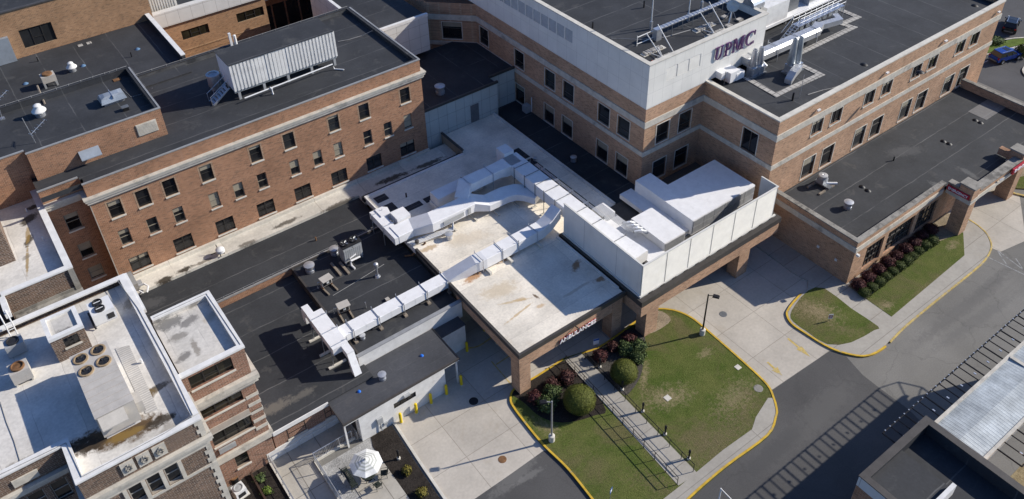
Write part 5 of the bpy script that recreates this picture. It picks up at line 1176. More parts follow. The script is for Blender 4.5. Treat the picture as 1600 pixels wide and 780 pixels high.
# --- machines on the middle black roof
t = thing('chiller', 'grey chiller with twin top fans on the middle black roof', 'chiller', (22.25, 57.55, 4.15))
part(MB().box(-.95, -.03, -.5, .5, .3, 2.0).box(.03, .95, -.5, .5, .3, 2.0), 'cabinet', GREYU, t, world=False)
part(MB().box(-1.0, 1.0, -.55, .55, 2.0, 2.12), 'top_plate', FAN, t, world=False)
for x in (-.48, .48):
    o = part(MB().lathe([(.40, 2.12), (.44, 2.28), (.40, 2.28), (.36, 2.15), (0, 2.15)], (x, 0, 0), 18), 'fan_ring', FAN, t, True, world=False)
    b_ = MB()
    for k in range(4): a = k*math.pi/2+.4; c, s_ = math.cos(a), math.sin(a); b_.add([(x+c*.05-s_*.04, c*.04+s_*.05, 2.2), (x+c*.34-s_*.02, s_*.34+c*.02, 2.2), (x+c*.34-s_*.16, s_*.34+c*.16, 2.26), (x+c*.05-s_*.1, s_*.05+c*.1, 2.26)], [(0, 1, 2, 3)])
    part(b_, 'fan_blade', GREYU, o, world=False)
m = MB()
for i in range(9): m.box(-.9+i*.2, -.75+i*.2, -.53, -.5, .5, 1.7)
part(m, 'coil_guard', GREYU, t, world=False)
for x in (-.85, .85): part(MB().box(x-.07, x+.07, -.45, .45, 0, .3), 'foot', GALV, t, world=False)
part(MB().tube([(.5, -.75, .5), (-.5, -.85, .6), (-.55, -.9, .1), (-.5, -1.5, .1)], .1, 6).tube([(.2, -.6, .9), (-.5, -.7, .8), (-.55, -.75, .2)], .07, 6), 'pipe', WHITEU, t, world=False)
single(MB().box(20.2, 20.42, 56.1, 58.1, 4.15, 4.33), 'timber_sleeper', WOOD, 'left timber sleeper on the black roof beside the chiller', 'sleeper', 'timber sleepers beside the chiller')
single(MB().box(20.9, 21.12, 55.8, 57.7, 4.15, 4.33), 'timber_sleeper', WOOD, 'right timber sleeper on the black roof beside the chiller', 'sleeper', 'timber sleepers beside the chiller')
def condenser(label, loc, rz):
    t = thing('side_discharge_condenser', label, 'air conditioner', loc, 'small beige condensers', rz)
    part(MB().box(-.5, .5, -.2, .22, .35, 1.15), 'cabinet', TANU, t, world=False)
    part(MB().box(-.55, .55, -.55, .28, 1.15, 1.2), 'rain_hood', TANU, t, world=False)
    o = part(MB().box(-.42, .42, -.23, -.203, .42, 1.08), 'grille', FAN, t, world=False)
    part(MB().tube([(-.12, -.25, .75), (.12, -.25, .75)], .16, 8), 'fan_hub', GREYU, t, world=False)
    for x in (-.45, .45): part(MB().box(x-.07, x+.07, -1.1, .3, .02, .16), 'sleeper', WOOD, t, world=False); part(MB().box(x-.04, x+.04, -.2, .2, .16, .35), 'leg', RUST, t, world=False)
    part(MB().tube([(-.5, .1, .9), (-.8, .1, .95), (-.85, .1, .3)], .05, 5), 'pipe', GREYU, t, world=False)
    return t
c0 = condenser('beige hooded condenser on sleepers left of the flue pipe on the middle black roof', at(511, 448, 4.15), .1)
dup(c0, at(538, 489, 4.15), -.1, 'beige hooded condenser with rusty feet nearest the long white duct')
single(MB().box(22.0, 22.35, 50.55, 50.9, 4.15, 4.35), 'roof_box', TANU, 'little beige box beside the condenser with rusty feet', 'box')
lathe_thing('flue', 'slim silver flue with a bulbous cap on the middle black roof', 'flue', at(590, 432, 4.15), [('curb', [(.28, 0), (.2, .15)], GALV), ('pipe', [(.1, .1), (.1, 1.2)], GALV), ('cap', [(.16, 1.15), (.22, 1.25), (.22, 1.6), (.12, 1.7), (0, 1.72)], ALU)])
cable('yellow stained hose line lying across the middle black roof', [at(520, 462, 4.17), at(560, 438, 4.17), at(600, 413, 4.17)], .03)['category'] = 'hose'

# --- air ducts
def strap(mb, x0, y0, x1, y1, zb, zt, zr):
    """hanger frame round a duct: two posts and a top bar"""
    mb.tube([(x0, y0, zr), (x0, y0, zt+.28)], .035, 5); mb.tube([(x1, y1, zr), (x1, y1, zt+.28)], .035, 5)
    mb.tube([(x0, y0, zt+.06), (x1, y1, zt+.06)], .035, 5); mb.tube([(x0, y0, zb-.06), (x1, y1, zb-.06)], .05, 4)
t = thing('air_duct', 'long straight white air duct running from the black roof up over the rusty white roof', 'air duct', (26, 48.9, 3.9), 'white rooftop air ducts')
part(MB().duct([(16.5, 48.87, 4.66), (27.2, 48.87, 4.66), (29.9, 48.15, 5.50), (30.9, 48.0, 5.55), (37.4, 48.0, 5.55), (38.4, 48.0, 6.0), (39.5, 48.15, 6.7)], [1.28]*5+[1.25, 1.2], [.74, .76, 1.05, 1.1, 1.12, 1.12, 1.1], .03), 'duct', DUCT, t)
for x in (17.6, 20.05, 22.5, 24.9, 27.1):
    sm = MB(); strap(sm, x, 48.16, x, 49.58, 4.66, 5.40, 4.15); part(sm, 'hanger_frame', GALV, t)
for x in (30.4, 32.6, 34.4, 36.6):
    sm = MB(); strap(sm, x, 47.32, x, 48.7, 5.55, 6.66, 5.2); part(sm, 'hanger_frame', GALV, t)
for x in (30.8, 33.2, 36.6): part(MB().box(x-.12, x+.12, 46.7, 48.9, 5.2, 5.48), 'support_curb', STONE_LT, t)
for x in (17.6, 20.05, 22.5, 24.9, 27.1): part(MB().box(x-.15, x+.15, 47.9, 48.3, 4.15, 4.3), 'foot_block', WOOD, t)
for x in [18.8+i*2.44 for i in range(4)]: part(MB().box(x, x+.03, 48.224, 49.516, 4.65, 5.41), 'flange', DUCT, t)
t = thing('air_duct', 'stubby white end duct standing on legs over the lower black roof, with two drop legs', 'air duct', (15.9, 49.5, 3.4), 'white rooftop air ducts')
part(MB().box(15.15, 16.55, 47.15, 52.0, 5.05, 5.75), 'duct', DUCT, t)
part(MB().duct([(15.48, 51.95, 5.06), (15.48, 52.7, 5.06), (15.48, 53.25, 4.95)], .62, [.68, .68, .75]).box(15.18, 15.78, 52.75, 53.45, 3.95, 5.2), 'drop_leg', DUCT, t)
part(MB().box(15.9, 16.54, 46.1, 47.14, 5.08, 5.7).add([(15.9, 46.15, 5.7), (16.54, 46.15, 5.7), (16.54, 45.3, 3.6), (15.9, 45.3, 3.6), (15.9, 46.15, 4.9), (16.54, 46.15, 4.9), (16.54, 45.85, 3.6), (15.9, 45.85, 3.6)], [(0, 3, 2, 1), (4, 5, 6, 7), (0, 4, 7, 3), (1, 2, 6, 5), (3, 7, 6, 2)]), 'sloping_leg', DUCT, t)
for y in (51.2, 49.2, 47.5):
    sm = MB(); strap(sm, 15.08, y, 16.62, y, 5.05, 5.75, 3.42); part(sm, 'hanger_frame', GALV, t)
for y in (51.2, 49.2, 47.5): part(MB().box(14.6, 16.2, y-.1, y+.1, 3.41, 3.56), 'sleeper', STONE_LT, t)
t = thing('air_duct', 'branching white air duct crossing the white roof and bending twice in the shade', 'air duct', (33, 55, 5.2), 'white rooftop air ducts')
part(MB().duct([(26.2, 55.95, 5.62), (28.0, 55.95, 5.62), (29.6, 54.95, 6.05), (34.4, 54.9, 6.05), (35.7, 54.25, 5.85), (37.8, 54.2, 5.85), (38.9, 53.9, 5.85), (39.7, 53.1, 5.85), (40.3, 51.8, 5.9)], 1.75, [.85, .85, 1.0, 1.0, .75, .75, .75, .75, .8], .04), 'duct', DUCT, t)
part(MB().duct([(26.25, 55.1, 5.60), (26.25, 60.0, 5.60)], 1.0, .80), 'end_branch', DUCT, t)
part(MB().box(27.15, 28.6, 56.95, 58.35, 5.75, 6.75), 'plenum', DUCT, t); part(MB().prism([(26.3, 58.6), (27.3, 58.55), (27.5, 59.5), (27.1, 59.9), (26.3, 59.9)], 5.62, 6.5), 'end_box', DUCT, t)
sm = MB()
for x, y, w, zb, h in ((31.6, 54.9, .95, 6.05, 1.0), (34.0, 54.9, .95, 6.05, 1.0), (36.2, 54.25, .95, 5.85, .75), (38.5, 54.0, .95, 5.85, .75)): strap(sm, x, y-w, x, y+w, zb, zb+h, 5.2)
for y in (57.2, 59.4):
    sm = MB(); strap(sm, 25.65, y, 26.85, y, 5.6, 6.4, 4.15); part(sm, 'hanger_frame', GALV, t)
for x, y in ((31.6, 54.1), (34.0, 54.1), (36.2, 53.4), (38.5, 53.2)): part(MB().box(x-.1, x+.1, y-.5, y+.8, 5.2, 5.36), 'foot_block', STONE_LT, t)
cpi = MB()
for i in range(4): cpi.tube([(26.9+i*.1, 54.9-i*.18, 5.4), (29, 54.6-i*.2, 5.5), (31.2, 53.8-i*.12, 5.7), (31.5, 53.95, 6.2)], .06, 6)
part(cpi, 'refrigerant_pipe', WHITEU, t); part(MB().box(30.5, 32.8, 53.93, 53.99, 6.3, 6.75).box(33.3, 33.6, 53.93, 53.99, 6.2, 6.9), 'valve_board', GREYU, t)
part(MB().lathe([(.16, 0), (.2, .05), (.2, .3), (0, .35)], (27.6, 54.3, 5.45), 10), 'valve', BRONZE, t, True)
part(MB().tube([(26.3, 54.6, 4.3), (26.9, 54.2, 4.35), (28.3, 53.9, 5.4)], .09, 6), 'drain_pipe', RUST, t)
t = thing('air_duct', 'raised white duct sloping up from the branching duct to the wide main duct', 'air duct', (37, 56.6, 5.2), 'white rooftop air ducts')
part(MB().duct([(33.6, 55.6, 6.2), (34.7, 56.5, 7.0), (38.6, 56.55, 7.0), (39.4, 56.6, 6.75), (41.2, 56.6, 6.75)], [1.4, 1.45, 1.45, 1.6, 1.7], [.9, .95, .95, 1.15, 1.15], .04), 'duct', DUCT, t)
for x in (34.9, 37.6):
    sm = MB(); strap(sm, x, 55.75, x, 57.35, 7.0, 7.95, 5.2); part(sm, 'hanger_frame', GALV, t)
t = thing('air_duct', 'short shaded white duct lying alone behind the raised duct', 'air duct', (35, 57.7, 5.2), 'white rooftop air ducts')
part(MB().duct([(31.9, 57.95, 5.72), (37.9, 57.95, 5.72)], 1.5, 1.0, .05), 'duct', DUCT, t); part(MB().box(31.75, 33.2, 57.25, 58.65, 5.2, 5.70).box(36.2, 37.4, 57.4, 58.5, 5.2, 5.7), 'curb', WHITEC, t)
part(MB().box(35.6, 35.66, 57.17, 58.73, 5.7, 6.75), 'strap', BLACK, t)
t = thing('air_duct', 'wide main white duct running beside the dark walkway pads into the screened platform', 'air duct', (40.8, 48, 5.2), 'white rooftop air ducts')
part(MB().duct([(40.8, 57.4, 6.74), (40.8, 42.0, 6.74), (41.1, 38.3, 6.74)], [1.86, 1.86, 1.95], 1.16, .04), 'duct', DUCT, t)
part(MB().box(40.2, 41.4, 57.41, 58.8, 6.3, 8.3), 'end_hood', DUCT, t)
for y in (55.2, 53.5, 51.8, 50.4, 48.7, 46.2, 44, 41):
    sm = MB(); strap(sm, 39.78, y, 41.82, y, 6.74, 7.9, 5.25); part(sm, 'hanger_frame', STEEL, t)
sm = MB()
for i in range(3): sm.tube([(41.9+i*.13, 54.5, 7.9), (41.9+i*.13, 43.5, 7.9)], .04, 5)
part(sm, 'pipe_run', GALV, t)
for y in (55.2, 53.5, 51.8, 50.4, 48.7): part(MB().box(39.4, 40.0, y-.1, y+.1, 5.2, 5.34), 'foot_block', STONE_LT, t)

# --- roof of the emergency wing
t = thing('roof_fan', 'silver roof fan on a box with two timber sleepers beside the hospital wall', 'exhaust fan', at(1283, 289, 4.45))
part(MB().box(-.4, .4, -.4, .4, .35, .95), 'box', GALV, t, world=False); part(MB().lathe([(.38, .95), (.46, 1.05), (.46, 1.3), (.1, 1.36), (0, 1.3)]), 'fan_ring', ALU, t, True, world=False)
for y in (-.9, .55): part(MB().box(-1.5, .9, y-.1, y+.1, 0, .16), 'sleeper', WOOD, t, world=False)
part(MB().box(-.3, .3, -1.1, .7, .16, .34), 'frame', STEEL, t, world=False); part(MB().tube([(.2, -.3, .3), (1.2, -1.0, .25)], .13, 8), 'pipe', WHITEU, t, world=False)
single(MB().box(89.8, 94.0, 33.0, 35.2, 4.452, 4.47), 'roof_patch', ROOF_G, 'pale grey patch of roofing near the far parapet of the emergency wing', 'roof patch')

# --- white roof of the old brown building
t = thing('rooftop_unit', 'large tan rooftop air conditioner with four round fans on the white roof', 'air conditioner', (-.9, 46.4, 12.95))
ax0, ax1, ay0, ay1, az0, az1 = -1.98, .40, 43.0, 49.2, 13.35, 15.3
part(MB().box(ax0, ax1, ay0, ay1, az0, az1), 'cabinet', TANU, t)
part(MB().box(ax0-.03, ax1+.03, ay0-.03, ay1+.03, az1+.001, az1+.05), 'top', TANU, t)
part(MB().box(ax0+.1, ax1-.1, ay0+.2, ay1-.1, 12.95, az0-.001), 'base_curb', WHITEC, t)
part(MB().add([(ax0+.1, ay0-.03, 15.25), (ax0+1.7, ay0-.03, 15.25), (ax0+1.7, ay0-.6, 14.6), (ax0+.1, ay0-.6, 14.6), (ax0+.1, ay0-.03, 14.4), (ax0+1.7, ay0-.03, 14.4), (ax0+1.7, ay0-.6, 14.5), (ax0+.1, ay0-.6, 14.5)], [(0, 3, 2, 1), (0, 4, 7, 3), (1, 2, 6, 5), (3, 7, 6, 2)]), 'intake_hood', TANU, t)
part(MB().box(ax1+.01, ax1+.45, 43.3, 44.3, 13.6, 14.6), 'side_hood', TANU, t)
for x, y in ((-1.42, 48.55), (-.25, 48.65), (-1.38, 47.25), (-.22, 47.4)):
    o = part(MB().lathe([(.50, az1+.05), (.49, az1+.13), (.38, az1+.14), (.35, az1+.06), (0, az1+.055)], (x, y, 0), 20), 'fan_ring', plain('rust_tan_ring', (.30, .215, .125), .8, var=.25, s=4) if 'rust_tan_ring' not in bpy.data.materials else bpy.data.materials['rust_tan_ring'], t, True)
    b_ = MB().lathe([(.35, az1+.065), (.35, az1+.07), (0, az1+.07)], (x, y, 0), 16)
    part(b_, 'fan_well', FAN, o); b_ = MB()
    for k in range(4): a = k*math.pi/2+x; c, s_ = math.cos(a), math.sin(a); b_.add([(x+c*.06-s_*.05, y+s_*.06+c*.05, az1+.10), (x+c*.33-s_*.03, y+s_*.33+c*.03, az1+.10), (x+c*.30-s_*.16, y+s_*.30+c*.16, az1+.14), (x+c*.06-s_*.1, y+s_*.06+c*.1, az1+.14)], [(0, 1, 2, 3)])
    part(b_, 'fan_blade', FAN, o)
m = MB()
for i in range(7): m.box(ax0-.02, ax1+.02, ay0+.6+i*.62, ay0+.62+i*.62, az1+.051, az1+.06)
part(m, 'roof_seam', TANU2, t)
RIBP = slabs('ribbed_walk_pad', (.60, .575, .53), (.44, .42, .39), 60, .2, .07, rot=0, stain=.3)
a_, b_, c_, d_ = at(180, 545, 12.96), at(202, 540, 12.96), at(247, 640, 12.96), at(228, 647, 12.96)
single(MB().prism([a_, b_, c_, d_], 12.951, 12.985), 'walkway_mat', RIBP, 'ribbed white walkway mat on the white roof beside the tan rooftop unit', 'mat')
t = thing('cube_condenser', 'small pale condenser with a rusty round fan at the left edge of the white roof', 'air conditioner', at(38, 592, 12.95))
part(MB().box(-.62, .62, -.55, .55, .25, 1.25), 'cabinet', TANU, t, world=False)
part(MB().lathe([(.45, 1.25), (.45, 1.4), (.38, 1.42), (.36, 1.3), (0, 1.32)], n=18), 'fan_guard', RUST, t, True, world=False)
for x in (-.5, .5): part(MB().box(x-.06, x+.06, -.5, .5, 0, .25), 'foot', STONE_LT, t, world=False)
t = thing('cube_condenser', 'shaded condenser with a dark fan behind the rusty fanned one', 'air conditioner', at(34, 572, 12.95)+Vector((.1, 1.5, 0)))
part(MB().box(-.6, .6, -.5, .5, .2, 1.15), 'cabinet', GREYU, t, world=False); part(MB().lathe([(.42, 1.15), (.42, 1.28), (.36, 1.28), (.34, 1.2), (0, 1.2)], n=18), 'fan_guard', FAN, t, True, world=False)
t = thing('split_unit', 'pale blue grey condenser with two stacked fans on the white roof', 'air conditioner', (1.1, 54.3, 12.95))
part(MB().box(-.85, .75, -.75, .85, .15, 1.15), 'cabinet', WHITEU, t, world=False)
for y in (.42, -.32):
    o = part(MB().lathe([(.36, 1.15), (.36, 1.3), (.30, 1.3), (.28, 1.2), (0, 1.2)], (-.15, y, 0), 18), 'fan_guard', FAN, t, True, world=False)
    part(MB().box(-.4, .1, y-.03, y+.03, 1.26, 1.29), 'fan_blade', WHITEU, o, world=False)
part(MB().box(.1, .6, -.78, -.751, .3, .8), 'access_panel', FAN, t, world=False); part(MB().box(-.8, .7, -.7, .8, 0, .15), 'base', WHITEC, t, world=False)
part(MB().tube([(-.95, .8, .3), (-.95, -.8, .3), (-.9, -1.0, .1)], .07, 6), 'pipe', BLACK, t, world=False)
sb = bldg('stair_bulkhead', 'little brick stair bulkhead with one dark window on the white roof', -1.6, 52.9, 'bulkhead', 12.95)
sx0, sx1, sy0, sy1 = -2.75, -.5, 51.75, 54.1
so_ = [(.75, 1.75, 14.0, 14.85)]
part(MB().facade((sx0, sy0), (sx1, sy0), 12.95, 15.05, so_, .15).facade((sx0, sy1), (sx0, sy0), 12.95, 15.05).facade((sx1, sy0), (sx1, sy1), 12.95, 15.05).facade((sx1, sy1), (sx0, sy1), 12.95, 15.05), 'wall', BR_BUFF, sb)
window(sb, (sx0, sy0), (sx1, sy0), so_[0], 'triple', sill=STONE, depth=.13)
part(MB().box(sx0-.05, sx1+.05, sy0-.05, sy0+.3, 15.05, 15.3).box(sx0-.05, sx0+.25, sy0+.3, sy1+.05, 15.05, 15.299).box(sx1-.25, sx1+.05, sy0+.3, sy1+.05, 15.05, 15.299).box(sx0+.25, sx1-.25, sy1-.2, sy1+.05, 15.05, 15.3), 'coping', WHITEC, sb)
part(MB().box(sx0+.2, sx1-.2, sy0+.25, sy1-.15, 15.0, 15.12), 'roof', ROOF_SPOT, sb)
t = thing('roof_ladder', 'white ladder with hooped rails at the left end of the white roof', 'ladder', (-5.2, 56.5, 12.95))
for x in (-5.0, -4.55):
    part(MB().tube([(x, 56.2, 12.95), (x, 56.6, 14.2), (x-.1, 57.6, 14.6), (x-.1, 57.9, 13.7)], .05, 6), 'rail', WHITEC, t)
part(MB().tube([(-5.0, 56.3, 13.3), (-4.55, 56.3, 13.3)], .04, 5).tube([(-5, 56.4, 13.7), (-4.55, 56.4, 13.7)], .04, 5).tube([(-5, 56.55, 14.1), (-4.55, 56.55, 14.1)], .04, 5), 'rung', WHITEC, t)
pipe('small white pipe on the white roof beside the right parapet', 222, 567, 12.95, .4, .09, WHITEU)
pipe('slim white pipe on the cracked white roof, upper one', 42, 331, 13.75, .35, .07, WHITEU); pipe('slim white pipe on the cracked white roof, lower one', 68, 375, 13.75, .35, .07, WHITEU)

# --- big hospital roof plant
zq = 13.75
pts = [at(x, y, zq) for x, y in ((1164, 121), (1212, 149), (1282, 117), (1247, 100))]
pv = thing('paver_path', 'pale paver path with two corners around the stacks on the hospital roof', 'paver path', pts[1])
part(MB().ribbon(pts, .32, -.32, zq+.001, zq+.06), 'paving', PAVER, pv)
pts = [at(x, y, zq) for x, y in ((1248, 84), (1333, 43), (1315, 38), (1340, 27), (1309, 14))]
pv = thing('paver_path', 'pale stepped paver path along the silver duct on the hospital roof', 'paver path', pts[1])
part(MB().ribbon(pts, .32, -.32, zq+.001, zq+.06), 'paving', PAVER, pv)
t = thing('roof_duct', 'long shiny aluminium duct on stands on the hospital roof', 'air duct', at(1220, 80, zq))
l0, l1, l2 = at(1160, 112, zq), at(1272, 62, zq), at(1280, 56, zq)
dz = 14.55
part(MB().duct([(l0.x, l0.y, dz), (l1.x, l1.y, dz)], 1.3, .85, .25), 'duct', ALU, t)
k0, k1, k2_, k3_ = at(1275, 64, zq), at(1284, 56, zq), at(1309, 46, zq), at(1301, 38, zq)
part(MB().duct([(l1.x, l1.y, dz), (k1.x-.3, k1.y+.4, dz)], 1.0, .8).duct([(k1.x-.4, k1.y+.5, 14.5), (k2_.x, k2_.y+.1, 14.5), (k3_.x, k3_.y, 14.5)], .7, .6), 'branch_duct', ALU, t)
for f in (.08, .38, .68, .94):
    sm = MB(); p = l0.lerp(l1, f); strap(sm, p.x+.1, p.y-.72, p.x+.1, p.y+.72, dz, dz+.85, zq); part(sm, 'stand', GALV, t)
t = thing('duct_box', 'cream stepped duct box at the foot of the lettered ivory wall', 'duct box', at(1147, 128, zq))
b = at(1147, 128, zq)
part(MB().box(-.8, .55, -.1, 1.2, .15, 1.3).box(-1.6, -.79, .4, 1.3, .6, 1.35).box(.1, 1.3, -.14, .6, .12, .9), 'box', DUCT, t, world=False); part(MB().box(-.7, .4, 0, 1, 0, .15), 'curb', STEEL, t, world=False)
part(MB().tube([(-1.3, .2, .02), (-1.3, .2, 1.6)], .04, 5), 'post', STEEL, t, world=False)
def stacks(label, b, h, sp, mat, hood):
    t = thing('exhaust_stack', label, 'exhaust stack', b, 'paired exhaust stacks')
    for i in (0, 1):
        o = part(MB().lathe([(.34, .9), (.42, 1.1), (.29, h-.5), (.22, h), (.15, h), (.15, h-.2)], (i*sp, -.12*i, 0), 14), 'stack', mat, t, True, world=False)
        part(MB().box(i*sp-.42, i*sp+.42, -.5-.12*i, .38-.12*i, .15, 1.0), 'fan_casing', GALV, t, world=False)
    part(MB().box(-.7, sp+.7, -.7, .5, 0, .15), 'frame', STEEL, t, world=False)
    if hood:
        c = [(sp*.2, -.7, .75)]+[(-.2-.16*i-.05, -1.0-.18*i, .75-.0*i-.018*i*i) for i in range(6)]
        part(MB().duct([(sp*.5, -.7, .55), (-.3, -.95, .55), (-1.1, -1.15, .45), (-1.7, -1.3, .12), (-1.95, -1.36, .0)], .75, [.55, .6, .6, .55, .5]), 'curved_inlet', ALU, t, world=False)
    else:
        part(MB().tube([(.9, .2, .8), (1.5, .1, .9), (1.9, -.2, .4)], .22, 8), 'elbow', ALU, t, world=False)
    return t
stacks('left pair of squat silver exhaust stacks below the letters', at(1174, 117, zq), 3.0, .85, GALV, False)
stacks('right pair of tall blue grey exhaust stacks with a curved silver inlet', at(1233, 113, zq), 3.9, .8, SILVER, True)
single(MB().tube([at(1249, 153, zq), at(1249, 153, zq)+Vector((0, 0, 2.6))], .03, 5), 'roof_mast', GALV, 'thin mast on the hospital roof beyond the corner of the paver path', 'mast')
t = thing('rooftop_unit', 'large cream air handler behind the stair on the hospital roof', 'air handler', at(1224, 42, zq))
b = at(1224, 42, zq)
part(MB().box(b.x-3.2, b.x+.6, b.y+.2, b.y+5, zq+.9, zq+3.2), 'cabinet', WHITEC, t)
part(MB().box(b.x-3.4, b.x+9, b.y+.1, b.y+5.2, zq+.55, zq+.89), 'base_rail', DUCT, t)
part(MB().box(b.x+.62, b.x+3.4, b.y+.9, b.y+5, zq+.9, zq+2.6), 'dark_coil', STEEL, t)
part(MB().box(b.x+4.8, b.x+9, b.y+.5, b.y+4.6, zq+.9, zq+3.0), 'far_cabinet', GALV, t)
for i in range(4): part(MB().box(b.x-3+i*3.6, b.x-2.7+i*3.6, b.y+.3, b.y+.6, zq, zq+.55), 'stub_column', STEEL, t)
t = thing('catwalk', 'steel catwalk with double handrails on posts beside the cream air handler', 'catwalk', at(1245, 50, zq))
w0, w1 = at(1240, 58, zq), at(1311, 24, zq)
part(MB().ribbon([w0, w1], .45, -.45, zq+1.35, zq+1.42), 'deck', GALV, t)
m = MB(); n_ = 8
for i in range(n_): p = w0.lerp(w1, (i+.15)/n_); q = w0.lerp(w1, (i+.75)/n_); m.add([(p.x, p.y-.5, zq+.95), (q.x, q.y-.5, zq+.95), (q.x, q.y-.5, zq+1.34), (p.x, p.y-.5, zq+1.34)], [(0, 1, 2, 3)])
part(m, 'kick_panel', SILVER, t)
for s_ in (-.47, .47):
    m = MB()
    for z in (1.9, 2.4): m.tube([(w0.x, w0.y+s_, zq+z), (w1.x, w1.y+s_, zq+z)], .035, 5)
    for i in range(9): p = w0.lerp(w1, i/8); m.tube([(p.x, p.y+s_, zq+1.4), (p.x, p.y+s_, zq+2.4)], .03, 5)
    part(m, 'handrail', ALU, t)
m = MB()
for i in range(5): p = w0.lerp(w1, i/4); m.tube([(p.x, p.y-.4, zq), (p.x, p.y-.4, zq+1.36)], .06, 5); m.tube([(p.x, p.y+.4, zq), (p.x, p.y+.4, zq+1.36)], .06, 5)
part(m, 'post', GALV, t)
m = MB()
for i in range(6): z = zq+.2+i*.2; m.box(w0.x-1.75+i*.3, w0.x-1.46+i*.3, w0.y-.4, w0.y+.4, z, z+.04)
part(m, 'stair_tread', GALV, t)
m = MB()
for s_ in (-.42, .42): m.tube([(w0.x-1.8, w0.y+s_, zq+.1), (w0.x, w0.y+s_, zq+1.4)], .05, 5); m.tube([(w0.x-1.8, w0.y+s_, zq+1.0), (w0.x, w0.y+s_, zq+2.4)], .03, 5)
part(m, 'stair_rail', GALV, t)

# --- aerial frames on the ivory storey roof
zp = 18.45
def ballast(label, b, rz=0):
    t = thing('antenna_frame', label, 'antenna frame', b, 'ballasted antenna frames', rz)
    for y in (-.9, .75):
        bl = MB()
        for i in range(8): bl.box(-1.15+i*.28, -.93+i*.28, y-.28, y+.28, .06, .22)
        part(bl, 'ballast_blocks', PAVER, t, world=False); part(MB().box(-1.45, 1.45, y-.33, y+.33, 0, .055), 'tray', STONE_LT, t, world=False)
    br = MB()
    br.tube([(-.6, .6, .1), (-.55, -.95, .3)], .045, 5); br.tube([(-.95, .9, 2.2), (-.5, -.95, .25)], .05, 5); br.tube([(.9, 1.3, 2.4), (1.1, -.85, .25)], .05, 5); br.tube([(-.4, -.95, .25), (.6, .75, .3)], .045, 5)
    part(br, 'brace', WHITEC, t, world=False)
    return t
b0 = ballast('ballasted antenna frame with white braces nearest the corner of the ivory storey roof', at(1029, 85, zp))
dup(b0, at(1109, 48, zp), 0, 'ballasted antenna frame with white braces above the letters')
t = thing('cable_tray', 'raised galvanised cable tray running across the ivory storey roof', 'cable tray', at(1090, 30, zp))
c0_, c1_ = at(1030, 58, zp), at(1140, 12, zp)
m = MB(); m.duct([(c0_.x, c0_.y, zp+1.0), (c1_.x, c1_.y, zp+1.0)], .5, .08)
part(m, 'tray', GALV, t)
m = MB(); n_ = 22
for i in range(n_): p = c0_.lerp(c1_, (i+.3)/n_); m.box(p.x-.13, p.x+.13, p.y-.22, p.y+.22, zp+1.085, zp+1.11)
part(m, 'cover_plate', ALU, t)
m = MB()
for i in range(8): p = c0_.lerp(c1_, i/7); m.tube([(p.x, p.y-.3, zp), (p.x, p.y-.24, zp+1.0)], .035, 5); m.tube([(p.x, p.y+.3, zp), (p.x, p.y+.24, zp+1.0)], .035, 5)
part(m, 'post', STEEL, t)
b = at(1026, 62, zp); part(MB().box(b.x-.35, b.x+.35, b.y-.3, b.y+.3, zp, zp+1.25), 'cabinet', GALV, t)
b = at(995, 72, zp); m = MB(); m.tube([(b.x, b.y, zp), (b.x, b.y, zp+1.1)], .04, 5); m.tube([(b.x, b.y, zp+.95), (c0_.x, c0_.y, zp+1.05)], .05, 5); m.tube([(b.x, b.y, zp+.2), (c0_.x, c0_.y, zp+.25)], .05, 5)
part(m, 'guard_rail', WHITEC, t)
for px, py, h, l in ((1017, 46, 4.5, 'left tall white whip mast behind the cable tray'), (1075, 33, 4.2, 'middle tall white whip mast behind the cable tray'), (1096, 15, 3.2, 'right lattice whip mast behind the cable tray')):
    b = at(px, py, zp); t = thing('whip_mast', l, 'antenna', b)
    part(MB().tube([(0, 0, 0), (0, 0, h)], .06, 6), 'mast', WHITEC, t, world=False); part(MB().box(-.12, .12, -.12, .12, 0, .9), 'bracket', GALV, t, world=False)
t = thing('dish_antenna', 'round blue grey dish antenna on a braced pole above the letters', 'dish antenna', at(1141, 34, zp))
part(MB().tube([(0, 0, 0), (0, 0, 2.2)], .09, 7).tube([(-.6, -.3, 0), (0, 0, 1.4)], .05, 5).tube([(.7, -.2, 0), (0, 0, 1.5)], .05, 5).tube([(.1, .8, 0), (0, 0, 1.4)], .05, 5), 'pole', GALV, t, world=False)
dm = MB().lathe([(0, 0), (.3, .04), (.6, .17), (.62, .2), (.55, .22), (0, .1)], n=20); R90 = Matrix.Rotation(math.radians(100), 3, 'X') @ Matrix.Rotation(.0, 3, 'Z'); Rz = Matrix.Rotation(-.7, 3, 'Z')
QD = Vector((-.70, -.62, .25)).to_track_quat('Z', 'Y'); dm.v = [tuple(QD @ Vector(v)+Vector((-.2, -.2, 1.95))) for v in dm.v]; part(dm, 'dish', SILVER, t, True, world=False)
for i, (dx, dy) in enumerate(((-.9, -.6), (.9, -.4), (.2, 1.0))): part(MB().box(dx-.35, dx+.35, dy-.25, dy+.25, 0, .18), 'ballast_blocks', PAVER, t, world=False)
t = thing('barrel_hood', 'barrel shaped galvanised hood at the right end of the ivory storey roof', 'exhaust hood', at(1176, 17, zp))
hm = MB(); n_ = 10
for i in range(n_+1):
    a = math.radians(-30+240*i/n_); hm.v += [(-.85, .75*math.cos(a), .85+.75*math.sin(a)), (.85, .75*math.cos(a), .85+.75*math.sin(a))]
hm.f = [(2*i, 2*i+1, 2*i+3, 2*i+2) for i in range(n_)]+[tuple(range(0, 2*n_+2, 2)), tuple(reversed(range(1, 2*n_+3, 2)))]
part(hm, 'hood', GALV, t, world=False); part(MB().box(-.7, .7, -.5, .5, 0, .5), 'curb', STEEL, t, world=False)
cap('little orange marker at the corner of the ivory storey roof', 1020, 97, 18.5, ORANGE, .16)
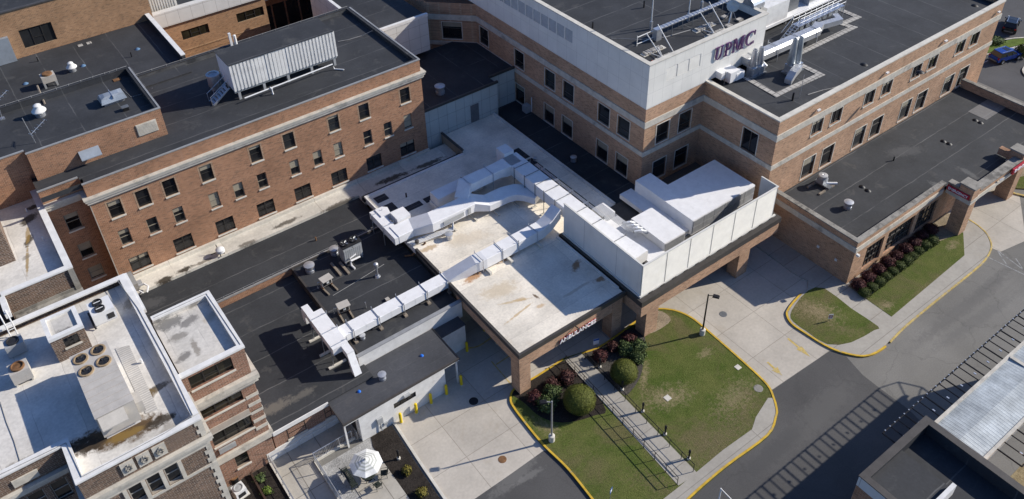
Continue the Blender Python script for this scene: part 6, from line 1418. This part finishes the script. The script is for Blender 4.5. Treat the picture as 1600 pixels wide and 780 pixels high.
for px, py, l in ((1267, 166, 'leftmost'), (1373, 108, 'second from the left'), (1465, 59, 'third from the left'), (1547, 14, 'rightmost')):
    p = at(px, py, 13.4); t = thing('wall_floodlight', l+' of four small white floodlights on the sunny hospital parapet', 'floodlight', (p.x, YS, 13.4), 'parapet floodlights')
    part(MB().box(-.22, .22, -.32, -.12, -.05, .1), 'lamp', WHITEU, t, world=False); part(MB().tube([(0, 0, 0), (0, -.2, .03)], .05, 5), 'bracket', GREYC, t, world=False)
t = thing('wall_fan', 'small pale wall mounted fan box in the shaded court of the hospital', 'air conditioner', (X1-.5, 66.6, 4.6))
part(MB().box(-.35, .35, -.4, .4, .1, 1.0), 'box', GREYU, t, world=False); part(MB().tube([(.3, -.6, .2), (.3, -.6, 2.2)], .06, 6), 'pipe', WHITEU, t, world=False); part(MB().box(-.3, .3, -.35, .35, 0, .1), 'foot', STEEL, t, world=False)

m = MB(); m.tube([(-6, 80.27, 18.62), (12.0, 80.27, 18.62)], .028, 4)
for i in range(16): m.tube([(-5.5+i*1.1, 80.27, 18.48), (-5.5+i*1.1, 80.27, 18.68)], .03, 4)
single(m, 'roof_cable', CABLE, 'cable on pins along the back parapet of the black rooftop storey', 'cable')
m = MB(); m.tube([(.7, 82.65, 16.2), (36.8, 82.65, 16.2)], .028, 4)
for i in range(24): m.tube([(1+i*1.5, 82.65, 16.06), (1+i*1.5, 82.65, 16.26)], .03, 4)
single(m, 'roof_cable', CABLE, 'cable on pins along the back edge of the brick building roof', 'cable')
cable('thin cable lying across the rooftop storey to the silver hood', [at(192, 140, 17.92), at(205, 152, 17.92), at(225, 146, 17.92), at(238, 138, 18.5)], .03)
cable('thin cable hanging over the back parapet of the rooftop storey', [at(171, 113, 18.55), at(172, 118, 17.95), at(178, 122, 17.92)], .03)
single(MB().box(*[f for q_ in (at(183, 125, 17.9),) for f in (q_.x-.35, q_.x+.35, q_.y-.25, q_.y+.25)], 17.901, 17.96), 'roof_pad', RUST, 'small brown pad on the rooftop storey beside the hanging cable', 'pad')
t = thing('low_vent', 'small square black vent on the rooftop storey beside the silver hood', 'roof vent', at(197, 172, 17.9))
part(MB().box(-.25, .25, -.2, .2, 0, .35), 'body', BLACK, t, world=False); part(MB().box(-.3, .3, -.25, .25, .35, .4), 'lid', STEEL, t, world=False)
pipe('black pipe with a base on the hospital roof near the thin mast', 1238, 157, 13.75, .9, .1); pipe('short black pipe near the far end of the emergency wing roof', 1396, 251, 4.45, .5, .08)
cable('dark hose pieces lying along the hospital roof near its front parapet', [at(1262, 148, 13.78), at(1285, 141, 13.78), at(1300, 138, 13.78), at(1318, 132, 13.78)], .06)
cable('dark cable from the cable tray along the ivory storey roof', [at(955, 60, 18.47), at(1000, 62, 18.47), at(1040, 58, 18.47), at(1085, 45, 18.47)], .06)
# ================================================================== GROUND LEVEL THINGS
def bollard():
    t = thing('bollard', 'yellow bollard', 'bollard', (0, 0, 0), 'yellow bollards by the white building')
    part(MB().lathe([(.13, 0), (.13, 1.12), (.10, 1.19), (0, 1.22)], n=14), 'sleeve', YELB, t, True, world=False)
    part(MB().lathe([(.19, 0), (.17, .03), (.13, .035)], n=14), 'base_collar', STONE, t, world=False); return t
bp = bollard()
for i, (x, y, l) in enumerate(((627, 660, 'yellow bollard nearest the dark mulch bed, first of the row along the white wall'), (651, 645, 'second yellow bollard from the mulch bed, below the strip window'), (674, 630, 'third yellow bollard from the mulch bed, half in shade'), (698, 616, 'shaded yellow bollard beside the porch opening of the white building'), (721, 601, 'yellow bollard right of the white porch post'), (730, 549, 'yellow bollard in shade beyond the white building by the curved yellow line'), (757, 517, 'left yellow bollard deep under the ambulance canopy beam'), (777, 536, 'right yellow bollard deep under the ambulance canopy beam'))):
    p = at(x, y, .012)
    if i == 0: bp.location = p; bp['label'] = l
    else: dup(bp, p, 0, l)
m = MB(); pth = smoothpath([at2(x, y) for x, y in ((725, 544), (745, 542), (765, 530), (790, 513))], 4)
struct(MB().ribbon(pth, .08, -.08, .012, .018), 'yellow_line', YELF)
struct(MB().ribbon([at2(775, 570), at2(795, 557), at2(812, 545)], .06, -.06, .012, .018), 'yellow_line', YELF)
struct(MB().ribbon([at2(768, 565), at2(803, 606)], .05, -.05, .012, .0185), 'yellow_line', YELF)

def street_lamp(label, p, rz, h=5.1, mat=GREYC, head=BLACK, reach=.7):
    t = thing('street_lamp', label, 'street lamp', p, None, rz)
    part(MB().lathe([(.26, 0), (.26, .62), (.2, .66), (0, .66)], n=16), 'concrete_base', STONE_LT, t, True, world=False)
    part(MB().tube([(0, 0, .6), (0, 0, h)], [.085, .06], 8), 'pole', mat, t, world=False)
    part(MB().tube([(0, 0, h-.12), (reach*.6, 0, h)], .035, 6), 'arm', mat, t, world=False)
    o = part(MB().add([(reach*.55, -.2, h-.06), (reach*1.4, -.2, h-.02), (reach*1.4, .2, h-.02), (reach*.55, .2, h-.06), (reach*.6, -.16, h+.1), (reach*1.3, -.16, h+.1), (reach*1.3, .16, h+.1), (reach*.6, .16, h+.1)], [(3, 2, 1, 0), (4, 5, 6, 7), (0, 1, 5, 4), (1, 2, 6, 5), (2, 3, 7, 6), (3, 0, 4, 7)]), 'lamp_head', head, t, world=False)
    part(MB().box(reach*.7, reach*1.25, -.13, .13, h-.075, h-.05), 'lens', LAMPW, o, world=False); return t
street_lamp('grey street lamp on a concrete base at the left edge of the lawn island', at(862, 688, .12), math.radians(150), 5.0)
street_lamp('black street lamp on the lawn beside the concrete drive, lamp head turned right', at(1097, 522, .12), math.radians(-60), 5.1, BLACK)
t = thing('white_pole', 'top of a white pole with one slanting arm at the bottom edge by the road', 'pole', at(1114, 824, 0))
part(MB().tube([(0, 0, 0), (0, 0, 5.0)], .055, 7), 'mast', WHITEC, t, world=False); q_ = at(1146, 784, 4.0)-at(1114, 824, 0); part(MB().tube([(0, 0, 4.95), (q_.x, q_.y, 4.0)], .04, 6), 'arm', WHITEC, t, world=False)

def path_light():
    t = thing('path_light', 'path light', 'path light', (0, 0, 0), 'black path lights')
    part(MB().lathe([(.15, 0), (.15, .16), (.10, .2)], n=12), 'footing', STONE_LT, t, True, world=False)
    part(MB().lathe([(.075, .18), (.075, 1.0)], n=10), 'post', BLACK, t, True, world=False)
    part(MB().lathe([(.10, .80), (.10, 1.06), (.06, 1.14), (0, 1.15)], n=12), 'cap', BLACK, t, True, world=False); return t
pl_ = path_light()
for i, (x, y, z, l) in enumerate(((937, 574, .13, 'black path light under the red shrub beside the walk'), (972, 609, .13, 'black path light at the foot of the upper round bush'), (1004, 643, .13, 'middle black path light on the lawn edge, third from the canopy'), (1039, 679, .13, 'fourth black path light from the canopy along the walk'), (1076, 717, .13, 'black path light nearest the road end of the walk'), (623, 717, .05, 'black path light in the dark mulch bed right of the parasol'))):
    p = at(x, y, z)
    if i == 0: pl_.location = p; pl_['label'] = l
    else: dup(pl_, p, 0, l)

def handrail(label, pts, h=.95, n=11, mat=BLACK, mid=True, bal=0):
    a, b = Vector(pts[0]), Vector(pts[-1]); t = thing('handrail', label, 'handrail', pts[0])
    m = MB()
    for i in range(len(pts)-1):
        p, q = Vector(pts[i]), Vector(pts[i+1]); m.tube([p+Vector((0, 0, h)), q+Vector((0, 0, h))], .032, 6)
        if mid: m.tube([p+Vector((0, 0, h*.55 if not bal else .12)), q+Vector((0, 0, h*.55 if not bal else .12))], .022, 5)
    part(m, 'rail', mat, t)
    L = [(Vector(pts[i+1])-Vector(pts[i])).length for i in range(len(pts)-1)]; tot = sum(L)
    def along(s):
        for i, l in enumerate(L):
            if s <= l or i == len(L)-1: return Vector(pts[i]).lerp(Vector(pts[i+1]), min(1, s/l))
            s -= l
    for i in range(n): p = along(tot*i/(n-1)); part(MB().tube([p, p+Vector((0, 0, h))], .03, 6), 'post', mat, t)
    if bal:
        m = MB(); k = int(tot/bal)
        for i in range(k): p = along(tot*(i+.5)/k); m.tube([p+Vector((0, 0, .12)), p+Vector((0, 0, h))], .012, 4)
        part(m, 'baluster_panel', mat, t)
    return t
handrail('black handrail along the left side of the sloping walk', [at(884, 567, .14), at(1058, 757, .14)], n=12)
handrail('black handrail along the right side of the sloping walk beside the path lights', [at(914, 562, .14), at(1083, 737, .14)], n=11)
handrail('grey railing on the left curb of the ramp', [(7.42, 44.6, .2), (7.42, 37.2, .2)], .95, 7, GALV)
handrail('grey balustrade turning the corner between the ramp and the patio', [(13.7, 42.58, .2), (10.3, 42.58, .2), (10.3, 36.8, .2)], 1.0, 9, GALV, True, .13)
handrail('grey wall handrail at the back of the ramp', [(7.6, 44.5, .06), (13.6, 44.5, .06)], .9, 6, GALV, False)
handrail('short grey balustrade inside the porch of the white building', [(14.05, 42.3, .06), (14.05, 44.2, .06)], 1.0, 3, GALV, True, .13)

# --- shrubs
def leafball(r, h, n, size, seed, jitter=.12, core=.93, flat=.0):
    nj = .32 if jitter < .08 else .7; lo, hi = (.95, 1.03) if jitter < .08 else (.82, 1.16)
    core = core if jitter < .08 else .80
    rg = random.Random(seed); v = MB(); nu, nv = 18, 12
    ph = [rg.uniform(0, 6.28) for _ in range(6)]
    def rad(th, z): return 1+jitter*.5*math.sin(3*th+ph[0]+2*z)+jitter*.4*math.sin(5*th+ph[1]-3*z)+jitter*.4*math.sin(7*z*2+ph[2]+2*th)
    c = MB(); prof = []
    for j in range(nv+1):
        z = -1+2*j/nv; rr = math.sqrt(max(0, 1-abs(z)**2.3))
        for i in range(nu): th = 2*math.pi*i/nu; k = core*rad(th, z); c.v.append((r*rr*k*math.cos(th), r*rr*k*math.sin(th), max(.0, h/2+h/2*z*core)))
    c.f = [(j*nu+i, j*nu+(i+1) % nu, (j+1)*nu+(i+1) % nu, (j+1)*nu+i) for j in range(nv) for i in range(nu)]
    for _ in range(n):
        z = rg.uniform(-.92, 1); th = rg.uniform(0, 6.283); rr = math.sqrt(max(0, 1-abs(z)**2.3)); k = rad(th, z)*rg.uniform(lo, hi)
        p = Vector((r*rr*k*math.cos(th), r*rr*k*math.sin(th), h/2+h/2*z*rg.uniform(.96, 1.04)))
        if p.z < .03: continue
        nrm = Vector((math.cos(th)*rr, math.sin(th)*rr, z*.9)).normalized()
        nrm = (nrm+Vector((rg.gauss(0, nj), rg.gauss(0, nj), rg.gauss(0, nj)))).normalized()
        a = nrm.cross(Vector((rg.gauss(0, 1), rg.gauss(0, 1), rg.gauss(0, 1)))).normalized(); b = nrm.cross(a); s = size*rg.uniform(.6, 1.3)
        o = len(c.v); c.v += [tuple(p+a*s*.5), tuple(p+b*s*.35), tuple(p-a*s*.5), tuple(p-b*s*.35)]; c.f.append((o, o+1, o+2, o+3))
    return c
def shrub(label, px, py, r, h, mat, seed, z=.13, n=1300, size=.15, jitter=.32, group=None, cat='shrub', name='shrub'):
    p = at(px, py, z); t = thing(name, label, cat, p, group)
    part(leafball(r, h, n, size, seed, jitter), 'foliage', mat, t, world=False)
    part(MB().tube([(0, 0, -.02), (.02, .03, h*.4)], [.06, .03], 6), 'stem', TWIG, t, world=False); return t
shrub('large clipped round yew left of the walk, nearer the grey lamp', 905, 637, 1.36, 2.15, LEAF_Y, 1, n=7000, size=.075, jitter=.035, cat='clipped bush', name='round_bush')
shrub('large clipped round yew right of the walk below the red shrubs', 974, 592, 1.18, 1.9, LEAF_Y, 2, n=6000, size=.075, jitter=.035, cat='clipped bush', name='round_bush')
shrub('bright green shrub in front of the grey lamp post', 855, 637, .72, 1.05, LEAF_G, 3)
shrub('bright green shrub behind the grey lamp beside the large round yew', 864, 619, .66, 1.0, LEAF_G, 4)
shrub('red shrub beside the brick canopy post', 836, 625, .55, .85, LEAF_R, 5, n=700)
shrub('dull red shrub between the brick post and the round yew', 863, 604, .55, .75, LEAF_RD, 6, n=500)
shrub('dull red shrub above the left round yew next to the walk', 886, 594, .66, .95, LEAF_RD, 7, n=600)
shrub('bright red shrub over the first path light right of the walk', 937, 561, .58, .95, LEAF_R, 8, n=800)
shrub('thin dull red shrub in the middle of the grey mulch', 957, 546, .50, .8, LEAF_RD, 9, n=500)
shrub('bright red shrub at the top of the grey mulch by the canopy column', 982, 533, .58, .9, LEAF_R, 10, n=800)
shrub('green shrub just above the right round yew', 977, 550, .66, .95, LEAF_G, 11)
shrub('loose green shrub at the right end of the grey mulch', 999, 545, .66, .85, LEAF_G, 12, n=600)
shrub('green shrub tucked right of the right round yew', 996, 563, .62, .9, LEAF_G, 13)
# the two rows by the emergency wing
RD = [(1340, 450), (1355.5, 438.5), (1371.5, 426), (1386, 415.5), (1400, 405), (1413.5, 394.5), (1427.5, 384.5), (1440, 373), (1453, 363)]
GR = [(1350, 461), (1362.5, 452.5), (1373.5, 444), (1383.5, 435.5), (1394, 427.5), (1404.5, 419), (1415.5, 410.5), (1424, 403.5), (1433.5, 395.5), (1444.5, 387), (1455.5, 379.5)]
ordw = ['first', 'second', 'third', 'fourth', 'fifth', 'sixth', 'seventh', 'eighth', 'ninth', 'tenth', 'eleventh']
sr = shrub('x', 0, 0, .64, .95, LEAF_R, 31, n=1300, size=.12, jitter=.14, group='dark red shrubs along the emergency wing'); sg_ = shrub('x', 0, 0, .56, .72, LEAF_D, 32, n=1300, size=.10, jitter=.09, group='clipped green shrubs along the emergency wing')
for i, (x, y) in enumerate(RD):
    l = f'dark red shrub under the gridded windows, {ordw[i]} in its row from the sidewalk corner'
    p = at(x, y, .13)
    if i == 0: sr.location = p; sr['label'] = l
    else: dup(sr, p, i*1.3, l, rnd.uniform(.92, 1.1))
for i, (x, y) in enumerate(GR):
    l = f'clipped green shrub at the lawn edge, {ordw[i]} in its row from the sidewalk corner'
    p = at(x, y, .13)
    if i == 0: sg_.location = p; sg_['label'] = l
    else: dup(sg_, p, i*1.7, l, rnd.uniform(.92, 1.1))
shrub('olive gold tuft in the dark mulch bed, upper one', 636, 738, .38, .55, LEAF_O, 21, .05, n=160, size=.16, cat='plant', name='plant')
shrub('olive gold tuft in the dark mulch bed, lower one by the drive', 660, 772, .42, .55, LEAF_O, 22, .05, n=180, size=.16, cat='plant', name='plant')
shrub('small dark green plant in the mulch by the ramp, upper one', 407, 750, .42, .4, LEAF_G, 23, .05, n=120, size=.16, cat='plant', name='plant')
shrub('small bright green plant in the mulch by the ramp, lower one', 418, 769, .36, .4, leafmat('lime_foliage', (.14, .19, .03), (.09, .14, .03)), 24, .05, n=120, size=.15, cat='plant', name='plant')
shrub('loose green shrub on the parking island at the right edge', 1596, 88, .8, 1.7, LEAF_D, 25, .14, n=700, size=.25, jitter=.3)
shrub('low spreading green shrub on the long parking island', 1556, 66, 1.0, .7, LEAF_G, 27, .14, n=500, size=.2, jitter=.25)
def young_tree(label, p, h, seed):
    rg = random.Random(seed); t = thing('young_tree', label, 'tree', p)
    part(MB().tube([(0, 0, 0), (.05, .03, h*.5), (0, .05, h)], [.09, .06, .02], 7), 'trunk', TWIG, t, world=False)
    m = MB(); lf = MB()
    for i in range(34):
        z = h*rg.uniform(.3, .98); a = rg.uniform(0, 6.28); L = (h*1.05-z)*.55*rg.uniform(.6, 1.1); e = Vector((math.cos(a)*L, math.sin(a)*L, L*.5))
        b = Vector((.03, .03, z)); m.tube([b, b+e*.5+Vector((0, 0, .1)), b+e], [.025, .018, .008], 4)
        for k in range(36):
            q = b+e*rg.uniform(.3, 1.1)+Vector((rg.gauss(0, .16), rg.gauss(0, .16), rg.gauss(0, .14))); n_ = Vector((rg.gauss(0, 1), rg.gauss(0, 1), rg.gauss(0, 1))).normalized(); u = n_.orthogonal().normalized(); v = n_.cross(u); s = rg.uniform(.05, .11)
            o = len(lf.v); lf.v += [tuple(q+u*s), tuple(q+v*s*.7), tuple(q-u*s), tuple(q-v*s*.7)]; lf.f.append((o, o+1, o+2, o+3))
    part(m, 'branch', TWIG, t, world=False); part(lf, 'crown', leafmat('autumn_foliage', (.12, .095, .035), (.07, .075, .025)), t, world=False)
young_tree('young thin leaved tree at the top right corner of the parking lot', (122.5, 49.6, .0), 3.6, 4)

# --- patio
pc_ = Vector((13.05, 38.65, .05))
t = thing('patio_table', 'round green metal patio table under the striped parasol', 'table', pc_)
part(MB().lathe([(0, .70), (.62, .70), (.64, .72), (.62, .745), (0, .745)], n=24), 'tabletop', DKGREEN, t, True, world=False)
for k in range(4): a = k*math.pi/2+.6; part(MB().tube([(.12*math.cos(a), .12*math.sin(a), .70), (.3*math.cos(a), .3*math.sin(a), .35), (.5*math.cos(a), .5*math.sin(a), 0)], .025, 5), 'leg', DKGREEN, t, world=False)
um = thing('parasol', 'octagonal parasol with white and grey stripes over the patio table', 'parasol', pc_)
part(MB().lathe([(.28, 0), (.26, .08), (.05, .1)], n=16), 'base', BLACK, um, True, world=False)
part(MB().tube([(0, 0, 0), (0, 0, 2.55)], .025, 6), 'pole', STEEL, um, world=False)
NB = 8; rings = [0, .10, .28, .40, .52, .64, .76, .88, 1.0, 1.12, 1.30]
def ringpt(r, k): a = k*2*math.pi/NB+.25; return (r*math.cos(a), r*math.sin(a), 2.52-.52*(r/1.30)**1.15)
ca, cb = MB(), MB()
for i in range(len(rings)-1):
    tg = ca if i % 2 == 1 or i in (8, 9, 0) else cb
    for k in range(NB):
        q = [ringpt(rings[i], k), ringpt(rings[i+1], k), ringpt(rings[i+1], k+1), ringpt(rings[i], k+1)]
        if i == 0: tg.add(q[:3], [(0, 1, 2)])
        else: tg.add(q, [(0, 1, 2, 3)])
part(ca, 'white_canopy_bands', STRIPE_A, um, world=False); part(cb, 'grey_canopy_bands', STRIPE_B, um, world=False)
m = MB()
for k in range(NB): m.tube([(.05*math.cos(k*2*math.pi/NB+.25), .05*math.sin(k*2*math.pi/NB+.25), 2.49)]+[tuple(Vector(ringpt(r, k))-Vector((0, 0, .03))) for r in (.6, 1.29)], .012, 4)
part(m, 'rib', STEEL, um, world=False); part(MB().lathe([(.09, 2.50), (.09, 2.56), (.03, 2.62), (0, 2.66)], n=8), 'finial', STRIPE_B, um, world=False)
def chair(label, p, rz):
    t = thing('patio_chair', label, 'chair', p, 'green patio chairs', rz)
    part(MB().box(-.24, .24, -.24, .24, .41, .45), 'seat', DKGREEN, t, world=False)
    part(MB().add([(-.24, -.25, .45), (.24, -.25, .45), (.24, -.36, .92), (-.24, -.36, .92), (-.24, -.28, .45), (.24, -.28, .45), (.24, -.39, .92), (-.24, -.39, .92)], [(0, 1, 2, 3), (7, 6, 5, 4), (0, 4, 5, 1), (2, 6, 7, 3), (0, 3, 7, 4), (1, 5, 6, 2)]), 'backrest', DKGREEN, t, world=False)
    for x, y in ((-.22, -.22), (.22, -.22), (-.22, .22), (.22, .22)): part(MB().tube([(x, y, .42), (x*1.1, y*1.1, 0)], .02, 5), 'leg', DKGREEN, t, world=False)
    for x in (-.27, .27): part(MB().tube([(x, -.3, .66), (x, .2, .66), (x, .22, .42)], .02, 5), 'armrest', DKGREEN, t, world=False)
    return t
c0 = chair('dark green patio chair on the near right side of the parasol', pc_+Vector((1.05, -.55, 0)), math.radians(62))
dup(c0, pc_+Vector((.15, -1.15, 0)), math.radians(5), 'dark green patio chair on the near side of the parasol table')
dup(c0, pc_+Vector((-.1, 1.05, 0)), math.radians(180), 'dark green patio chair hidden behind the parasol')
t = thing('bench', 'dark green slatted bench at the left edge of the patio', 'bench', (11.75, 39.35, .05), None, math.radians(-90))
m = MB()
for i in range(5): m.box(-.95, .95, -.22+i*.095, -.14+i*.095, .42, .45)
part(m, 'seat', DKGREEN, t, world=False); m = MB()
for i in range(4): m.box(-.95, .95, -.26-.02*i, -.24-.02*i, .52+i*.1, .60+i*.1)
part(m, 'backrest', DKGREEN, t, world=False)
for x in (-.9, .9): part(MB().tube([(x, .25, .0), (x, .22, .62), (x, -.26, .66), (x, -.36, .92)], .035, 5).tube([(x, -.26, .66), (x, -.3, 0)], .035, 5), 'end_frame', DKGREEN, t, world=False)
# ground condenser by the old building
t = thing('ground_condenser', 'small white condenser with a grey fan on the dark bed beside the old brick building', 'air conditioner', at(376, 772, .05), None, .12)
part(MB().box(-.45, .45, -.42, .42, .06, .85), 'cabinet', WHITEU, t, world=False); part(MB().lathe([(.36, .85), (.36, .92), (.30, .92), (.28, .87), (0, .9)], n=18), 'fan_guard', GREYU, t, True, world=False)
part(MB().box(-.3, .3, -.43, -.421, .15, .6), 'grille', FAN, t, world=False); part(MB().box(-.55, .55, -.52, .52, 0, .06), 'pad', STONE_LT, t, world=False)
lathe_thing('dark_drum', 'round brown lidded drum in the dark bed behind the small white condenser', 'drum', at(366, 750, .05), [('shell', [(.38, 0), (.4, .5)], BLACK), ('lid', [(.42, .5), (.40, .58), (0, .62)], RUST)])
single(MB().box(5.72, 5.86, 41.0, 44.6, 0, .34), 'timber_edging', plain('dark_brown_timber', (.06, .035, .025), .9), 'dark brown timber edging right of the small white condenser', 'edging')
# --- covers and marks in the ground
def cover(name, label, px, py, z, r, mat, sq=False):
    p = at(px, py, z)
    if sq: return single(MB().box(p.x-r, p.x+r, p.y-r, p.y+r, z, z+.03), name, mat, label, 'utility cover')
    return single(MB().lathe([(r, 0), (r, .015), (r*.85, .02), (0, .02)], p, 20), name, mat, label, 'manhole cover')
cover('manhole_cover', 'rusty brown manhole cover in the concrete drive near the asphalt', 785, 718, .009, .34, RUST)
cover('manhole_cover', 'dark round manhole cover at the edge of the canopy shadow', 740, 627, .009, .40, BLACK)
cover('manhole_cover', 'round grey grated manhole cover in the drive right of the black lamp', 1130, 491, .009, .36, STEEL)
cover('manhole_cover', 'pale concrete manhole lid at the right end of the lawn', 1185, 607, .12, .40, STONE_DK)
cover('utility_cover', 'small square white utility cover in the bare patch of the lawn', 1043, 622, .12, .26, STONE_LT, True)
cover('utility_cover', 'small square white utility cover near the yellow kerb of the lawn', 1153, 574, .12, .24, STONE_LT, True)
# --- signs
def post_sign(label, p, board, rz, h=1.5, w=.45, bh=.6, writing=None):
    t = thing('post_sign', label, 'sign', p, None, rz)
    part(MB().tube([(0, 0, 0), (0, 0, h)], .025, 5), 'post', GALV, t, world=False)
    o = part(MB().box(-w/2, w/2, -.05, -.028, h-bh, h+.03), 'board', board, t, world=False); return t, o
t, o = post_sign('small blue and white sign in the shade at the head of the walk', at(931, 541, .13), WHITES, math.radians(-20), 1.0, .55, .7)
part(MB().box(-.275, .275, -.054, -.051, .8, 1.03), 'blue_band', BLUES, o, world=False)
t, o = post_sign('small blue sign on a post at the bottom of the left lawn', at(953, 781, .12), BLUES, math.radians(25), 1.45, .42, .42)
part(MB().box(-.12, .12, -.054, -.051, 1.12, 1.36), 'white_symbol', WHITES, o, world=False)
t, o = post_sign('white sign with a red circle and slash on the small grass island', at(1296, 501, .13), WHITES, math.radians(-35), .85, .42, .55)
m = MB(); n_ = 20
for i in range(n_):
    a0, a1 = 2*math.pi*i/n_, 2*math.pi*(i+1)/n_; r0, r1 = .13, .19
    m.add([(r0*math.cos(a0), -.054, .6+r0*math.sin(a0)), (r1*math.cos(a0), -.054, .6+r1*math.sin(a0)), (r1*math.cos(a1), -.054, .6+r1*math.sin(a1)), (r0*math.cos(a1), -.054, .6+r0*math.sin(a1))], [(0, 1, 2, 3)])
m.add([(-.14, -.0545, .70), (-.10, -.0545, .74), (.14, -.0545, .50), (.10, -.0545, .46)], [(0, 1, 2, 3)]); part(m, 'red_symbol', REDS, o, world=False)
t, o = post_sign('white sign with a red symbol before the second portal pillar', at(1580, 292, .13), WHITES, math.radians(-50), 1.0, .45, .5)
m = MB(); m.box(-.15, .15, -.054, -.051, .62, .9); part(m, 'red_symbol', REDS, o, world=False)

# --- cars
def car(label, p, rz, paint, suv=True):
    t = thing('parked_car', label, 'car', p, 'cars in the parking lot', rz)
    H = 1.68 if suv else 1.45
    side = [(-2.25, .42), (-2.28, .75), (-2.22, 1.0), (-1.9, 1.08), (-.1+1.1, 1.06), (1.9, .93), (2.25, .78), (2.28, .42)]
    wd = lambda x: .92-.10*max(0, abs(x)-1.7)/.6
    m = MB(); n = len(side)
    for s_ in (-1, 1): m.v += [(x, s_*wd(x)*(1 if z < .9 else .95), z) for x, z in side]
    m.f = [tuple(range(n-1, -1, -1)), tuple(range(n, 2*n))]+[(i, (i+1) % n, (i+1) % n+n, i+n) for i in range(n)]
    part(m, 'body', paint, t, True, world=False)
    gh = [(-2.12, 1.07, .84), (-1.75, H-.06, .68), (.15, H-.04, .68), (1.05, 1.06, .84)]
    m = MB()
    for s_ in (-1, 1): m.v += [(x, s_*w_, z) for x, z, w_ in gh]
    m.f = [(3, 2, 1, 0), (4, 5, 6, 7), (0, 1, 5, 4), (2, 3, 7, 6)]; part(m, 'windows', GLASS, t, world=False)
    o = part(MB().box(-1.82, .22, -.70, .70, H-.05, H+.02), 'roof', paint, t, world=False)
    for s_ in (-.6, .6): part(MB().box(-1.7, .05, s_-.03, s_+.03, H+.025, H+.07), 'roof_rail', CHROME, o, world=False)
    part(MB().box(-.75, .0, -.45, .45, H+.021, H+.03), 'glass_roof', GLASS, o, world=False)
    for x in (-1.42, 1.42):
        for s_ in (-1, 1):
            wv = MB().lathe([(.34, -.11), (.36, -.05), (.36, .05), (.34, .11)], n=18); wv.v = [(x+a, s_*.82+c, .36+b) for a, b, c in wv.v]; wt = part(wv, 'wheel', TYRE, t, True, world=False)
            wr = MB().lathe([(.22, -.02), (.0, 0)], n=12); wr.v = [(x+a, s_*(.935+abs(c)), .36+b) for a, b, c in wr.v]; part(wr, 'rim', CHROME, wt, world=False)
    for s_ in (-1, 1):
        part(MB().box(-2.29, -2.2, s_*.62, s_*.86, .85, 1.05), 'tail_lamp', LAMPG, t, world=False); part(MB().box(2.1, 2.27, s_*.55, s_*.82, .68, .82), 'headlight', LAMPW, t, world=False)
        part(MB().box(.75, .95, s_*.93, s_*1.08, 1.02, 1.16), 'wing_mirror', paint, t, world=False)
    for x in (-.85, .15):
        for s_ in (-1, 1): part(MB().tube([(x, s_*.775, H-.3), (x, s_*.86, 1.08)], .035, 4), 'pillar', paint, t, world=False)
    part(MB().box(-2.31, -2.27, -.6, .6, .42, .6), 'bumper', STEEL, t, world=False); return t
cr = car('bright blue sport utility car parked beside the green parking island', (112.6, 41.9, .005), math.radians(-14), CARB)
ck = car('dark blue car at the top right corner of the parking lot', (121.6, 46.0, .005), math.radians(20), CARK)
struct(MB().sheet([(99, 100), (500, 100), (500, 700), (99, 700)], .012), 'far_parking_lot', ASPH3)
